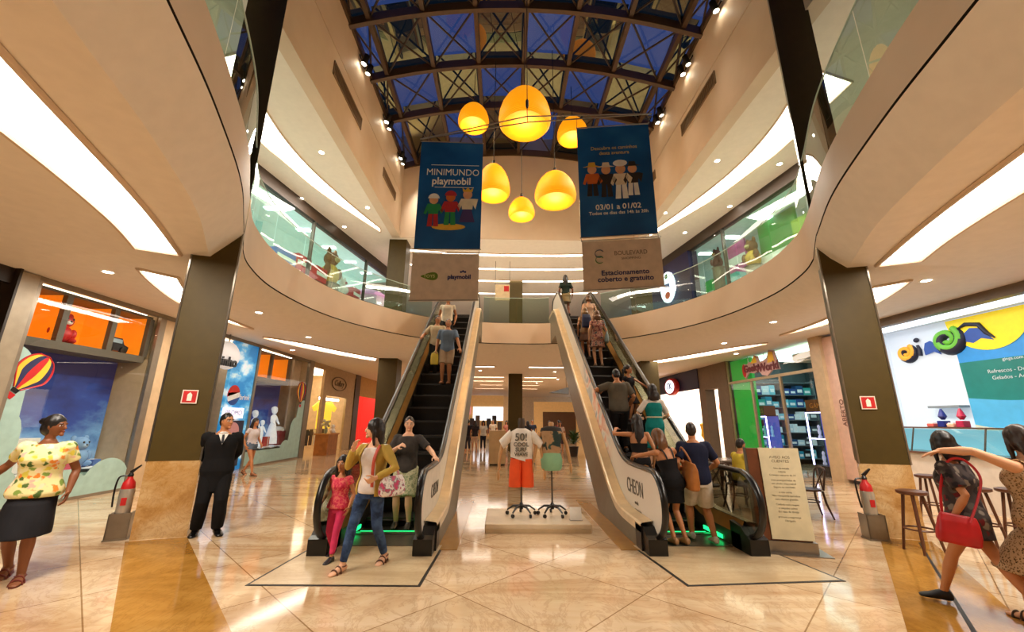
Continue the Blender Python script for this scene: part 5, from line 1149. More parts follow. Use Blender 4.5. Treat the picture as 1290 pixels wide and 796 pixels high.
# plinth, dress forms
t = thing('display_plinth', 'low cream display platform between the escalators', 'platform', (0.08, 7.15, 0)); m = MB(); m.box(-0.74, 0.86, 6.62, 7.75, 0, 0.12, 0, 0.012); m.build('slab', pm('#d9c6a8', 0.35), t)
m = MB(); m.box(-0.72, 0.84, 6.6, 6.62, 0.0, 0.06); m.build('kick_strip', pm('#c4ac88', 0.4), t)
t = thing('price_card', 'small white price card in clear stand on the display platform', 'card', (0.66, 6.9, 0.12)); m = MB(); m.prism([(0.58, 6.86, 0.125), (0.76, 6.86, 0.125), (0.76, 6.92, 0.30), (0.58, 6.92, 0.30)], (0, 0.008, 0)); m.build('card', WHITE, t); m = MB(); m.box(0.57, 0.77, 6.84, 6.96, 0.12, 0.126); m.build('stand_foot', STEEL, t)
WOODL = pm('#b98a58', 0.45)
def castor_stand(t, x, y, z0, zt):
    m = MB(); m.tube([(x, y, z0+0.14), (x, y, zt)], 0.014, 8); m.build('pole', STEELD, t)
    m = MB(); m.lathe([(0.03, z0+0.10), (0.035, z0+0.16), (0.02, z0+0.2)], 12, (x, y, 0)); m.build('hub', BLACK, t)
    for k in range(5):
        a = 2*pi*k/5 + 0.3; q = (x+0.24*cos(a), y+0.24*sin(a))
        m = MB(); m.tube([(x, y, z0+0.15), (x+0.14*cos(a), y+0.14*sin(a), z0+0.14), (q[0], q[1], z0+0.075)], [0.02, 0.018, 0.013], 6); g = m.build('leg', BLACK, t)
        m = MB(); m.M = Matrix.Translation((q[0], q[1], z0+0.03)) @ Matrix.Rotation(a+1.2, 4, 'Z') @ Matrix.Rotation(pi/2, 4, 'Y'); m.lathe([(0.028, -0.016), (0.03, 0), (0.028, 0.016)], 12); m.build('castor', RUBBER, g, True)
def ell(x, y, z, a, b_, n=20, tw=0.0): return [Vector((x + a*cos(2*pi*k/n), y + b_*sin(2*pi*k/n), z + tw*cos(2*pi*k/n))) for k in range(n)]
def shirt_print(name, base, ink):
    t = NT(name); v = t.coords('Object'); f = t.noise(v, 7, 2); t.bsdf(t.ramp(f, [(0.35, base), (0.65, base)]), 0.8); return t.m
x, y = -0.17, 7.2
t = thing('dress_form', 'male dress form in white printed t-shirt and orange shorts on castor stand', 'mannequin', (x, y, 0.12)); castor_stand(t, x, y, 0.12, 0.95)
m = MB(); m.loft([ell(x, y, 1.40, 0.055, 0.055), ell(x, y, 1.50, 0.055, 0.055), ell(x, y, 1.60, 0.062, 0.062), ell(x, y, 1.66, 0.05, 0.05)]); m.build('neck_cap', pm('#3f2e1e', 0.5), t, True)
m = MB(); m.loft([ell(x, y, 0.98, 0.185, 0.13, tw=-0.05), ell(x, y, 1.1, 0.18, 0.125), ell(x, y, 1.25, 0.19, 0.13), ell(x, y, 1.38, 0.2, 0.125), ell(x, y, 1.44, 0.17, 0.1), ell(x, y, 1.49, 0.08, 0.07)]); tee = m.build('t_shirt', pm('#e6dccf', 0.85), t, True)
for s in (-1, 1):
    m = MB(); m.loft([[Vector((x + s*(0.16+0.09*i), y, 1.40-0.09*i)) + Vector((s*0.04*cos(2*pi*k/12), 0.075*sin(2*pi*k/12), 0.07*cos(2*pi*k/12))) for k in range(12)] for i in (0, 1, 2)]); m.build('sleeve', pm('#e6dccf', 0.85), tee, True)
    m = MB(); m.tube([(x+s*0.31, y, 1.27), (x+s*0.36, y-0.02, 1.05), (x+s*0.38, y-0.05, 0.82)], [0.035, 0.03, 0.022], 8); m.ball((x+s*0.385, y-0.06, 0.74), (0.025, 0.03, 0.08)); m.build('wooden_arm', WOODL, t, True)
    m = MB(); m.loft([ell(x+s*0.075, y, 1.0, 0.105, 0.125), ell(x+s*0.095, y, 0.85, 0.105, 0.125), ell(x+s*0.105, y, 0.56, 0.105, 0.12)]); m.build('shorts_leg', pm('#e8521a', 0.75), t, True)
mb = MB()
for k, (tx, sz) in enumerate((('50!', 0.17), ('COOL', 0.09), ('SURF', 0.085), ('WAVE', 0.08))): text_mb(tx, plane_M((x-0.01, y-0.140, 1.345 - (0, 0.115, 0.195, 0.27)[k]), (1, 0, 0), (0, 0, 1)), sz, 0.004, mb=mb, bold=0.002)
mb.build('lettering', pm('#5c5548', 0.7), tee)
x, y = 0.34, 7.2
t = thing('dress_form', 'female dress form in patterned top and mint skirt on castor stand', 'mannequin', (x, y, 0.12)); castor_stand(t, x, y, 0.12, 0.9)
def camo():
    t = NT('patterned_top'); f = t.noise(t.coords('Object'), 6, 2, 0.5, 0.6); t.bsdf(t.ramp(f, [(0.40, '#22352f'), (0.46, '#2f4d44'), (0.5, '#a8835c'), (0.62, '#b3906a'), (0.66, '#27352f')], 'LINEAR'), 0.8); return t.m
m = MB(); m.loft([ell(x, y, 1.44, 0.19, 0.10), ell(x, y, 1.5, 0.17, 0.09), ell(x, y, 1.53, 0.07, 0.06)]); m.build('dark_yoke', pm('#2a2520', 0.8), t, True)
m = MB(); m.loft([ell(x, y, 1.06, 0.155, 0.11), ell(x, y, 1.2, 0.15, 0.11), ell(x, y, 1.33, 0.18, 0.125), ell(x, y, 1.45, 0.185, 0.105)]); m.build('patterned_top', camo(), t, True)
m = MB(); m.loft([ell(x, y, 1.10, 0.15, 0.11), ell(x, y, 0.98, 0.185, 0.14), ell(x, y, 0.86, 0.175, 0.135), ell(x, y, 0.82, 0.15, 0.12)]); m.build('mint_skirt', pm('#86b48c', 0.8), t, True)
for s in (-1, 1):
    m = MB(); m.tube([(x+s*0.19, y, 1.42), (x+s*0.26, y-0.02, 1.2), (x+s*0.31, y-0.04, 0.94)], [0.036, 0.03, 0.024], 8); m.ball((x+s*0.315, y-0.05, 0.86), (0.025, 0.03, 0.08)); m.build('wooden_arm', WOODL, t, True)
m = MB(); m.lathe([(0.045, 1.5), (0.05, 1.58), (0.03, 1.6)], 14, (x, y, 0)); m.build('neck_cap', WOODL, t, True)

# wooden cafe furniture
def chair_proto(label):
    t = thing('cafe_chair', label, 'chair', (0, 0, 0), 0, 'dark wooden cafe chairs')
    m = MB(); m.loft([[Vector((0.21*cos(2*pi*k/20)*(1 if cos(2*pi*k/20) > 0 else 0.95), 0.21*sin(2*pi*k/20), z)) for k in range(20)] for z in (0.44, 0.47)]); m.build('seat', WOODD, t, True, world=False)
    for sx in (-1, 1):
        for sy in (-1, 1):
            m = MB(); m.tube([(sx*0.16, sy*0.15, 0.45), (sx*0.18, sy*0.17, 0.25), (sx*(0.21 if sx > 0 else 0.25), sy*0.2, 0.0)], [0.02, 0.018, 0.014], 7); m.build('leg', WOODD, t, True, world=False)
    m = MB(); m.tube(spline([(-0.17, -0.17, 0.46), (-0.21, -0.18, 0.68), (-0.24, -0.16, 0.80), (-0.26, 0, 0.84), (-0.24, 0.16, 0.80), (-0.21, 0.18, 0.68), (-0.17, 0.17, 0.46)], 4), 0.016, 7); m.build('back_hoop', WOODD, t, True, world=False)
    m = MB(); m.tube(spline([(-0.18, -0.13, 0.46), (-0.215, 0, 0.66), (-0.25, 0.13, 0.80)], 4), 0.012, 6); m.tube(spline([(-0.18, 0.13, 0.46), (-0.22, 0, 0.66), (-0.25, -0.13, 0.80)], 4), 0.012, 6); m.build('back_cross', WOODD, t, True, world=False)
    m = MB(); m.tube([(0.15*cos(2*pi*k/16), 0.15*sin(2*pi*k/16), 0.26) for k in range(17)], 0.010, 6); m.build('leg_ring', WOODD, t, True, world=False)
    return t
def table_proto(label):
    t = thing('cafe_table', label, 'table', (0, 0, 0), 0, 'dark cafe tables')
    m = MB(); m.box(-0.36, 0.36, -0.36, 0.36, 0.72, 0.755, 0, 0.01); m.build('tabletop', pm('#7d746c', 0.2, 0.5), t, world=False)
    m = MB(); m.box(-0.33, 0.33, -0.33, 0.33, 0.66, 0.72); m.build('apron', WOODD, t, world=False)
    for sx in (-1, 1):
        for sy in (-1, 1): m = MB(); m.tube([(sx*0.3, sy*0.3, 0.66), (sx*0.3, sy*0.3, 0)], 0.025, 6); m.build('leg', WOODD, t, world=False)
        m = MB(); m.tube([(sx*0.3, -0.3, 0.62), (sx*0.3, 0.3, 0.06)], 0.014, 6); m.build('cross_brace', WOODD, t, world=False)
    return t
CH = chair_proto('dark bentwood chair nearest the right column, turned to the square table')
CH.location = (5.05, 7.75, 0); CH.rotation_euler = (0, 0, pi*0.93)
for x, y, rz, lb in ((4.12, 8.35, -0.1, 'dark bentwood chair under the seated person in yellow'), (5.55, 9.9, pi, 'dark bentwood chair behind the column-side cafe table'), (4.2, 10.4, 0.2, 'dark bentwood chair at the table farther behind the escalator balustrade'), (3.45, 8.2, 1.9, 'dark bentwood chair seen through the glass of the right escalator')): dup(CH, (x, y, 0), rz, lb)
TB = table_proto('square cafe table with metal top behind the information board'); TB.location = (4.78, 8.5, 0)
dup(TB, (4.85, 10.2, 0), 0.1, 'square cafe table farther back, between two bentwood chairs'); dup(TB, (3.6, 9.35, 0), 0.0, 'square cafe table just behind the right escalator balustrade')
def stool_proto(label):
    t = thing('bar_stool', label, 'stool', (0, 0, 0), 0, 'brown wooden bar stools')
    br = pm('#5a3420', 0.4, var=0.12)
    m = MB(); m.lathe([(0.14, 0.70), (0.165, 0.715), (0.165, 0.745), (0.13, 0.755)], 20); m.build('seat', br, t, True, world=False)
    for k in range(4):
        a = pi/4 + k*pi/2; m = MB(); m.tube([(0.09*cos(a), 0.09*sin(a), 0.71), (0.2*cos(a), 0.2*sin(a), 0.0)], [0.02, 0.016], 7); m.build('leg', br, t, world=False)
    m = MB(); m.tube([(0.155*cos(2*pi*k/16), 0.155*sin(2*pi*k/16), 0.28) for k in range(17)], 0.012, 6); m.build('foot_ring', br, t, True, world=False)
    return t
ST = stool_proto('brown wooden bar stool beside the right front column'); ST.location = (5.0, 5.72, 0)
for x, y, lb in ((6.2, 6.0, 'brown wooden bar stool between the two women, left one'), (6.6, 5.9, 'brown wooden bar stool between the two women, right one'), (6.95, 7.4, 'brown wooden bar stool farther back toward the snack counter')): dup(ST, (x, y, 0), 0.3, lb)
# far hall
t = thing('kiosk_pillar', 'beige rectangular kiosk block in the far hall, left of the dress forms', 'kiosk', (-0.65, 16.1, 0)); m = MB(); m.box(-0.98, -0.36, 15.8, 16.4, 0.06, 1.25); m.build('body', pm('#b79a72', 0.5), t); m = MB(); m.box(-0.95, -0.39, 15.83, 16.37, 0, 0.06); m.build('dark_plinth', DBRN, t)
b = MB()
b.box(2.4, 7.0, 38, 38.4, 0.0, 3.3, 0); b.box(3.2, 6.2, 37.9, 38.0, 0.0, 2.4, 1)
b.box(-3.6, -0.4, 44, 44.4, 1.6, 3.0, 2); b.box(-6.5, -0.4, 44.1, 44.4, 0, 4.18, 0); b.box(-6.5, -3.8, 44, 44.1, 2.2, 3.0, 3); b.box(-9.2, -6.5, 40, 40.4, 0, 3.4, 3); b.box(7.0, 9.2, 41, 41.4, 0, 3.6, 2)
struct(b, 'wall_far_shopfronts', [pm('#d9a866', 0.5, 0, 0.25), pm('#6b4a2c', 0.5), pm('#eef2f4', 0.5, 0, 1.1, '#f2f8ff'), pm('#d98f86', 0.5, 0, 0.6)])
for k in range(10):
    yy = 43.8; x0 = -6.2 + 0.58*k; b = MB(); b.box(x0, x0+0.45, yy, yy+0.1, 0.3, 1.5 + 0.3*(k % 3)); o = b.build('display_rack', pm(('#4a4a52', '#7d746c', '#c9b7a4', '#39424f')[k % 4], 0.5)); tag(o, 'dim goods rack before the bright far shop, number %s from left' % ('first second third fourth fifth sixth seventh eighth ninth tenth'.split()[k]), 'rack', 'racks before the bright far shop')
t = thing('shade_sail', 'grey pointed hanging panel under the far hall ceiling at right', 'panel', (2.6, 21, 3.2)); m = MB(); m.prism([(1.9, 21, 3.02), (2.9, 21, 2.95), (2.9, 21.05, 3.3)], (0, 0.4, 0)); m.build('fabric', pm('#6d7378', 0.5), t); m = MB(); m.tube([(2.8, 21.2, 3.2), (2.8, 21.2, 4.18)], 0.01, 5); m.build('wire', STEELD, t)
# potted plant beyond the right escalator
t = thing('potted_plant', 'dark potted plant in the far hall beside the right escalator', 'plant', (2.9, 20.0, 0)); m = MB(); m.lathe([(0.16, 0), (0.22, 0.4), (0.24, 0.45), (0.2, 0.45)], 16, (2.9, 20, 0)); m.build('pot', DBRN, t, True)
m = MB(); rnd = random.Random(4)
for k in range(60):
    a = rnd.uniform(0, 2*pi); e = rnd.uniform(0.1, 1.4); L = rnd.uniform(0.35, 0.75); d = Vector((cos(a)*cos(e), sin(a)*cos(e), sin(e))); p = Vector((2.9, 20, 0.5+rnd.uniform(0, 0.3))); q = p + d*L; sd_ = d.cross(Vector((0, 0, 1))).normalized()*0.06
    mid = p.lerp(q, 0.55) + Vector((0, 0, 0.05)); m.add([p, mid+sd_, q - Vector((0, 0, 0.08)), mid-sd_], [(0, 1, 2, 3)])
m.build('leaves', pm('#3c5a2a', 0.5), t)
# white window statues in the farther toy window
def statue(x, y, z, h, label, skirt):
    t = thing('window_statue', label, 'statue', (x, y, z), 0, 'white statues in the farther toy window'); SM = pm('#e6ecf2', 0.6, 0, 0.35); k = h/1.5
    m = MB()
    if skirt: m.lathe([(0.24*k, 0.05*k), (0.22*k, 0.3*k), (0.13*k, 0.75*k), (0.1*k, 0.85*k)], 16, (x, y, z))
    else:
        for s in (-1, 1): m.tube([(x, y+s*0.06*k, z), (x, y+s*0.08*k, z+0.4*k), (x, y+s*0.07*k, z+0.82*k)], [0.05*k, 0.06*k, 0.085*k], 8)
    m.loft([ell(x, y, z+0.78*k, 0.09*k, 0.12*k), ell(x, y, z+0.95*k, 0.075*k, 0.1*k), ell(x, y, z+1.12*k, 0.1*k, 0.15*k), ell(x, y, z+1.2*k, 0.05*k, 0.07*k)])
    for s in (-1, 1): m.tube([(x, y+s*0.15*k, z+1.12*k), (x+0.05*k, y+s*0.24*k, z+0.92*k), (x+0.16*k, y+s*0.16*k, z+0.82*k)], [0.045*k, 0.04*k, 0.03*k], 7)
    m.build('body', SM, t, True); m = MB(); m.ball((x, y, z+1.35*k), (0.11*k, 0.11*k, 0.14*k)); m.ball((x-0.02*k, y, z+1.42*k), (0.12*k, 0.125*k, 0.11*k)); m.build('head', SM, t, True)
statue(-9.62, 15.62, 0.6, 1.3, 'white statue at the left end of the farther toy window', False)
statue(-9.55, 16.05, 0.6, 0.95, 'smallest white statue, between the other two in the farther toy window', False)
statue(-9.6, 16.85, 0.62, 1.45, 'tallest white statue with skirt in the farther toy window', True)
t = thing('toy_chest', 'dark red chest with white snowy lid in the farther toy window', 'chest', (-9.65, 17.38, 0.6)); m = MB(); m.box(-9.9, -9.42, 17.1, 17.58, 0.6, 1.15, 0, 0.02); m.build('box', pm('#7a1420', 0.5, 0, 0.1), t); m = MB(); m.ball((-9.66, 17.34, 1.18), (0.27, 0.27, 0.14)); m.build('snow_lid', SNOW, t, True)
t = thing('red_gift', 'red gift block between the small statues in the farther toy window', 'box', (-9.6, 15.75, 0.6)); m = MB(); m.box(-9.7, -9.45, 16.28, 16.5, 0.6, 0.95, 0, 0.01); m.build('box', RED, t); m = MB(); m.box(-9.705, -9.445, 16.37, 16.41, 0.6, 0.956); m.build('ribbon', WHITE, t)
# ------------------------------------------------------------------ people
def remesh(mb, name, voxel, smooth=2, fac=0.5, wr=0.0, wf=14.0):
    me = mb.mesh(name); bm = bmesh.new(); bm.from_mesh(me); bmesh.ops.recalc_face_normals(bm, faces=bm.faces[:]); bm.to_mesh(me); bm.free()
    o = bpy.data.objects.new(name, me); COL.objects.link(o)
    md = o.modifiers.new('r', 'REMESH'); md.mode = 'VOXEL'; md.voxel_size = voxel; md.use_smooth_shade = True
    dg = bpy.context.evaluated_depsgraph_get(); out = bpy.data.meshes.new_from_object(o.evaluated_get(dg))
    bpy.data.objects.remove(o); bpy.data.meshes.remove(me)
    bm = bmesh.new(); bm.from_mesh(out)
    for _ in range(smooth): bmesh.ops.smooth_vert(bm, verts=bm.verts[:], factor=fac, use_axis_x=True, use_axis_y=True, use_axis_z=True)
    if wr > 0:
        bm.normal_update()
        for v in bm.verts: v.co += v.normal * wr * noise.noise(Vector((v.co.x*wf, v.co.y*wf, v.co.z*wf*0.55)))
    for f in bm.faces: f.smooth = True
    bm.to_mesh(out); bm.free(); out.name = name; return out
def ik(a, t, l1, l2, pole):
    a, t = Vector(a), Vector(t); d = t-a; D = min(d.length, (l1+l2)*0.998); d = d.normalized(); t = a + d*D
    x = (l1*l1 - l2*l2 + D*D)/(2*D); h = sqrt(max(0, l1*l1-x*x)); p = Vector(pole); p = (p - d*p.dot(d)); p = p.normalized() if p.length > 1e-4 else Vector((0, 1, 0))
    return a + d*x + p*h, t
TM = [(-0.10, .145, .100), (-0.03, .166, .118), (0.04, .163, .116), (0.16, .148, .104), (0.27, .156, .110), (0.36, .172, .118), (0.43, .172, .108), (0.475, .142, .088), (0.51, .095, .070), (0.56, .057, .058), (0.60, .052, .054)]
TF = [(-0.10, .150, .105), (-0.03, .172, .122), (0.04, .163, .115), (0.16, .124, .094), (0.25, .136, .104), (0.33, .150, .128), (0.40, .148, .108), (0.45, .128, .086), (0.495, .080, .062), (0.54, .050, .052), (0.60, .047, .049)]
def ti(T, z):
    if z <= T[0][0]: return T[0][1:]
    for a, b_ in zip(T, T[1:]):
        if z <= b_[0]:
            t = (z-a[0])/(b_[0]-a[0]); return (a[1]+(b_[1]-a[1])*t, a[2]+(b_[2]-a[2])*t)
    return T[-1][1:]
SKIN = {}
def skin_mat():
    if 'm' not in SKIN:
        t = NT('skin'); at = t.n('ShaderNodeAttribute', attribute_name='Col'); b_ = t.bsdf(None, 0.5, 0, 0.4); t.l(at.outputs['Color'], b_.inputs['Base Color'])
        b_.inputs['Subsurface Weight'].default_value = 0.0; SKIN['m'] = t.m
    return SKIN['m']
TONE = {'fair': '#d9a27c', 'tan': '#b97c52', 'brown': '#7d4a2c', 'light': '#e0ac88'}
class Fig:
    def __init__(s, label, loc, rz, H=1.65, sex='f', tone='tan', lean=0.0, side=0.0, twist=0.0, hipz=0.885, head=(0, 0, 0), lf=None, rf=None, lh=None, rh=None, lpole=(-0.6, -1, -0.3), rpole=(0.6, -1, -0.3), toe=(0, 0), lift=(0, 0), hands=('relax', 'relax'), vox=0.008, fat=1.0, knee=(0, 1, 0.1), kids=False, group=None, hdir=(None, None), handup=False, cat='person', name='person'):
        s.k = H/1.70; k = s.k; s.label = label; s.vox = vox; s.fat = fat; s.sex = sex
        s.T = TM if sex == 'm' else TF; s.tone = tone
        s.W = Matrix.Translation(loc) @ Matrix.Rotation(rz, 4, 'Z'); Wi = s.W.inverted()
        s.loc = loc; s.rz = rz
        P = Vector((0, 0, hipz)); s.P = P
        s.R = Matrix.Rotation(twist, 3, 'Z') @ Matrix.Rotation(-lean, 3, 'X') @ Matrix.Rotation(side, 3, 'Y')
        def L(p):
            p = Vector(p); t = max(0.0, min(1.0, (p.z+0.02)/0.16)); t = t*t*(3-2*t)
            return P + p.lerp(s.R @ p, t)
        s.L = L
        sw = 0.182 if sex == 'm' else 0.160
        s.sh = [L((-sw*fat**0.4, -0.008, 0.455)), L((sw*fat**0.4, -0.008, 0.455))]
        s.hip = [P + Vector((-0.088, 0, -0.03)), P + Vector((0.088, 0, -0.03))]
        s.nb = L((0, -0.005, 0.54)); s.Rh = s.R @ Matrix.Rotation(head[0], 3, 'Z') @ Matrix.Rotation(head[1], 3, 'X') @ Matrix.Rotation(head[2], 3, 'Y')
        s.hs = 1.0 if not kids else 1.22
        s.hc = s.nb + s.Rh @ Vector((0, 0.022, 0.15*s.hs))
        def tg(v, dflt):
            if v is None: return Vector(dflt)
            if v[0] == 'w': return (Wi @ Vector(v[1:]))/k
            return Vector(v)
        s.ft = [tg(lf, (-0.10, 0, 0.075)), tg(rf, (0.10, 0, 0.075))]
        s.wr = [tg(lh, L((-0.25, 0.03, -0.03))), tg(rh, L((0.25, 0.03, -0.03)))]
        s.knee, s.ank = [], []
        for i in (0, 1):
            a, b_ = ik(s.hip[i], s.ft[i], 0.415, 0.405, knee); s.knee.append(a); s.ank.append(b_)
        s.elb, s.wri = [], []
        for i, pl in ((0, lpole), (1, rpole)):
            a, b_ = ik(s.sh[i], s.wr[i], 0.285, 0.25, pl); s.elb.append(a); s.wri.append(b_)
        s.toe = toe; s.lift = lift; s.hands = hands; s.hdir = hdir
        s.body()
        s.o['label'] = label; s.o['category'] = cat
        if group: s.o['group'] = group
    def ring(s, z, infl=0.0, sx=1.0, sy=1.0, n=24, dx=0, dy=0):
        a, b_ = ti(s.T, z); f = s.fat if -0.05 < z < 0.46 else 1 + (s.fat-1)*0.6
        a = a*f*sx + infl; b_ = b_*f*sy + infl
        out = []
        for j in range(n):
            t = 2*pi*j/n; c, d = cos(t), sin(t)
            x = a*math.copysign(abs(c)**0.85, c); y = b_*math.copysign(abs(d)**0.85, d)
            if s.sex == 'f' and 0.27 < z < 0.40 and d > 0: y += 0.012*(1-abs(abs(c)-0.45)*2) if abs(c) < 0.9 else 0
            out.append(s.L((x+dx, y+dy, z)) if z > -0.12 else s.P + Vector((x+dx, y+dy, z)))
        return out
    def limb(s, mb, pts, rs, sub=4, n=12):
        P = spline(pts, sub); R_ = []
        m = len(rs)-1
        for i in range(len(P)):
            t = i/(len(P)-1)*m; j = min(int(t), m-1); R_.append(rs[j]+(rs[j+1]-rs[j])*(t-j))
        mb.tube(P, R_, n)
    def footframe(s, i):
        yaw = s.toe[i]; f = Vector((sin(-yaw), cos(-yaw), 0)); lift = s.lift[i]
        side = Vector((f.y, -f.x, 0)); up = Vector((0, 0, 1))
        f2 = f*cos(lift) - up*sin(lift); up2 = up*cos(lift) + f*sin(lift)
        return f2, side, up2
    def foot(s, mb, i, g=0.0, z0=0.0, h=1.0):
        f, sd, up = s.footframe(i); A = s.ank[i]; rings = []
        for d, w, z_lo, z_hi in ((-0.065, .022, -.055, -.015), (-0.05, .032, -.072, .01), (-0.01, .036, -.075, .03), (0.05, .040, -.075, .005), (0.10, .046, -.075, -.022), (0.15, .044, -.075, -.038), (0.18, .034, -.074, -.048), (0.195, .016, -.070, -.056)):
            r = []
            for q in range(12):
                t = 2*pi*q/12; zc = (z_lo+z_hi)/2; zr = (z_hi-z_lo)/2
                r.append(A + f*(d*(1+g*1.2)) + sd*((w+g)*cos(t)) + up*(zc + (zr*h+g*0.6)*sin(t) + z0))
            rings.append(r)
        mb.loft(rings)
    def hand(s, mb, i, mode):
        W_, E = s.wri[i], s.elb[i]; d = (W_-E).normalized()
        if s.hdir[i] is not None: d = Vector(s.hdir[i]).normalized()
        sg = -1 if i == 0 else 1
        # palm faces the body when hanging; down when gripping a rail
        if mode in ('grip', 'flat'): n = Vector((0, 0, -1))
        else: n = Vector((-sg, 0.15, 0))
        n = (n - d*n.dot(d)); n = n.normalized() if n.length > 0.05 else Vector((0, 1, 0))
        sd = d.cross(n).normalized()                    # across the palm
        thumb_dir = sd if (sd.dot(Vector((-sg, 1, 0))) > 0 if mode in ('grip', 'flat') else sd.y > 0) else -sd
        rings = []
        for a, w, t in ((-0.01, .026, .020), (0.02, .034, .018), (0.055, .042, .016), (0.09, .042, .013), (0.1, .038, .009)):
            rings.append([W_ + d*a + sd*(w*cos(2*pi*q/12)) + n*(t*sin(2*pi*q/12)) for q in range(12)])
        mb.loft(rings)
        curl = {'relax': (0.28, 0.4, 0.3), 'grip': (0.55, 0.9, 0.7), 'flat': (0.12, 0.2, 0.1), 'fist': (0.9, 1.2, 0.9)}[mode]
        for q, (off, L) in enumerate(((0.031, .072), (0.0105, .082), (-0.0105, .077), (-0.031, .060))):
            p = W_ + d*0.09 + thumb_dir*off; dd = d.copy(); pts = [p - d*0.02, p]
            for c_, sg_l in zip(curl, (0.45, 0.32, 0.26)):
                c2 = c_*(1 + 0.12*q); dd = (dd*cos(c2) + n*sin(c2)).normalized(); nn = (n - dd*n.dot(dd)).normalized(); n_ = nn
                p = p + dd*L*sg_l; pts.append(p.copy())
                n = n  # palm normal kept
            mb.tube(pts, [.0095, .0095, .009, .0082, .0068], 8)
        p = W_ + d*0.025 + thumb_dir*0.028; q1 = p + (d*0.6 + thumb_dir*0.75 + n*0.25).normalized()*0.04; q2 = q1 + (d*0.85 + thumb_dir*0.3 + n*0.35).normalized()*0.034; q3 = q2 + (d*0.9 + n*0.4).normalized()*0.024
        mb.tube([p, q1, q2, q3], [.015, .0125, .0105, .008], 8)
    def body(s):
        mb = MB()
        rings = [s.ring(z) for z in (-0.13, -0.10, -0.06, -0.03, 0.04, 0.10, 0.16, 0.22, 0.27, 0.31, 0.36, 0.40, 0.44, 0.475, 0.50, 0.52, 0.545)]
        mb.loft(rings)
        nk = 0.053 if s.sex == 'm' else 0.046
        mb.tube([s.nb - s.R @ Vector((0, 0.0, 0.06)), s.nb + s.R @ Vector((0, 0.004, 0.03)), s.hc - s.Rh @ Vector((0, 0.015, 0.03))], [nk*1.25, nk, nk], 14)
        hs = s.hs
        HP = lambda p: s.hc + s.Rh @ (Vector(p)*hs)
        def hf(q):
            x, y, z = q
            if z < 0: x *= 1 - 0.26*abs(z)**1.3; y = y*(1 - 0.12*abs(z)) + (0.10*abs(z) if y > -0.2 else 0.12*abs(z))
            return Vector((x, y, z))
        o = MB(); o.ball((0, 0, 0), (.074, .096, .115), 0, 24, 16, hf)
        mb.add([HP(v) for v in o.v], o.f)
        # nose, chin, brow, ears
        mb.tube([HP((0, .090, .022)), HP((0, .102, .0)), HP((0, .112, -.022)), HP((0, .098, -.03))], [.008*hs, .011*hs, .014*hs, .009*hs], 8)
        mb.ball(HP((0, .084, -.088)), .022*hs, 0, 10, 8); mb.ball(HP((0, .092, -.056)), (.022*hs, .012*hs, .012*hs), 0, 10, 8)
        for q in (-1, 1):
            mb.ball(HP((q*.072, -.004, -.004)), (.010*hs, .020*hs, .030*hs), 0, 10, 8); mb.ball(HP((q*.030, .082, .030)), (.022*hs, .014*hs, .010*hs), 0, 8, 6)
        f = 0.92 if s.sex == 'f' else 1.06
        f2 = f*s.fat**0.7
        for i in (0, 1):
            sh, el, wr = s.sh[i], s.elb[i], s.wri[i]
            mb.ball(sh, .053*f2, 0, 12, 8)
            c_ = (s.L((0, 0, 0.45)) - sh)*0.35
            mb.tube([sh + c_, sh, sh.lerp(el, 0.35), el, el.lerp(wr, 0.3), wr, wr + (wr-el).normalized()*0.02], [.05*f2, .053*f2, .047*f2, .037*f2, .041*f2, .026*f2, .024*f2], 12)
            s.hand(mb, i, s.hands[i])
            h, kn, an = s.hip[i], s.knee[i], s.ank[i]
            dn = (kn-h).normalized()
            mb.tube([h - dn*0.05, h + dn*0.03, h.lerp(kn, 0.4), kn, kn.lerp(an, 0.3), kn.lerp(an, 0.7), an, an - Vector((0, 0, .02))], [.085*f2, .090*f2, .077*f2, .053*f2, .056*f2, .041*f2, .034*f2, .032*f2], 14)
            s.foot(mb, i)
        me = remesh(mb, 'person_body', s.vox, 2, 0.45)
        base = lin(TONE[s.tone])[:3]; ca = me.color_attributes.new('Col', 'FLOAT_COLOR', 'POINT'); Ri = s.Rh.inverted()
        cols = []
        for v in me.vertices:
            c = list(base); q = (Ri @ (v.co - s.hc))/hs
            if abs(q.x) < .1 and abs(q.z) < .14 and q.y > 0.05:
                ax = abs(q.x)
                if abs(ax-.031) < .013 and abs(q.z-.012) < .006: c = [0.75, 0.72, 0.68] if abs(ax-.031) > .0055 else [0.03, 0.02, 0.015]
                elif abs(ax-.031) < .020 and abs(q.z-.034) < .006: c = [x*0.25 for x in base]
                elif ax < .024 and abs(q.z+.055) < .008: c = [base[0]*0.75, base[1]*0.42, base[2]*0.42]
                elif abs(ax-.031) < .02 and abs(q.z-.012) < .012: c = [x*0.7 for x in base]
            elif q.z > 0.0 and abs(q.x) < .12 and q.z < .2 and q.length < .2 and q.y < 0.03: c = [x*0.5 for x in base]
            cols += [c[0], c[1], c[2], 1.0]
        ca.data.foreach_set('color', cols)
        me.materials.append(skin_mat())
        s.o = link('person', me); s.o.matrix_basis = s.W @ Matrix.Diagonal((s.k, s.k, s.k, 1))
    def part(s, mb, name, mat, vox=None, smooth=2, wr=0.003, wf=14, raw=False):
        if raw: o = mb.build(name, mat, s.o, True, world=False)
        else:
            me = remesh(mb, name, vox or max(s.vox*1.25, 0.010), smooth, 0.5, wr, wf); me.materials.append(mat); o = link(name, me, s.o, world=False)
        return o
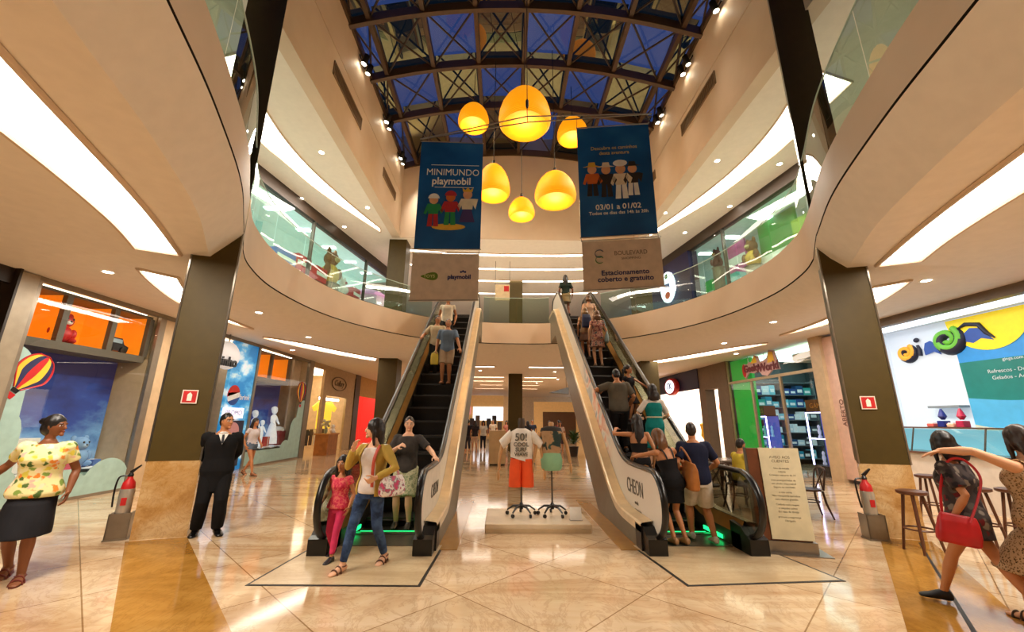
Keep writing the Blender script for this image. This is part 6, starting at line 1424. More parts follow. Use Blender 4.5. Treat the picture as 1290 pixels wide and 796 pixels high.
    def top(s, mat, hem=-0.06, neck=0.515, sleeve=0.55, infl=0.016, flare=0.0, name='shirt', low=None):
        mb = MB(); zs = [hem + (neck-hem)*j/14 for j in range(15)]
        mb.loft([s.ring(z, infl + flare*max(0, (0.2-z)) + (0.006 if z > 0.45 else 0)) for z in zs])
        f2 = (0.95 if s.sex == 'f' else 1.06)*s.fat**0.7
        if sleeve > 0:
            for i in (0, 1):
                sh, el, wr = s.sh[i], s.elb[i], s.wri[i]; c_ = (s.L((0, 0, 0.44)) - sh)*0.4; mb.ball(sh, .054*f2+infl*0.9, 0, 14, 10)
                if sleeve <= 1.0: pts = [sh + c_, sh, sh.lerp(el, sleeve*0.6), sh.lerp(el, sleeve)]; rs = [.062*f2+infl*.5, .054*f2+infl*.9, .050*f2+infl*.8, .047*f2+infl*.9]
                else:
                    e = min(1, sleeve-1); pts = [sh + c_, sh, sh.lerp(el, 0.5), el, el.lerp(wr, e*0.5), el.lerp(wr, e)]; rs = [.062*f2+infl*.5, .056*f2+infl, .049*f2+infl, .041*f2+infl, .040*f2+infl, .030*f2+infl]
                mb.tube(pts, rs, 14)
        return s.part(mb, name, mat, wr=0.006, wf=11)
    def skirt(s, mat, top=0.12, hem=-0.45, infl=0.014, flare=0.06, name='skirt', sway=0.0):
        mb = MB(); rings = []
        n = 12
        kz = (s.knee[0]+s.knee[1])*0.5 - s.P
        for j in range(n):
            z = top + (hem-top)*j/(n-1)
            if z > -0.08: rings.append(s.ring(z, infl))
            else:
                t = (-0.08-z)/max(0.01, (-0.08-hem)); a, b_ = ti(s.T, -0.08); a = a*s.fat + infl + flare*t; b_ = b_*s.fat + infl + flare*t + 0.02*t
                cx = kz.x*(-z/0.42)*0.8; cy = kz.y*(-z/0.42)*0.8
                spread = abs(s.knee[0].y-s.knee[1].y)*0.5*min(1, -z/0.42)*0.9
                rings.append([s.P + Vector((cx + a*cos(2*pi*q/24), cy + (b_+spread)*sin(2*pi*q/24), z)) for q in range(24)])
        mb.loft(rings); return s.part(mb, name, mat, wr=0.008, wf=9)
    def pants(s, mat, length=1.9, infl=0.012, top=0.10, name='trousers', loose=0.0):
        """length: 1 = knee, 2 = ankle"""
        mb = MB(); mb.loft([s.ring(z, infl) for z in (-0.13, -0.09, -0.04, 0.0, 0.05, top)])
        f2 = (0.95 if s.sex == 'f' else 1.06)*s.fat**0.7
        for i in (0, 1):
            h, kn, an = s.hip[i], s.knee[i], s.ank[i]; dn = (kn-h).normalized()
            if length <= 1.0: pts = [h - dn*.05, h + dn*.03, h.lerp(kn, length*.5), h.lerp(kn, length)]; rs = [.088*f2+infl, .092*f2+infl, .080*f2+infl+loose*.5, (.080-.022*length)*f2+infl+loose]
            else:
                e = length-1; pts = [h - dn*.05, h + dn*.03, h.lerp(kn, .45), kn, kn.lerp(an, e*.5), kn.lerp(an, e)]; rs = [.088*f2+infl, .092*f2+infl, .077*f2+infl+loose*.3, .055*f2+infl+loose*.6, .053*f2+infl+loose*.8, .037*f2+infl+loose]
            mb.tube(pts, rs, 14)
        return s.part(mb, name, mat, wr=0.005, wf=10)
    def shoes(s, mat, kind='shoe', sole=None):
        for i in (0, 1):
            mb = MB()
            if kind == 'shoe': s.foot(mb, i, 0.009, 0.0); s.part(mb, 'shoe', mat, 0.009, 1, 0)
            else:
                f, sd, up = s.footframe(i); A = s.ank[i]
                mb.prism([A + f*a + sd*b_ - up*0.085 for a, b_ in ((-.07, .02), (-.07, -.02), (-.03, -.04), (.1, -.05), (.19, -.03), (.21, 0), (.19, .03), (.1, .05), (-.03, .04))], up*0.014)
                for a in (0.12, 0.06): mb.tube([A + f*a + sd*(.05*cos(t)) + up*(-.075 + (.075 if a < 0.1 else .055)*sin(t)) for t in [pi*q/8 for q in range(9)]], 0.009, 6)
                mb.tube([A + f*(-.045*cos(t)) + sd*(.042*sin(t)) + up*(-0.01) for t in [2*pi*q/12 for q in range(13)]], 0.007, 6)
                s.part(mb, 'sandal', mat, raw=True)
    def hair(s, style, col, length=0.3):
        mb = MB(); hs = s.hs; HP = lambda p: s.hc + s.Rh @ (Vector(p)*hs)
        def B(c, r): 
            o = MB(); o.ball(c, r, 0, 18, 12); mb.add([HP(v) for v in o.v], o.f)
        if style == 'short':
            B((0, -.016, .032), (.079, .098, .100)); B((0, -.045, -.01), (.072, .066, .075))
        else:
            g = 1.12 if style in ('bob', 'wavy') else 1.03
            B((0, -.018, .032), (.084*g, .102*g, .106*g)); B((0, -.05, -.015), (.084*g, .075*g, .092*g))
        if style in ('long', 'bob', 'wavy'):
            dn = Vector((0, 0, -1)); back = s.R @ Vector((0, -1, 0))
            c0 = HP((0, -.045, .0)); rings = []
            n = 8
            for j in range(n+1):
                t = j/n; c = c0 + dn*(length*t) + back*(0.015 + 0.05*sin(min(1, t*1.6)*pi/2)); w = (.086 + (0.02 if style != 'bob' else 0.03)*sin(t*pi) - (0.035*t if style == 'long' else 0.0))*hs; th = (.068 - .03*t)*hs
                sx = s.Rh @ Vector((1, 0, 0)); sx = (sx - dn*sx.dot(dn)).normalized(); sy = dn.cross(sx)
                rings.append([c + sx*(w*cos(2*pi*q/16)) + sy*(th*sin(2*pi*q/16)) for q in range(16)])
            mb.loft(rings)
            for q in (-1, 1):
                ll = min(length, 0.16) if style != 'long' else min(length*0.8, 0.34)
                p0 = HP((q*.072, .02, .05)); mb.tube([p0, HP((q*.085, .0, -.04)), HP((q*.085, -.01, -.04)) + dn*ll], [.022*hs, .026*hs, .016*hs], 8)
        if style == 'bun': B((0, -.125, .055), (.045, .042, .042))
        if style == 'pony': mb.tube([HP((0, -.10, .04)), HP((0, -.16, .0)), HP((0, -.15, -.12)), HP((0, -.14, -.22))], [.03, .035, .03, .012], 10)
        return s.part(mb, 'hair', pm(col, 0.42, var=0.2), max(0.008, s.vox), 2, 0.005, 30)
    def strap(s, pts, r, mat, name='strap', flat=0.4):
        mb = MB(); mb.tube(spline(pts, 6), r, 8, flat=flat); return s.part(mb, name, mat, raw=True)
    def w(s, p): return s.W @ (Vector(p)*s.k)
def pat(name, kind, cols, scale=12, rough=0.85):
    t = NT(name); v = t.coords('Object')
    if kind == 'leopard':
        vo = t.n('ShaderNodeTexVoronoi', feature='F1'); vo.inputs['Scale'].default_value = scale; vo.inputs['Randomness'].default_value = 1
        t.l(v, vo.inputs['Vector']); nz = t.noise(v, scale*1.7, 3, 0.6)
        m = t.n('ShaderNodeMath', operation='MULTIPLY_ADD'); t.l(nz, m.inputs[0]); m.inputs[1].default_value = 0.9; t.l(vo.outputs['Distance'], m.inputs[2])
        c = t.ramp(m.outputs[0], [(0.62, cols[0]), (0.70, cols[1]), (0.86, cols[1]), (0.92, cols[2])])
    elif kind == 'floral':
        vo = t.n('ShaderNodeTexVoronoi', feature='F1'); vo.inputs['Scale'].default_value = scale
        ds = t.n('ShaderNodeMix', data_type='VECTOR'); ds.inputs[0].default_value = 0.08
        nz0 = t.n('ShaderNodeTexNoise'); nz0.inputs['Scale'].default_value = scale*0.8; t.l(v, nz0.inputs['Vector']); t.l(v, ds.inputs[4]); t.l(nz0.outputs['Color'], ds.inputs[5]); t.l(ds.outputs[1], vo.inputs['Vector'])
        sp_ = t.n('ShaderNodeSeparateColor'); t.l(vo.outputs['Color'], sp_.inputs[0])
        n_ = len(cols); c = t.ramp(sp_.outputs[0], [(i/n_, c_) for i, c_ in enumerate(cols)], 'CONSTANT')
        rim = t.ramp(vo.outputs['Distance'], [(0.42, (0, 0, 0, 1)), (0.62, (1, 1, 1, 1))]); c = t.mix(rim, c, cols[0])
    else:
        nz = t.noise(v, scale, 3, 0.55, 0.5); c = t.ramp(nz, [(0.36 + 0.28*i/(len(cols)-1), c_) for i, c_ in enumerate(cols)])
    t.bsdf(c, rough, 0, 0.3); return t.m
CL_ = lambda c, r=0.85: pm(c, r, var=0.12, spec=0.25)
Z3 = lambda y: min(5.3, max(0.012, SL*(0.4*math.floor((y-6.55)/0.4) + 6.55 + 0.24 - EY0)))    # tread height of the escalator at y
ST_ = lambda x, y: (x, y, Z3(y))
def rail_z(y): return nose(y) + 0.985 + 0.045
# 1 woman in floral blouse, left foreground
p = Fig('woman in yellow floral blouse and black skirt looking aside, at far left', (-5.50, 4.80, 0), -2.62, 1.64, 'f', 'brown', lean=0.03, head=(1.15, 0.0, 0), lf=(-0.10, 0.13, 0.075), rf=(0.10, -0.17, 0.10), lh=(-0.27, 0.03, 0.86), rh=(0.48, -0.20, 0.98), lpole=(-0.4, -1, 0), rpole=(0.2, -1, -0.3), fat=1.18, vox=0.007, toe=(0.1, -0.1), lift=(0, 0.25))
p.top(pat('floral_blouse', 'floral', ['#e6dca0', '#d8c84e', '#7f9a44', '#ecd9b4', '#e58a34', '#4f6b33', '#efe3c4', '#e2b3a0'], 19), -0.06, 0.5, 0.6, 0.020, 0.05, 'blouse'); p.skirt(CL_('#17161a'), 0.06, -0.44, 0.014, 0.03); p.shoes(pm('#6e2c22', 0.5), 'sandal'); p.hair('bun', '#171210')
# 2 security man
p = Fig('man in black suit with white collar, standing by the left front column', (-4.74, 6.52, 0), -2.55, 1.70, 'm', 'tan', head=(0.6, -0.03, 0), lf=(-0.12, 0.06, 0.075), rf=(0.13, -0.04, 0.075), lh=(-0.06, -0.19, 0.92), rh=(0.06, -0.21, 0.90), lpole=(-1, -0.5, 0), rpole=(1, -0.5, 0), toe=(0.25, -0.2), vox=0.0075, fat=1.08, hands=('fist', 'fist'), hdir=((1, 0, -0.4), (-1, 0, -0.4)))
p.top(CL_('#0e0d0f'), -0.30, 0.50, 1.97, 0.026, 0.05, 'jacket'); p.pants(CL_('#0d0c0e'), 1.96, 0.012, loose=0.022); p.shoes(pm('#0b0a0a', 0.25)); p.hair('short', '#15100d')
mb = MB(); mb.tube([p.L((0.062*cos(t), 0.005 + 0.062*sin(t), 0.515 + 0.012*sin(t))) for t in [2*pi*q/16 for q in range(17)]], 0.014, 8); mb.prism([p.L((a, 0.112 + 0.34*(0.5-b_), b_)) for a, b_ in ((-0.065, 0.515), (0.065, 0.515), (0.0, 0.36))], p.R @ Vector((0, 0.012, 0))); p.part(mb, 'collar', pm('#e6e1d8', 0.7), raw=True)
mb = MB(); mb.prism([p.L((a, 0.126 + 0.34*(0.5-b_), b_)) for a, b_ in ((-0.014, 0.50), (0.014, 0.50), (0.018, 0.39), (0, 0.37), (-0.018, 0.39))], p.R @ Vector((0, 0.006, 0))); p.part(mb, 'tie', pm('#101018', 0.5), raw=True)
# 3 woman by the toy shop
p = Fig('young woman in pale top and denim shorts walking past the farther toy window', (-8.0, 12.9, 0), -1.9, 1.63, 'f', 'tan', lf=(-0.09, -0.26, 0.12), rf=(0.09, 0.30, 0.08), lh=(-0.22, 0.12, 0.9), rh=(0.2, 0.0, 0.86), lift=(0.5, 0), vox=0.010)
p.top(CL_('#cfc8cc'), 0.02, 0.48, 0.35, 0.014, name='top'); p.pants(CL_('#5f7086'), 0.32, 0.014, name='shorts'); p.hair('long', '#15100e', 0.5); p.shoes(pm('#5a3a2a', 0.6), 'sandal')
# 4 girl
p = Fig('small girl in coral top and pink leggings walking beside the woman in jeans', (-2.52, 5.52, 0), 2.95, 1.13, 'f', 'tan', lf=(-0.10, 0.24, 0.075), rf=(0.11, -0.14, 0.09), lh=(-0.24, 0.06, 0.86), rh=(0.29, 0.10, 0.93), lift=(0, 0.2), vox=0.009, kids=True, head=(0.1, 0, 0))
p.top(pat('coral_print', 'noise', ['#c22a4a', '#d8425a', '#e07a6a'], 22), -0.05, 0.48, 0.35, 0.018, 0.12, 'top'); p.pants(CL_('#d33a66'), 1.88, 0.010, name='leggings'); p.hair('long', '#171110', 0.40); p.shoes(pm('#17141a', 0.4))
# 5 woman in jeans
p = Fig('woman in ochre cardigan, white top and blue jeans walking off the left escalator', (-2.05, 5.22, 0), 2.86, 1.62, 'f', 'light', head=(-1.05, 0.0, 0), lf=(-0.14, -0.20, 0.085), rf=(0.13, 0.25, 0.075), lh=(-0.18, 0.20, 1.02), rh=(0.17, 0.20, 1.34), lpole=(-1.0, -0.6, 0.0), rpole=(0.5, -0.2, -1), toe=(0.1, -0.1), lift=(0.1, 0), vox=0.007, hands=('fist', 'relax'))
p.top(CL_('#ded4cd'), -0.07, 0.47, 0.2, 0.012, 0.0, 'white_top'); p.pants(pat('denim', 'noise', ['#1d2c48', '#2b4166', '#41597f'], 9), 1.93, 0.008, name='jeans'); p.shoes(pm('#5a341f', 0.5), 'sandal'); p.hair('wavy', '#1a1310', 0.22)
cd = CL_('#b39545'); mb = MB()
zs = [-0.10 + 0.61*j/10 for j in range(11)]
half = []
for z in zs:
    r = p.ring(z, 0.026, n=40); half.append(r)
rings_o = [[r[q % 40] for q in range(14, 47)] for r in half]; rings_i = [[p.P + (v-p.P)*1.0 + (p.L((0, 0, z)) - v)*0.09 for v in r] for r, z in zip(rings_o, zs)]
mb.loft([a + list(reversed(b_)) for a, b_ in zip(rings_o, rings_i)])
for i in (0, 1):
    sh, el, wr_ = p.sh[i], p.elb[i], p.wri[i]; mb.tube([sh + (p.L((0, 0, .44))-sh)*.4, sh, sh.lerp(el, .5), el, el.lerp(wr_, .5), el.lerp(wr_, .92)], [.066, .068, .060, .052, .048, .040], 14)
p.part(mb, 'cardigan', cd, 0.010, 2, 0.005, 11)
p.strap([p.L((-0.10, 0.145, 0.02)), p.L((-0.105, 0.165, 0.2)), p.L((-0.11, 0.155, 0.36)), p.L((-0.10, 0.05, 0.5))], 0.022, pm('#b8452e', 0.6), 'cardigan_edge', 0.4)
def handbag(label, M, w, d, h, mats, strap_pts=None, name='handbag', soft=0.3, vox=0.008):
    """M places the bag: x width, y depth, z up from its base"""
    t = thing(name, label, 'bag', M.to_translation()); mb = MB(); rings = []
    for z, a, b_ in ((0, .86, .7), (0.02, .97, .95), (h*.35, 1.0, 1.0), (h*.75, .93, .75), (h*.97, .84, .32), (h, .80, .2)):
        rings.append([M @ Vector((w/2*a*math.copysign(abs(cos(q))**0.5, cos(q)), d/2*b_*math.copysign(abs(sin(q))**0.5, sin(q)), z)) for q in [2*pi*k/28 for k in range(28)]])
    mb.loft(rings); me = remesh(mb, 'bag_body', vox, 1, 0.4, 0.006, 10); me.materials.append(mats[0]); link('bag_body', me, t)
    if strap_pts: mb = MB(); mb.tube(spline(strap_pts, 6), 0.014, 8, flat=0.5); mb.build('strap', mats[1], t, True)
    return t
M = Matrix.Translation(p.w((-0.30, 0.02, 0.80))) @ Matrix.Rotation(p.rz + 1.2, 4, 'Z')
b = handbag('white and pink patterned handbag on the arm of the woman in jeans', M, 0.34, 0.14, 0.22, (pat('bag_print', 'noise', ['#b0305e', '#e3dcd8', '#efe8e4', '#8a8388', '#c8436e'], 14, 0.4), pm('#d9a0b0', 0.4)), [p.w((-0.34, -0.06, 1.0)), p.w((-0.31, -0.03, 1.14)), p.w((-0.26, 0.0, 1.16)), p.w((-0.26, 0.06, 1.0))])
# 6 man in grey tee at the foot of the left escalator
p = Fig('man in dark grey t-shirt and pale patterned shorts at foot of left escalator', (-2.02, 6.90, Z3(6.90)), pi, 1.66, 'm', 'light', head=(0.2, -0.05, 0), lf=(-0.10, 0.03, 0.08), rf=(0.11, 0.0, 0.08), lh=('w', -1.53, 6.62, 1.07), rh=(0.10, 0.24, 1.22), lpole=(-0.5, -1, -0.5), rpole=(0.8, -0.5, -0.6), hands=('grip', 'fist'), vox=0.008)
p.top(pat('grey_tee', 'noise', ['#37322f', '#3f3a36', '#463f3b'], 6), -0.07, 0.5, 0.75, 0.018); p.pants(pat('leaf_shorts', 'noise', ['#6f7a5a', '#a3a783', '#c8c3a0', '#8f9a74'], 16), 0.98, 0.016, name='shorts', loose=0.03); p.shoes(pm('#14140f', 0.4)); p.hair('short', '#33241a')
# 7-9 riders coming down
p = Fig('boy in light blue t-shirt and beige shorts holding right rail of left escalator', ST_(-1.92, 10.2), pi, 1.66, 'm', 'tan', head=(0.1, 0.1, 0), lh=('w', -1.52, 9.9, rail_z(9.9)+0.03), rh=(0.27, 0.1, 0.84), hands=('grip', 'fist'), vox=0.010, lf=(-0.08, -0.02, 0.075), rf=(0.09, 0.05, 0.075))
p.top(CL_('#6d8199'), -0.08, 0.5, 0.7, 0.022); p.pants(CL_('#a48a6d'), 0.95, 0.014, name='shorts', loose=0.02); p.hair('short', '#4a3420'); p.shoes(pm('#8a5a3a', 0.6), 'sandal')
M = Matrix.Translation(p.w((0.29, 0.14, 0.46))); handbag('yellow shopping bag in hand of the boy in light blue', M, 0.2, 0.08, 0.30, (pm('#c9b23a', 0.5), pm('#c9b23a', 0.5)), [p.w((0.22, 0.14, 0.75)), p.w((0.27, 0.12, 0.83)), p.w((0.33, 0.14, 0.76))], 'shopping_bag', vox=0.01)
p = Fig('person in cream shirt and dark trousers riding down left escalator behind the boy', ST_(-2.33, 10.95), pi, 1.64, 'm', 'tan', head=(0.5, 0, 0), rh=('w', -2.68, 10.7, rail_z(10.7)+0.03), hands=('relax', 'grip'), vox=0.011)
p.top(CL_('#d9c6a2'), -0.08, 0.5, 0.75, 0.018); p.pants(CL_('#1c1714'), 1.93, 0.012); p.hair('short', '#2a1d15'); p.shoes(pm('#17130f', 0.5))
p = Fig('dark-haired person in white sleeveless top, highest rider on left escalator', ST_(-2.2, 11.9), pi, 1.62, 'm', 'tan', head=(0.3, 0, 0), vox=0.011)
p.top(CL_('#e3d3b8'), -0.08, 0.5, 0.3, 0.018); p.pants(CL_('#191512'), 1.0, 0.014, name='shorts', loose=0.02); p.hair('short', '#15100d'); p.shoes(pm('#17130f', 0.5))
# 10 woman in black stepping on
p = Fig('woman in black top and black miniskirt reaching for left rail of right escalator', (1.90, 6.02, 0.014), 0.25, 1.52, 'f', 'tan', lean=0.22, side=-0.10, head=(0.25, -0.15, 0), lh=('w', 1.53, 6.55, 1.09), rh=(0.20, 0.22, 0.98), lpole=(-0.6, -0.8, 0.2), rpole=(0.8, -0.6, -0.3), hands=('grip', 'fist'), lf=(-0.07, -0.02, 0.09), rf=(0.10, -0.06, 0.09), vox=0.007)
p.top(CL_('#121013'), -0.12, 0.33, 0.0, 0.016, name='top')
for q in (-1, 1): p.strap([p.L((q*0.06, -0.115, 0.32)), p.L((q*0.075, -0.105, 0.42)), p.L((q*0.09, -0.03, 0.505)), p.L((q*0.085, 0.09, 0.40))], 0.014, pm('#121013', 0.7), 'shoulder_strap')
p.skirt(CL_('#0d0c0e'), 0.06, -0.30, 0.024, 0.02); p.shoes(pm('#a0764e', 0.5)); p.hair('wavy', '#6e4726', 0.24)
M = Matrix.Translation(p.w((0.26, -0.08, 0.78))) @ Matrix.Rotation(p.rz + 1.35, 4, 'Z') @ Matrix.Rotation(-0.1, 4, 'Y')
handbag('tan leather shoulder bag of the woman in black on right escalator', M, 0.34, 0.15, 0.36, (pm('#a8672c', 0.5, var=0.15), pm('#9a5c26', 0.5)), [p.w((0.28, -0.16, 1.05)), p.w((0.24, -0.12, 1.25)), p.w((0.18, -0.03, 1.40)), p.w((0.24, 0.08, 1.22)), p.w((0.27, 0.06, 1.05))])
# 11 man in navy
p = Fig('man in navy t-shirt and pale shorts stepping onto right escalator', (2.30, 6.12, 0.014), -0.1, 1.60, 'm', 'tan', lean=0.12, head=(-0.3, 0.1, 0), lf=(-0.11, 0.14, 0.09), rf=(0.13, -0.10, 0.09), rh=(0.28, 0.26, 0.98), lh=(-0.26, 0.10, 0.92), rpole=(0.7, -1, -0.2), vox=0.0075, fat=1.1, hands=('relax', 'grip'))
p.top(CL_('#151a33'), -0.09, 0.5, 0.75, 0.020); p.pants(pat('white_shorts', 'noise', ['#b9ad9b', '#c9beac', '#d3c9b8'], 6), 0.92, 0.016, name='shorts', loose=0.03); p.shoes(pm('#c9c9be', 0.5)); p.hair('short', '#2a2019')
# 12 long-haired woman
p = Fig('woman with very long dark hair and bare back, left hand raised, on right escalator', ST_(1.86, 7.25), -0.1, 1.60, 'f', 'tan', lean=0.05, lh=('w', 1.55, 7.55, rail_z(7.55)+0.04), hands=('grip', 'relax'), lpole=(-1, -0.8, -0.3), vox=0.008, head=(0.3, 0, 0))
p.top(CL_('#1a1719'), 0.14, 0.30, 0.0, 0.012, name='top'); p.skirt(CL_('#1b191c'), 0.06, -0.34, 0.014, 0.03); p.hair('long', '#221711', 0.52); p.shoes(pm('#20181a', 0.5))
# 13 teal dress
p = Fig('woman in teal dress with cream belt and white sleeves on right escalator', ST_(2.38, 7.85), 0.0, 1.58, 'f', 'light', head=(-0.2, 0.1, 0), rh=(0.22, 0.2, 1.0), lh=(-0.2, 0.25, 1.05), lpole=(-1, -0.8, -0.3), vox=0.009)
te = CL_('#0f7a76'); p.top(CL_('#ddd3c8'), 0.2, 0.49, 0.85, 0.012, name='blouse'); p.top(te, 0.13, 0.45, 0.0, 0.022, name='bodice'); p.skirt(te, 0.18, -0.44, 0.022, 0.07); p.hair('wavy', '#221613', 0.2); p.shoes(pm('#3a2a20', 0.5))
mb = MB(); mb.tube([v for v in p.ring(0.16, 0.03)] + [p.ring(0.16, 0.03)[0]], 0.013, 8); p.part(mb, 'belt', pm('#d9cfae', 0.5), raw=True)
# 14 man in grey-brown shirt
p = Fig('man in brown-grey t-shirt with left hand on rail, middle of right escalator', ST_(1.86, 8.35), 0.0, 1.66, 'm', 'tan', lean=0.08, head=(0.1, -0.1, 0), lh=('w', 1.52, 8.6, rail_z(8.6)+0.03), rh=(0.25, 0.12, 0.95), hands=('grip', 'relax'), lpole=(-1, -0.8, -0.2), vox=0.009, fat=1.12)
p.top(CL_('#5d5446'), -0.08, 0.5, 0.8, 0.024); p.pants(CL_('#1d1a1a'), 1.92, 0.014, loose=0.015); p.hair('short', '#1b1310'); p.shoes(pm('#17130f', 0.5))
# 15 child
p = Fig('child in dark dress leaning on right rail of right escalator and looking back', ST_(2.38, 9.2), -2.6, 1.22, 'f', 'tan', side=0.1, head=(0.2, 0, 0), lh=('w', 2.66, 9.0, rail_z(9.0)-0.12), vox=0.010, kids=True, lpole=(-1, -0.8, 0))
p.top(CL_('#1c181b'), -0.06, 0.47, 0.3, 0.018, name='top'); p.skirt(CL_('#1c181b'), 0.02, -0.34, 0.018, 0.06); p.hair('pony', '#241812'); p.shoes(pm('#2a2020', 0.5))
# 16-19 upper riders
p = Fig('woman in pale skirt with navy backpack near top of right escalator', ST_(1.92, 11.6), 0.0, 1.52, 'f', 'tan', vox=0.012); p.top(CL_('#a9835f'), -0.05, 0.5, 0.5, 0.016, name='top'); p.skirt(CL_('#8a6a58'), 0.06, -0.3, 0.014, 0.05); p.hair('wavy', '#8f6a3a', 0.16); p.shoes(pm('#5a4030', 0.5))
M = Matrix.Translation(p.w((0, -0.20, 0.98))); handbag('navy backpack on back of woman near top of right escalator', M, 0.27, 0.14, 0.40, (pm('#1b2147', 0.6), pm('#1b2147', 0.6)), None, 'backpack', vox=0.012)
p = Fig('woman in rose floral dress near top of right escalator, beside the backpack', ST_(2.16, 11.15), 0.0, 1.60, 'f', 'fair', vox=0.012); fd = pat('rose_floral', 'noise', ['#6a3a44', '#a86a5c', '#c79a80', '#3f4a52'], 14); p.top(fd, 0.08, 0.5, 0.4, 0.016, name='bodice'); p.skirt(fd, 0.12, -0.30, 0.016, 0.06); p.hair('wavy', '#7a5230', 0.18); p.shoes(pm('#8a6a50', 0.5))
M = Matrix.Translation(p.w((0.27, 0.0, 0.72))) @ Matrix.Rotation(1.4, 4, 'Z'); handbag('pale blue shoulder bag of the woman in rose floral dress', M, 0.28, 0.12, 0.28, (pm('#8fa3a6', 0.5), pm('#8fa3a6', 0.5)), [p.w((0.28, -0.1, 0.95)), p.w((0.2, -0.04, 1.42)), p.w((0.28, 0.1, 0.95))], vox=0.012)
p = Fig('person in peach top partly hidden near top of right escalator', ST_(2.22, 12.4), 0.0, 1.58, 'f', 'fair', vox=0.014); p.top(CL_('#d3a98a'), -0.06, 0.5, 0.5, 0.016); p.skirt(CL_('#b98a70'), 0.06, -0.32, 0.014, 0.04); p.hair('bob', '#6a4a2c', 0.12); p.shoes(pm('#5a4030', 0.5))
p = Fig('woman in dark green top and khaki skirt, topmost rider of right escalator', (1.80, 14.3, 5.30), 0.0, 1.62, 'f', 'brown', vox=0.012, lf=(-0.1, 0.12, 0.075), rf=(0.1, -0.12, 0.09)); p.top(CL_('#1c2a22'), 0.02, 0.5, 0.8, 0.018); p.skirt(CL_('#8a7a58'), 0.08, -0.30, 0.016, 0.03); p.hair('long', '#110d0c', 0.34); p.shoes(pm('#241a16', 0.5))
# 20 woman with red bag, right foreground
FR_ = Fig('woman in dark floral tunic with red bag and black slip-ons, walking away at right', (3.84, 4.02, 0), 0.85, 1.54, 'f', 'tan', lean=0.06, side=0.0, twist=-0.5, head=(-0.8, 0, 0), lf=('w', 3.66, 4.24, 0.07), rf=('w', 3.92, 3.68, 0.14), lh=(-0.24, 0.12, 0.88), rh=(0.24, -0.02, 0.88), lift=(0.0, 0.75), toe=(0.05, 0.0), vox=0.007)
p = FR_; fl_ = pat('dark_floral', 'floral', ['#3d3433', '#1a1517', '#6a1f22', '#57504a', '#83786c', '#221b20', '#4a3436', '#2a2325'], 17)
p.top(fl_, -0.20, 0.49, 0.75, 0.024, 0.10, 'tunic'); p.pants(CL_('#14131a'), 0.40, 0.010, name='shorts'); p.shoes(pm('#121218', 0.5)); p.hair('bob', '#130f0e', 0.17)
M = Matrix.Translation(p.w((-0.29, 0.13, 0.64))) @ Matrix.Rotation(p.rz + 1.9, 4, 'Z') @ Matrix.Rotation(-0.16, 4, 'Y')
handbag('bright red shoulder bag with red strap at hip of the woman in floral tunic', M, 0.30, 0.11, 0.25, (pm('#b3141c', 0.45, var=0.12), pm('#b81c26', 0.45)), [p.w((-0.32, 0.02, 0.86)), p.w((-0.27, -0.08, 1.08)), p.w((-0.20, -0.14, 1.28)), p.w((-0.16, -0.06, 1.43)), p.w((-0.15, 0.06, 1.40)), p.w((-0.22, 0.16, 1.15)), p.w((-0.27, 0.20, 0.88))])
# 21 woman in leopard dress
p = Fig('woman in leopard print dress with arm around the woman with red bag', (4.12, 3.66, 0), 0.15, 1.60, 'f', 'fair', side=-0.02, head=(-0.35, 0, 0), lh=('w', 3.70, 3.98, 1.37), rh=(0.27, 0.02, 0.86), lpole=(-0.3, -1, 0.3), lf=(-0.1, 0.2, 0.075), rf=(0.1, -0.16, 0.09), vox=0.007, fat=1.22, hands=('flat', 'relax'), hdir=((-0.6, 0.8, -0.35), None))
lp = pat('leopard_print', 'leopard', ['#17110d', '#8a6a48', '#b39470'], 55); p.top(lp, 0.0, 0.45, 0.0, 0.020, 0.03, 'bodice')
for q in (-1, 1): p.strap([p.L((q*0.10, -0.11, 0.42)), p.L((q*0.115, -0.07, 0.48)), p.L((q*0.115, 0.0, 0.51)), p.L((q*0.10, 0.10, 0.42))], 0.034, lp, 'shoulder_strap', 0.3)
p.skirt(lp, 0.14, -0.46, 0.022, 0.10); p.hair('bob', '#2b1c14', 0.16); p.shoes(pm('#3a2618', 0.5), 'sandal')
# 22 seated cafe guest
p = Fig('seated cafe guest in yellow shirt behind the information board', (4.18, 8.36, 0), -1.5, 1.62, 'm', 'tan', hipz=0.56, lean=0.12, lf=(-0.12, 0.44, 0.075), rf=(0.12, 0.42, 0.075), lh=(-0.2, 0.42, 0.86), rh=(0.2, 0.42, 0.86), knee=(0, 0.3, 1), vox=0.011, lpole=(-1, -0.3, -0.6), rpole=(1, -0.3, -0.6), head=(0.3, 0, 0))
p.top(CL_('#c9b23f'), -0.02, 0.5, 0.7, 0.02); p.pants(CL_('#2b2a30'), 1.9, 0.012); p.hair('short', '#1b130f'); p.shoes(pm('#17130f', 0.5))
# 23 attendant behind the snack counter
p = Fig('attendant in light blue shirt and dark cap behind the snack counter', (9.45, 7.05, 0), 1.4, 1.66, 'm', 'tan', vox=0.012); p.top(CL_('#b9cbe0'), -0.08, 0.5, 0.7, 0.018); p.pants(CL_('#20242e'), 1.9, 0.012); p.hair('short', '#15100e'); p.shoes(pm('#17130f', 0.5))
mb = MB(); mb.ball(p.hc + p.Rh @ Vector((0, -.012, .05)), (.088, .104, .085), 0, 16, 10); mb.prism([p.hc + p.Rh @ Vector((a, b_, .055)) for a, b_ in ((-.07, .06), (-.06, .15), (0, .175), (.06, .15), (.07, .06))], (0, 0, 0.012)); p.part(mb, 'cap', pm('#241a3a', 0.6), 0.012, 1, 0)
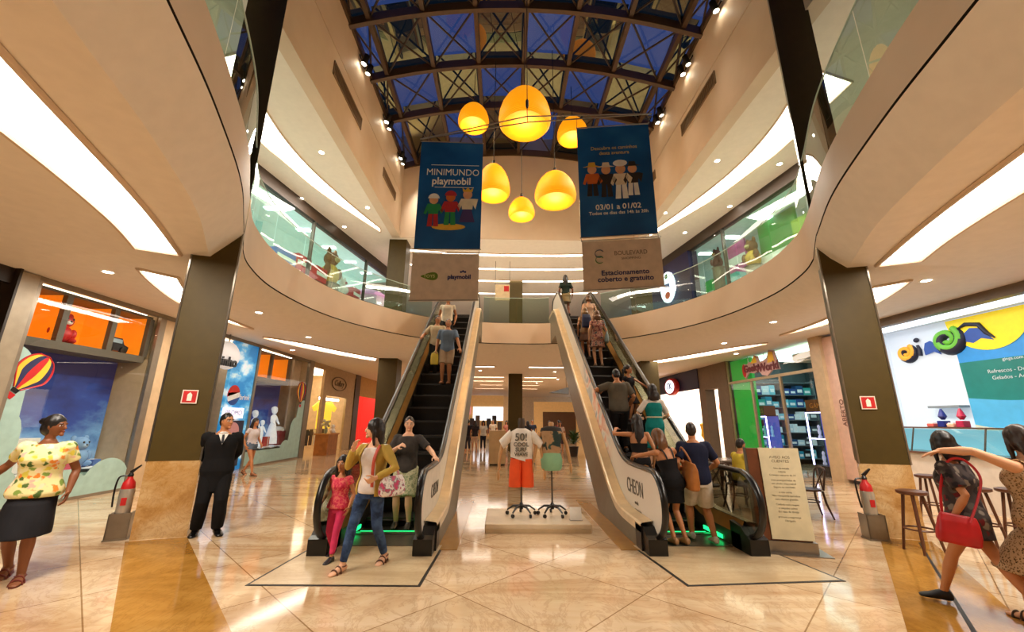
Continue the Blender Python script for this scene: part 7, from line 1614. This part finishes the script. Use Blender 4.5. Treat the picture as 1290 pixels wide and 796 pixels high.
# far-hall visitors
far = [(-2.75, 24.2, 3.0, 'm', '#3f8a55', '#2a2a33', 'short', 'far visitor in green shirt, leftmost in the far hall'), (-2.35, 23.0, 0.3, 'm', '#23222a', '#3b3a44', 'short', 'far visitor in black shirt near the left escalator underside'), (-1.95, 22.6, 0.2, 'f', '#2a2226', '#c8a890', 'long', 'far visitor with long hair and dark top, third from left'),
       (-1.55, 23.6, 3.1, 'f', '#d9d3ca', '#22242e', 'bob', 'far visitor in white blouse and dark trousers beside the kiosk'), (-1.1, 27.5, 2.9, 'm', '#c9b9a4', '#39424f', 'short', 'far visitor in beige shirt deep behind the kiosk'), (1.05, 25.5, 0.1, 'f', '#2a2a30', '#3a2a26', 'long', 'far visitor in dark dress just right of the central column'),
       (1.45, 27.0, 3.1, 'm', '#30354a', '#22242e', 'short', 'far visitor in navy shirt, second right of the central column'), (2.05, 22.5, 2.6, 'f', '#1e1c20', '#2a2428', 'bob', 'far visitor in black right of the female dress form'), (2.5, 21.6, 3.0, 'f', '#c7a898', '#4a3a3a', 'long', 'far visitor in pale pink top beside the right escalator underside'),
       (2.75, 24.0, 0.4, 'm', '#8a3a34', '#2a2a33', 'short', 'far visitor in dull red shirt by the potted plant'), (0.75, 30.0, 3.0, 'm', '#d2c8bb', '#4a4a55', 'short', 'far visitor in white, smallest one behind the dress forms'), (-0.2, 29.0, 3.1, 'f', '#a86a5a', '#2a2a30', 'bob', 'far visitor in rust top behind the male dress form')]
for k, (x, y, rz, sx, c1_, c2_, hr, lb) in enumerate(far):
    p = Fig(lb, (x, y, 0), rz, 1.66 if sx == 'm' else 1.6, sx, 'tan', vox=0.020, lf=(-0.1, 0.12*(k % 3 - 1), 0.075), rf=(0.1, -0.1*(k % 3 - 1), 0.075), group='visitors in the far hall')
    p.top(CL_(c1_), -0.07, 0.5, 0.6, 0.018); p.pants(CL_(c2_), 1.9 if k % 2 else 0.95, 0.014); p.hair(hr, '#1a1310', 0.25)
# ------------------------------------------------------------------ light
w = bpy.data.worlds.new('dusk'); scn.world = w; w.use_nodes = True
bg = w.node_tree.nodes['Background']; bg.inputs['Color'].default_value = (0.032, 0.055, 0.14, 1); bg.inputs['Strength'].default_value = 1.0
def area(name, loc, sx, sy, power, col=(1, 0.91, 0.79), rot=(0, 0, 0)):
    l = bpy.data.lights.new(name, 'AREA'); l.shape = 'RECTANGLE'; l.size = sx; l.size_y = sy; l.energy = power; l.color = col
    o = bpy.data.objects.new(name, l); COL.objects.link(o); o.location = loc; o.rotation_euler = rot; return o
for s in (-1, 1):
    area('gallery_lamp', (s*7.3, 12, ZB-0.06), 0.6, 5, 300)
    area('ceiling_lamp', (s*4.9, 3.2, ZS-0.06), 0.7, 3.0, 170)
    area('ceiling_lamp_far', (s*7.6, 9.2, ZS-0.06), 0.4, 3.5, 120)
area('far_hall_lamp', (0, 28, ZS-0.08), 8, 8, 260)
area('landing_lamp', (0, 22, ZB-0.06), 8, 4, 120)
scn.view_settings.view_transform = 'Standard'
scn.view_settings.look = 'None'
scn.view_settings.exposure = 0.24
scn.cycles.use_denoising = True
scn.cycles.max_bounces = 8; scn.cycles.transparent_max_bounces = 16; scn.cycles.sample_clamp_indirect = 6.0
scn.cycles.caustics_reflective = False; scn.cycles.caustics_refractive = False
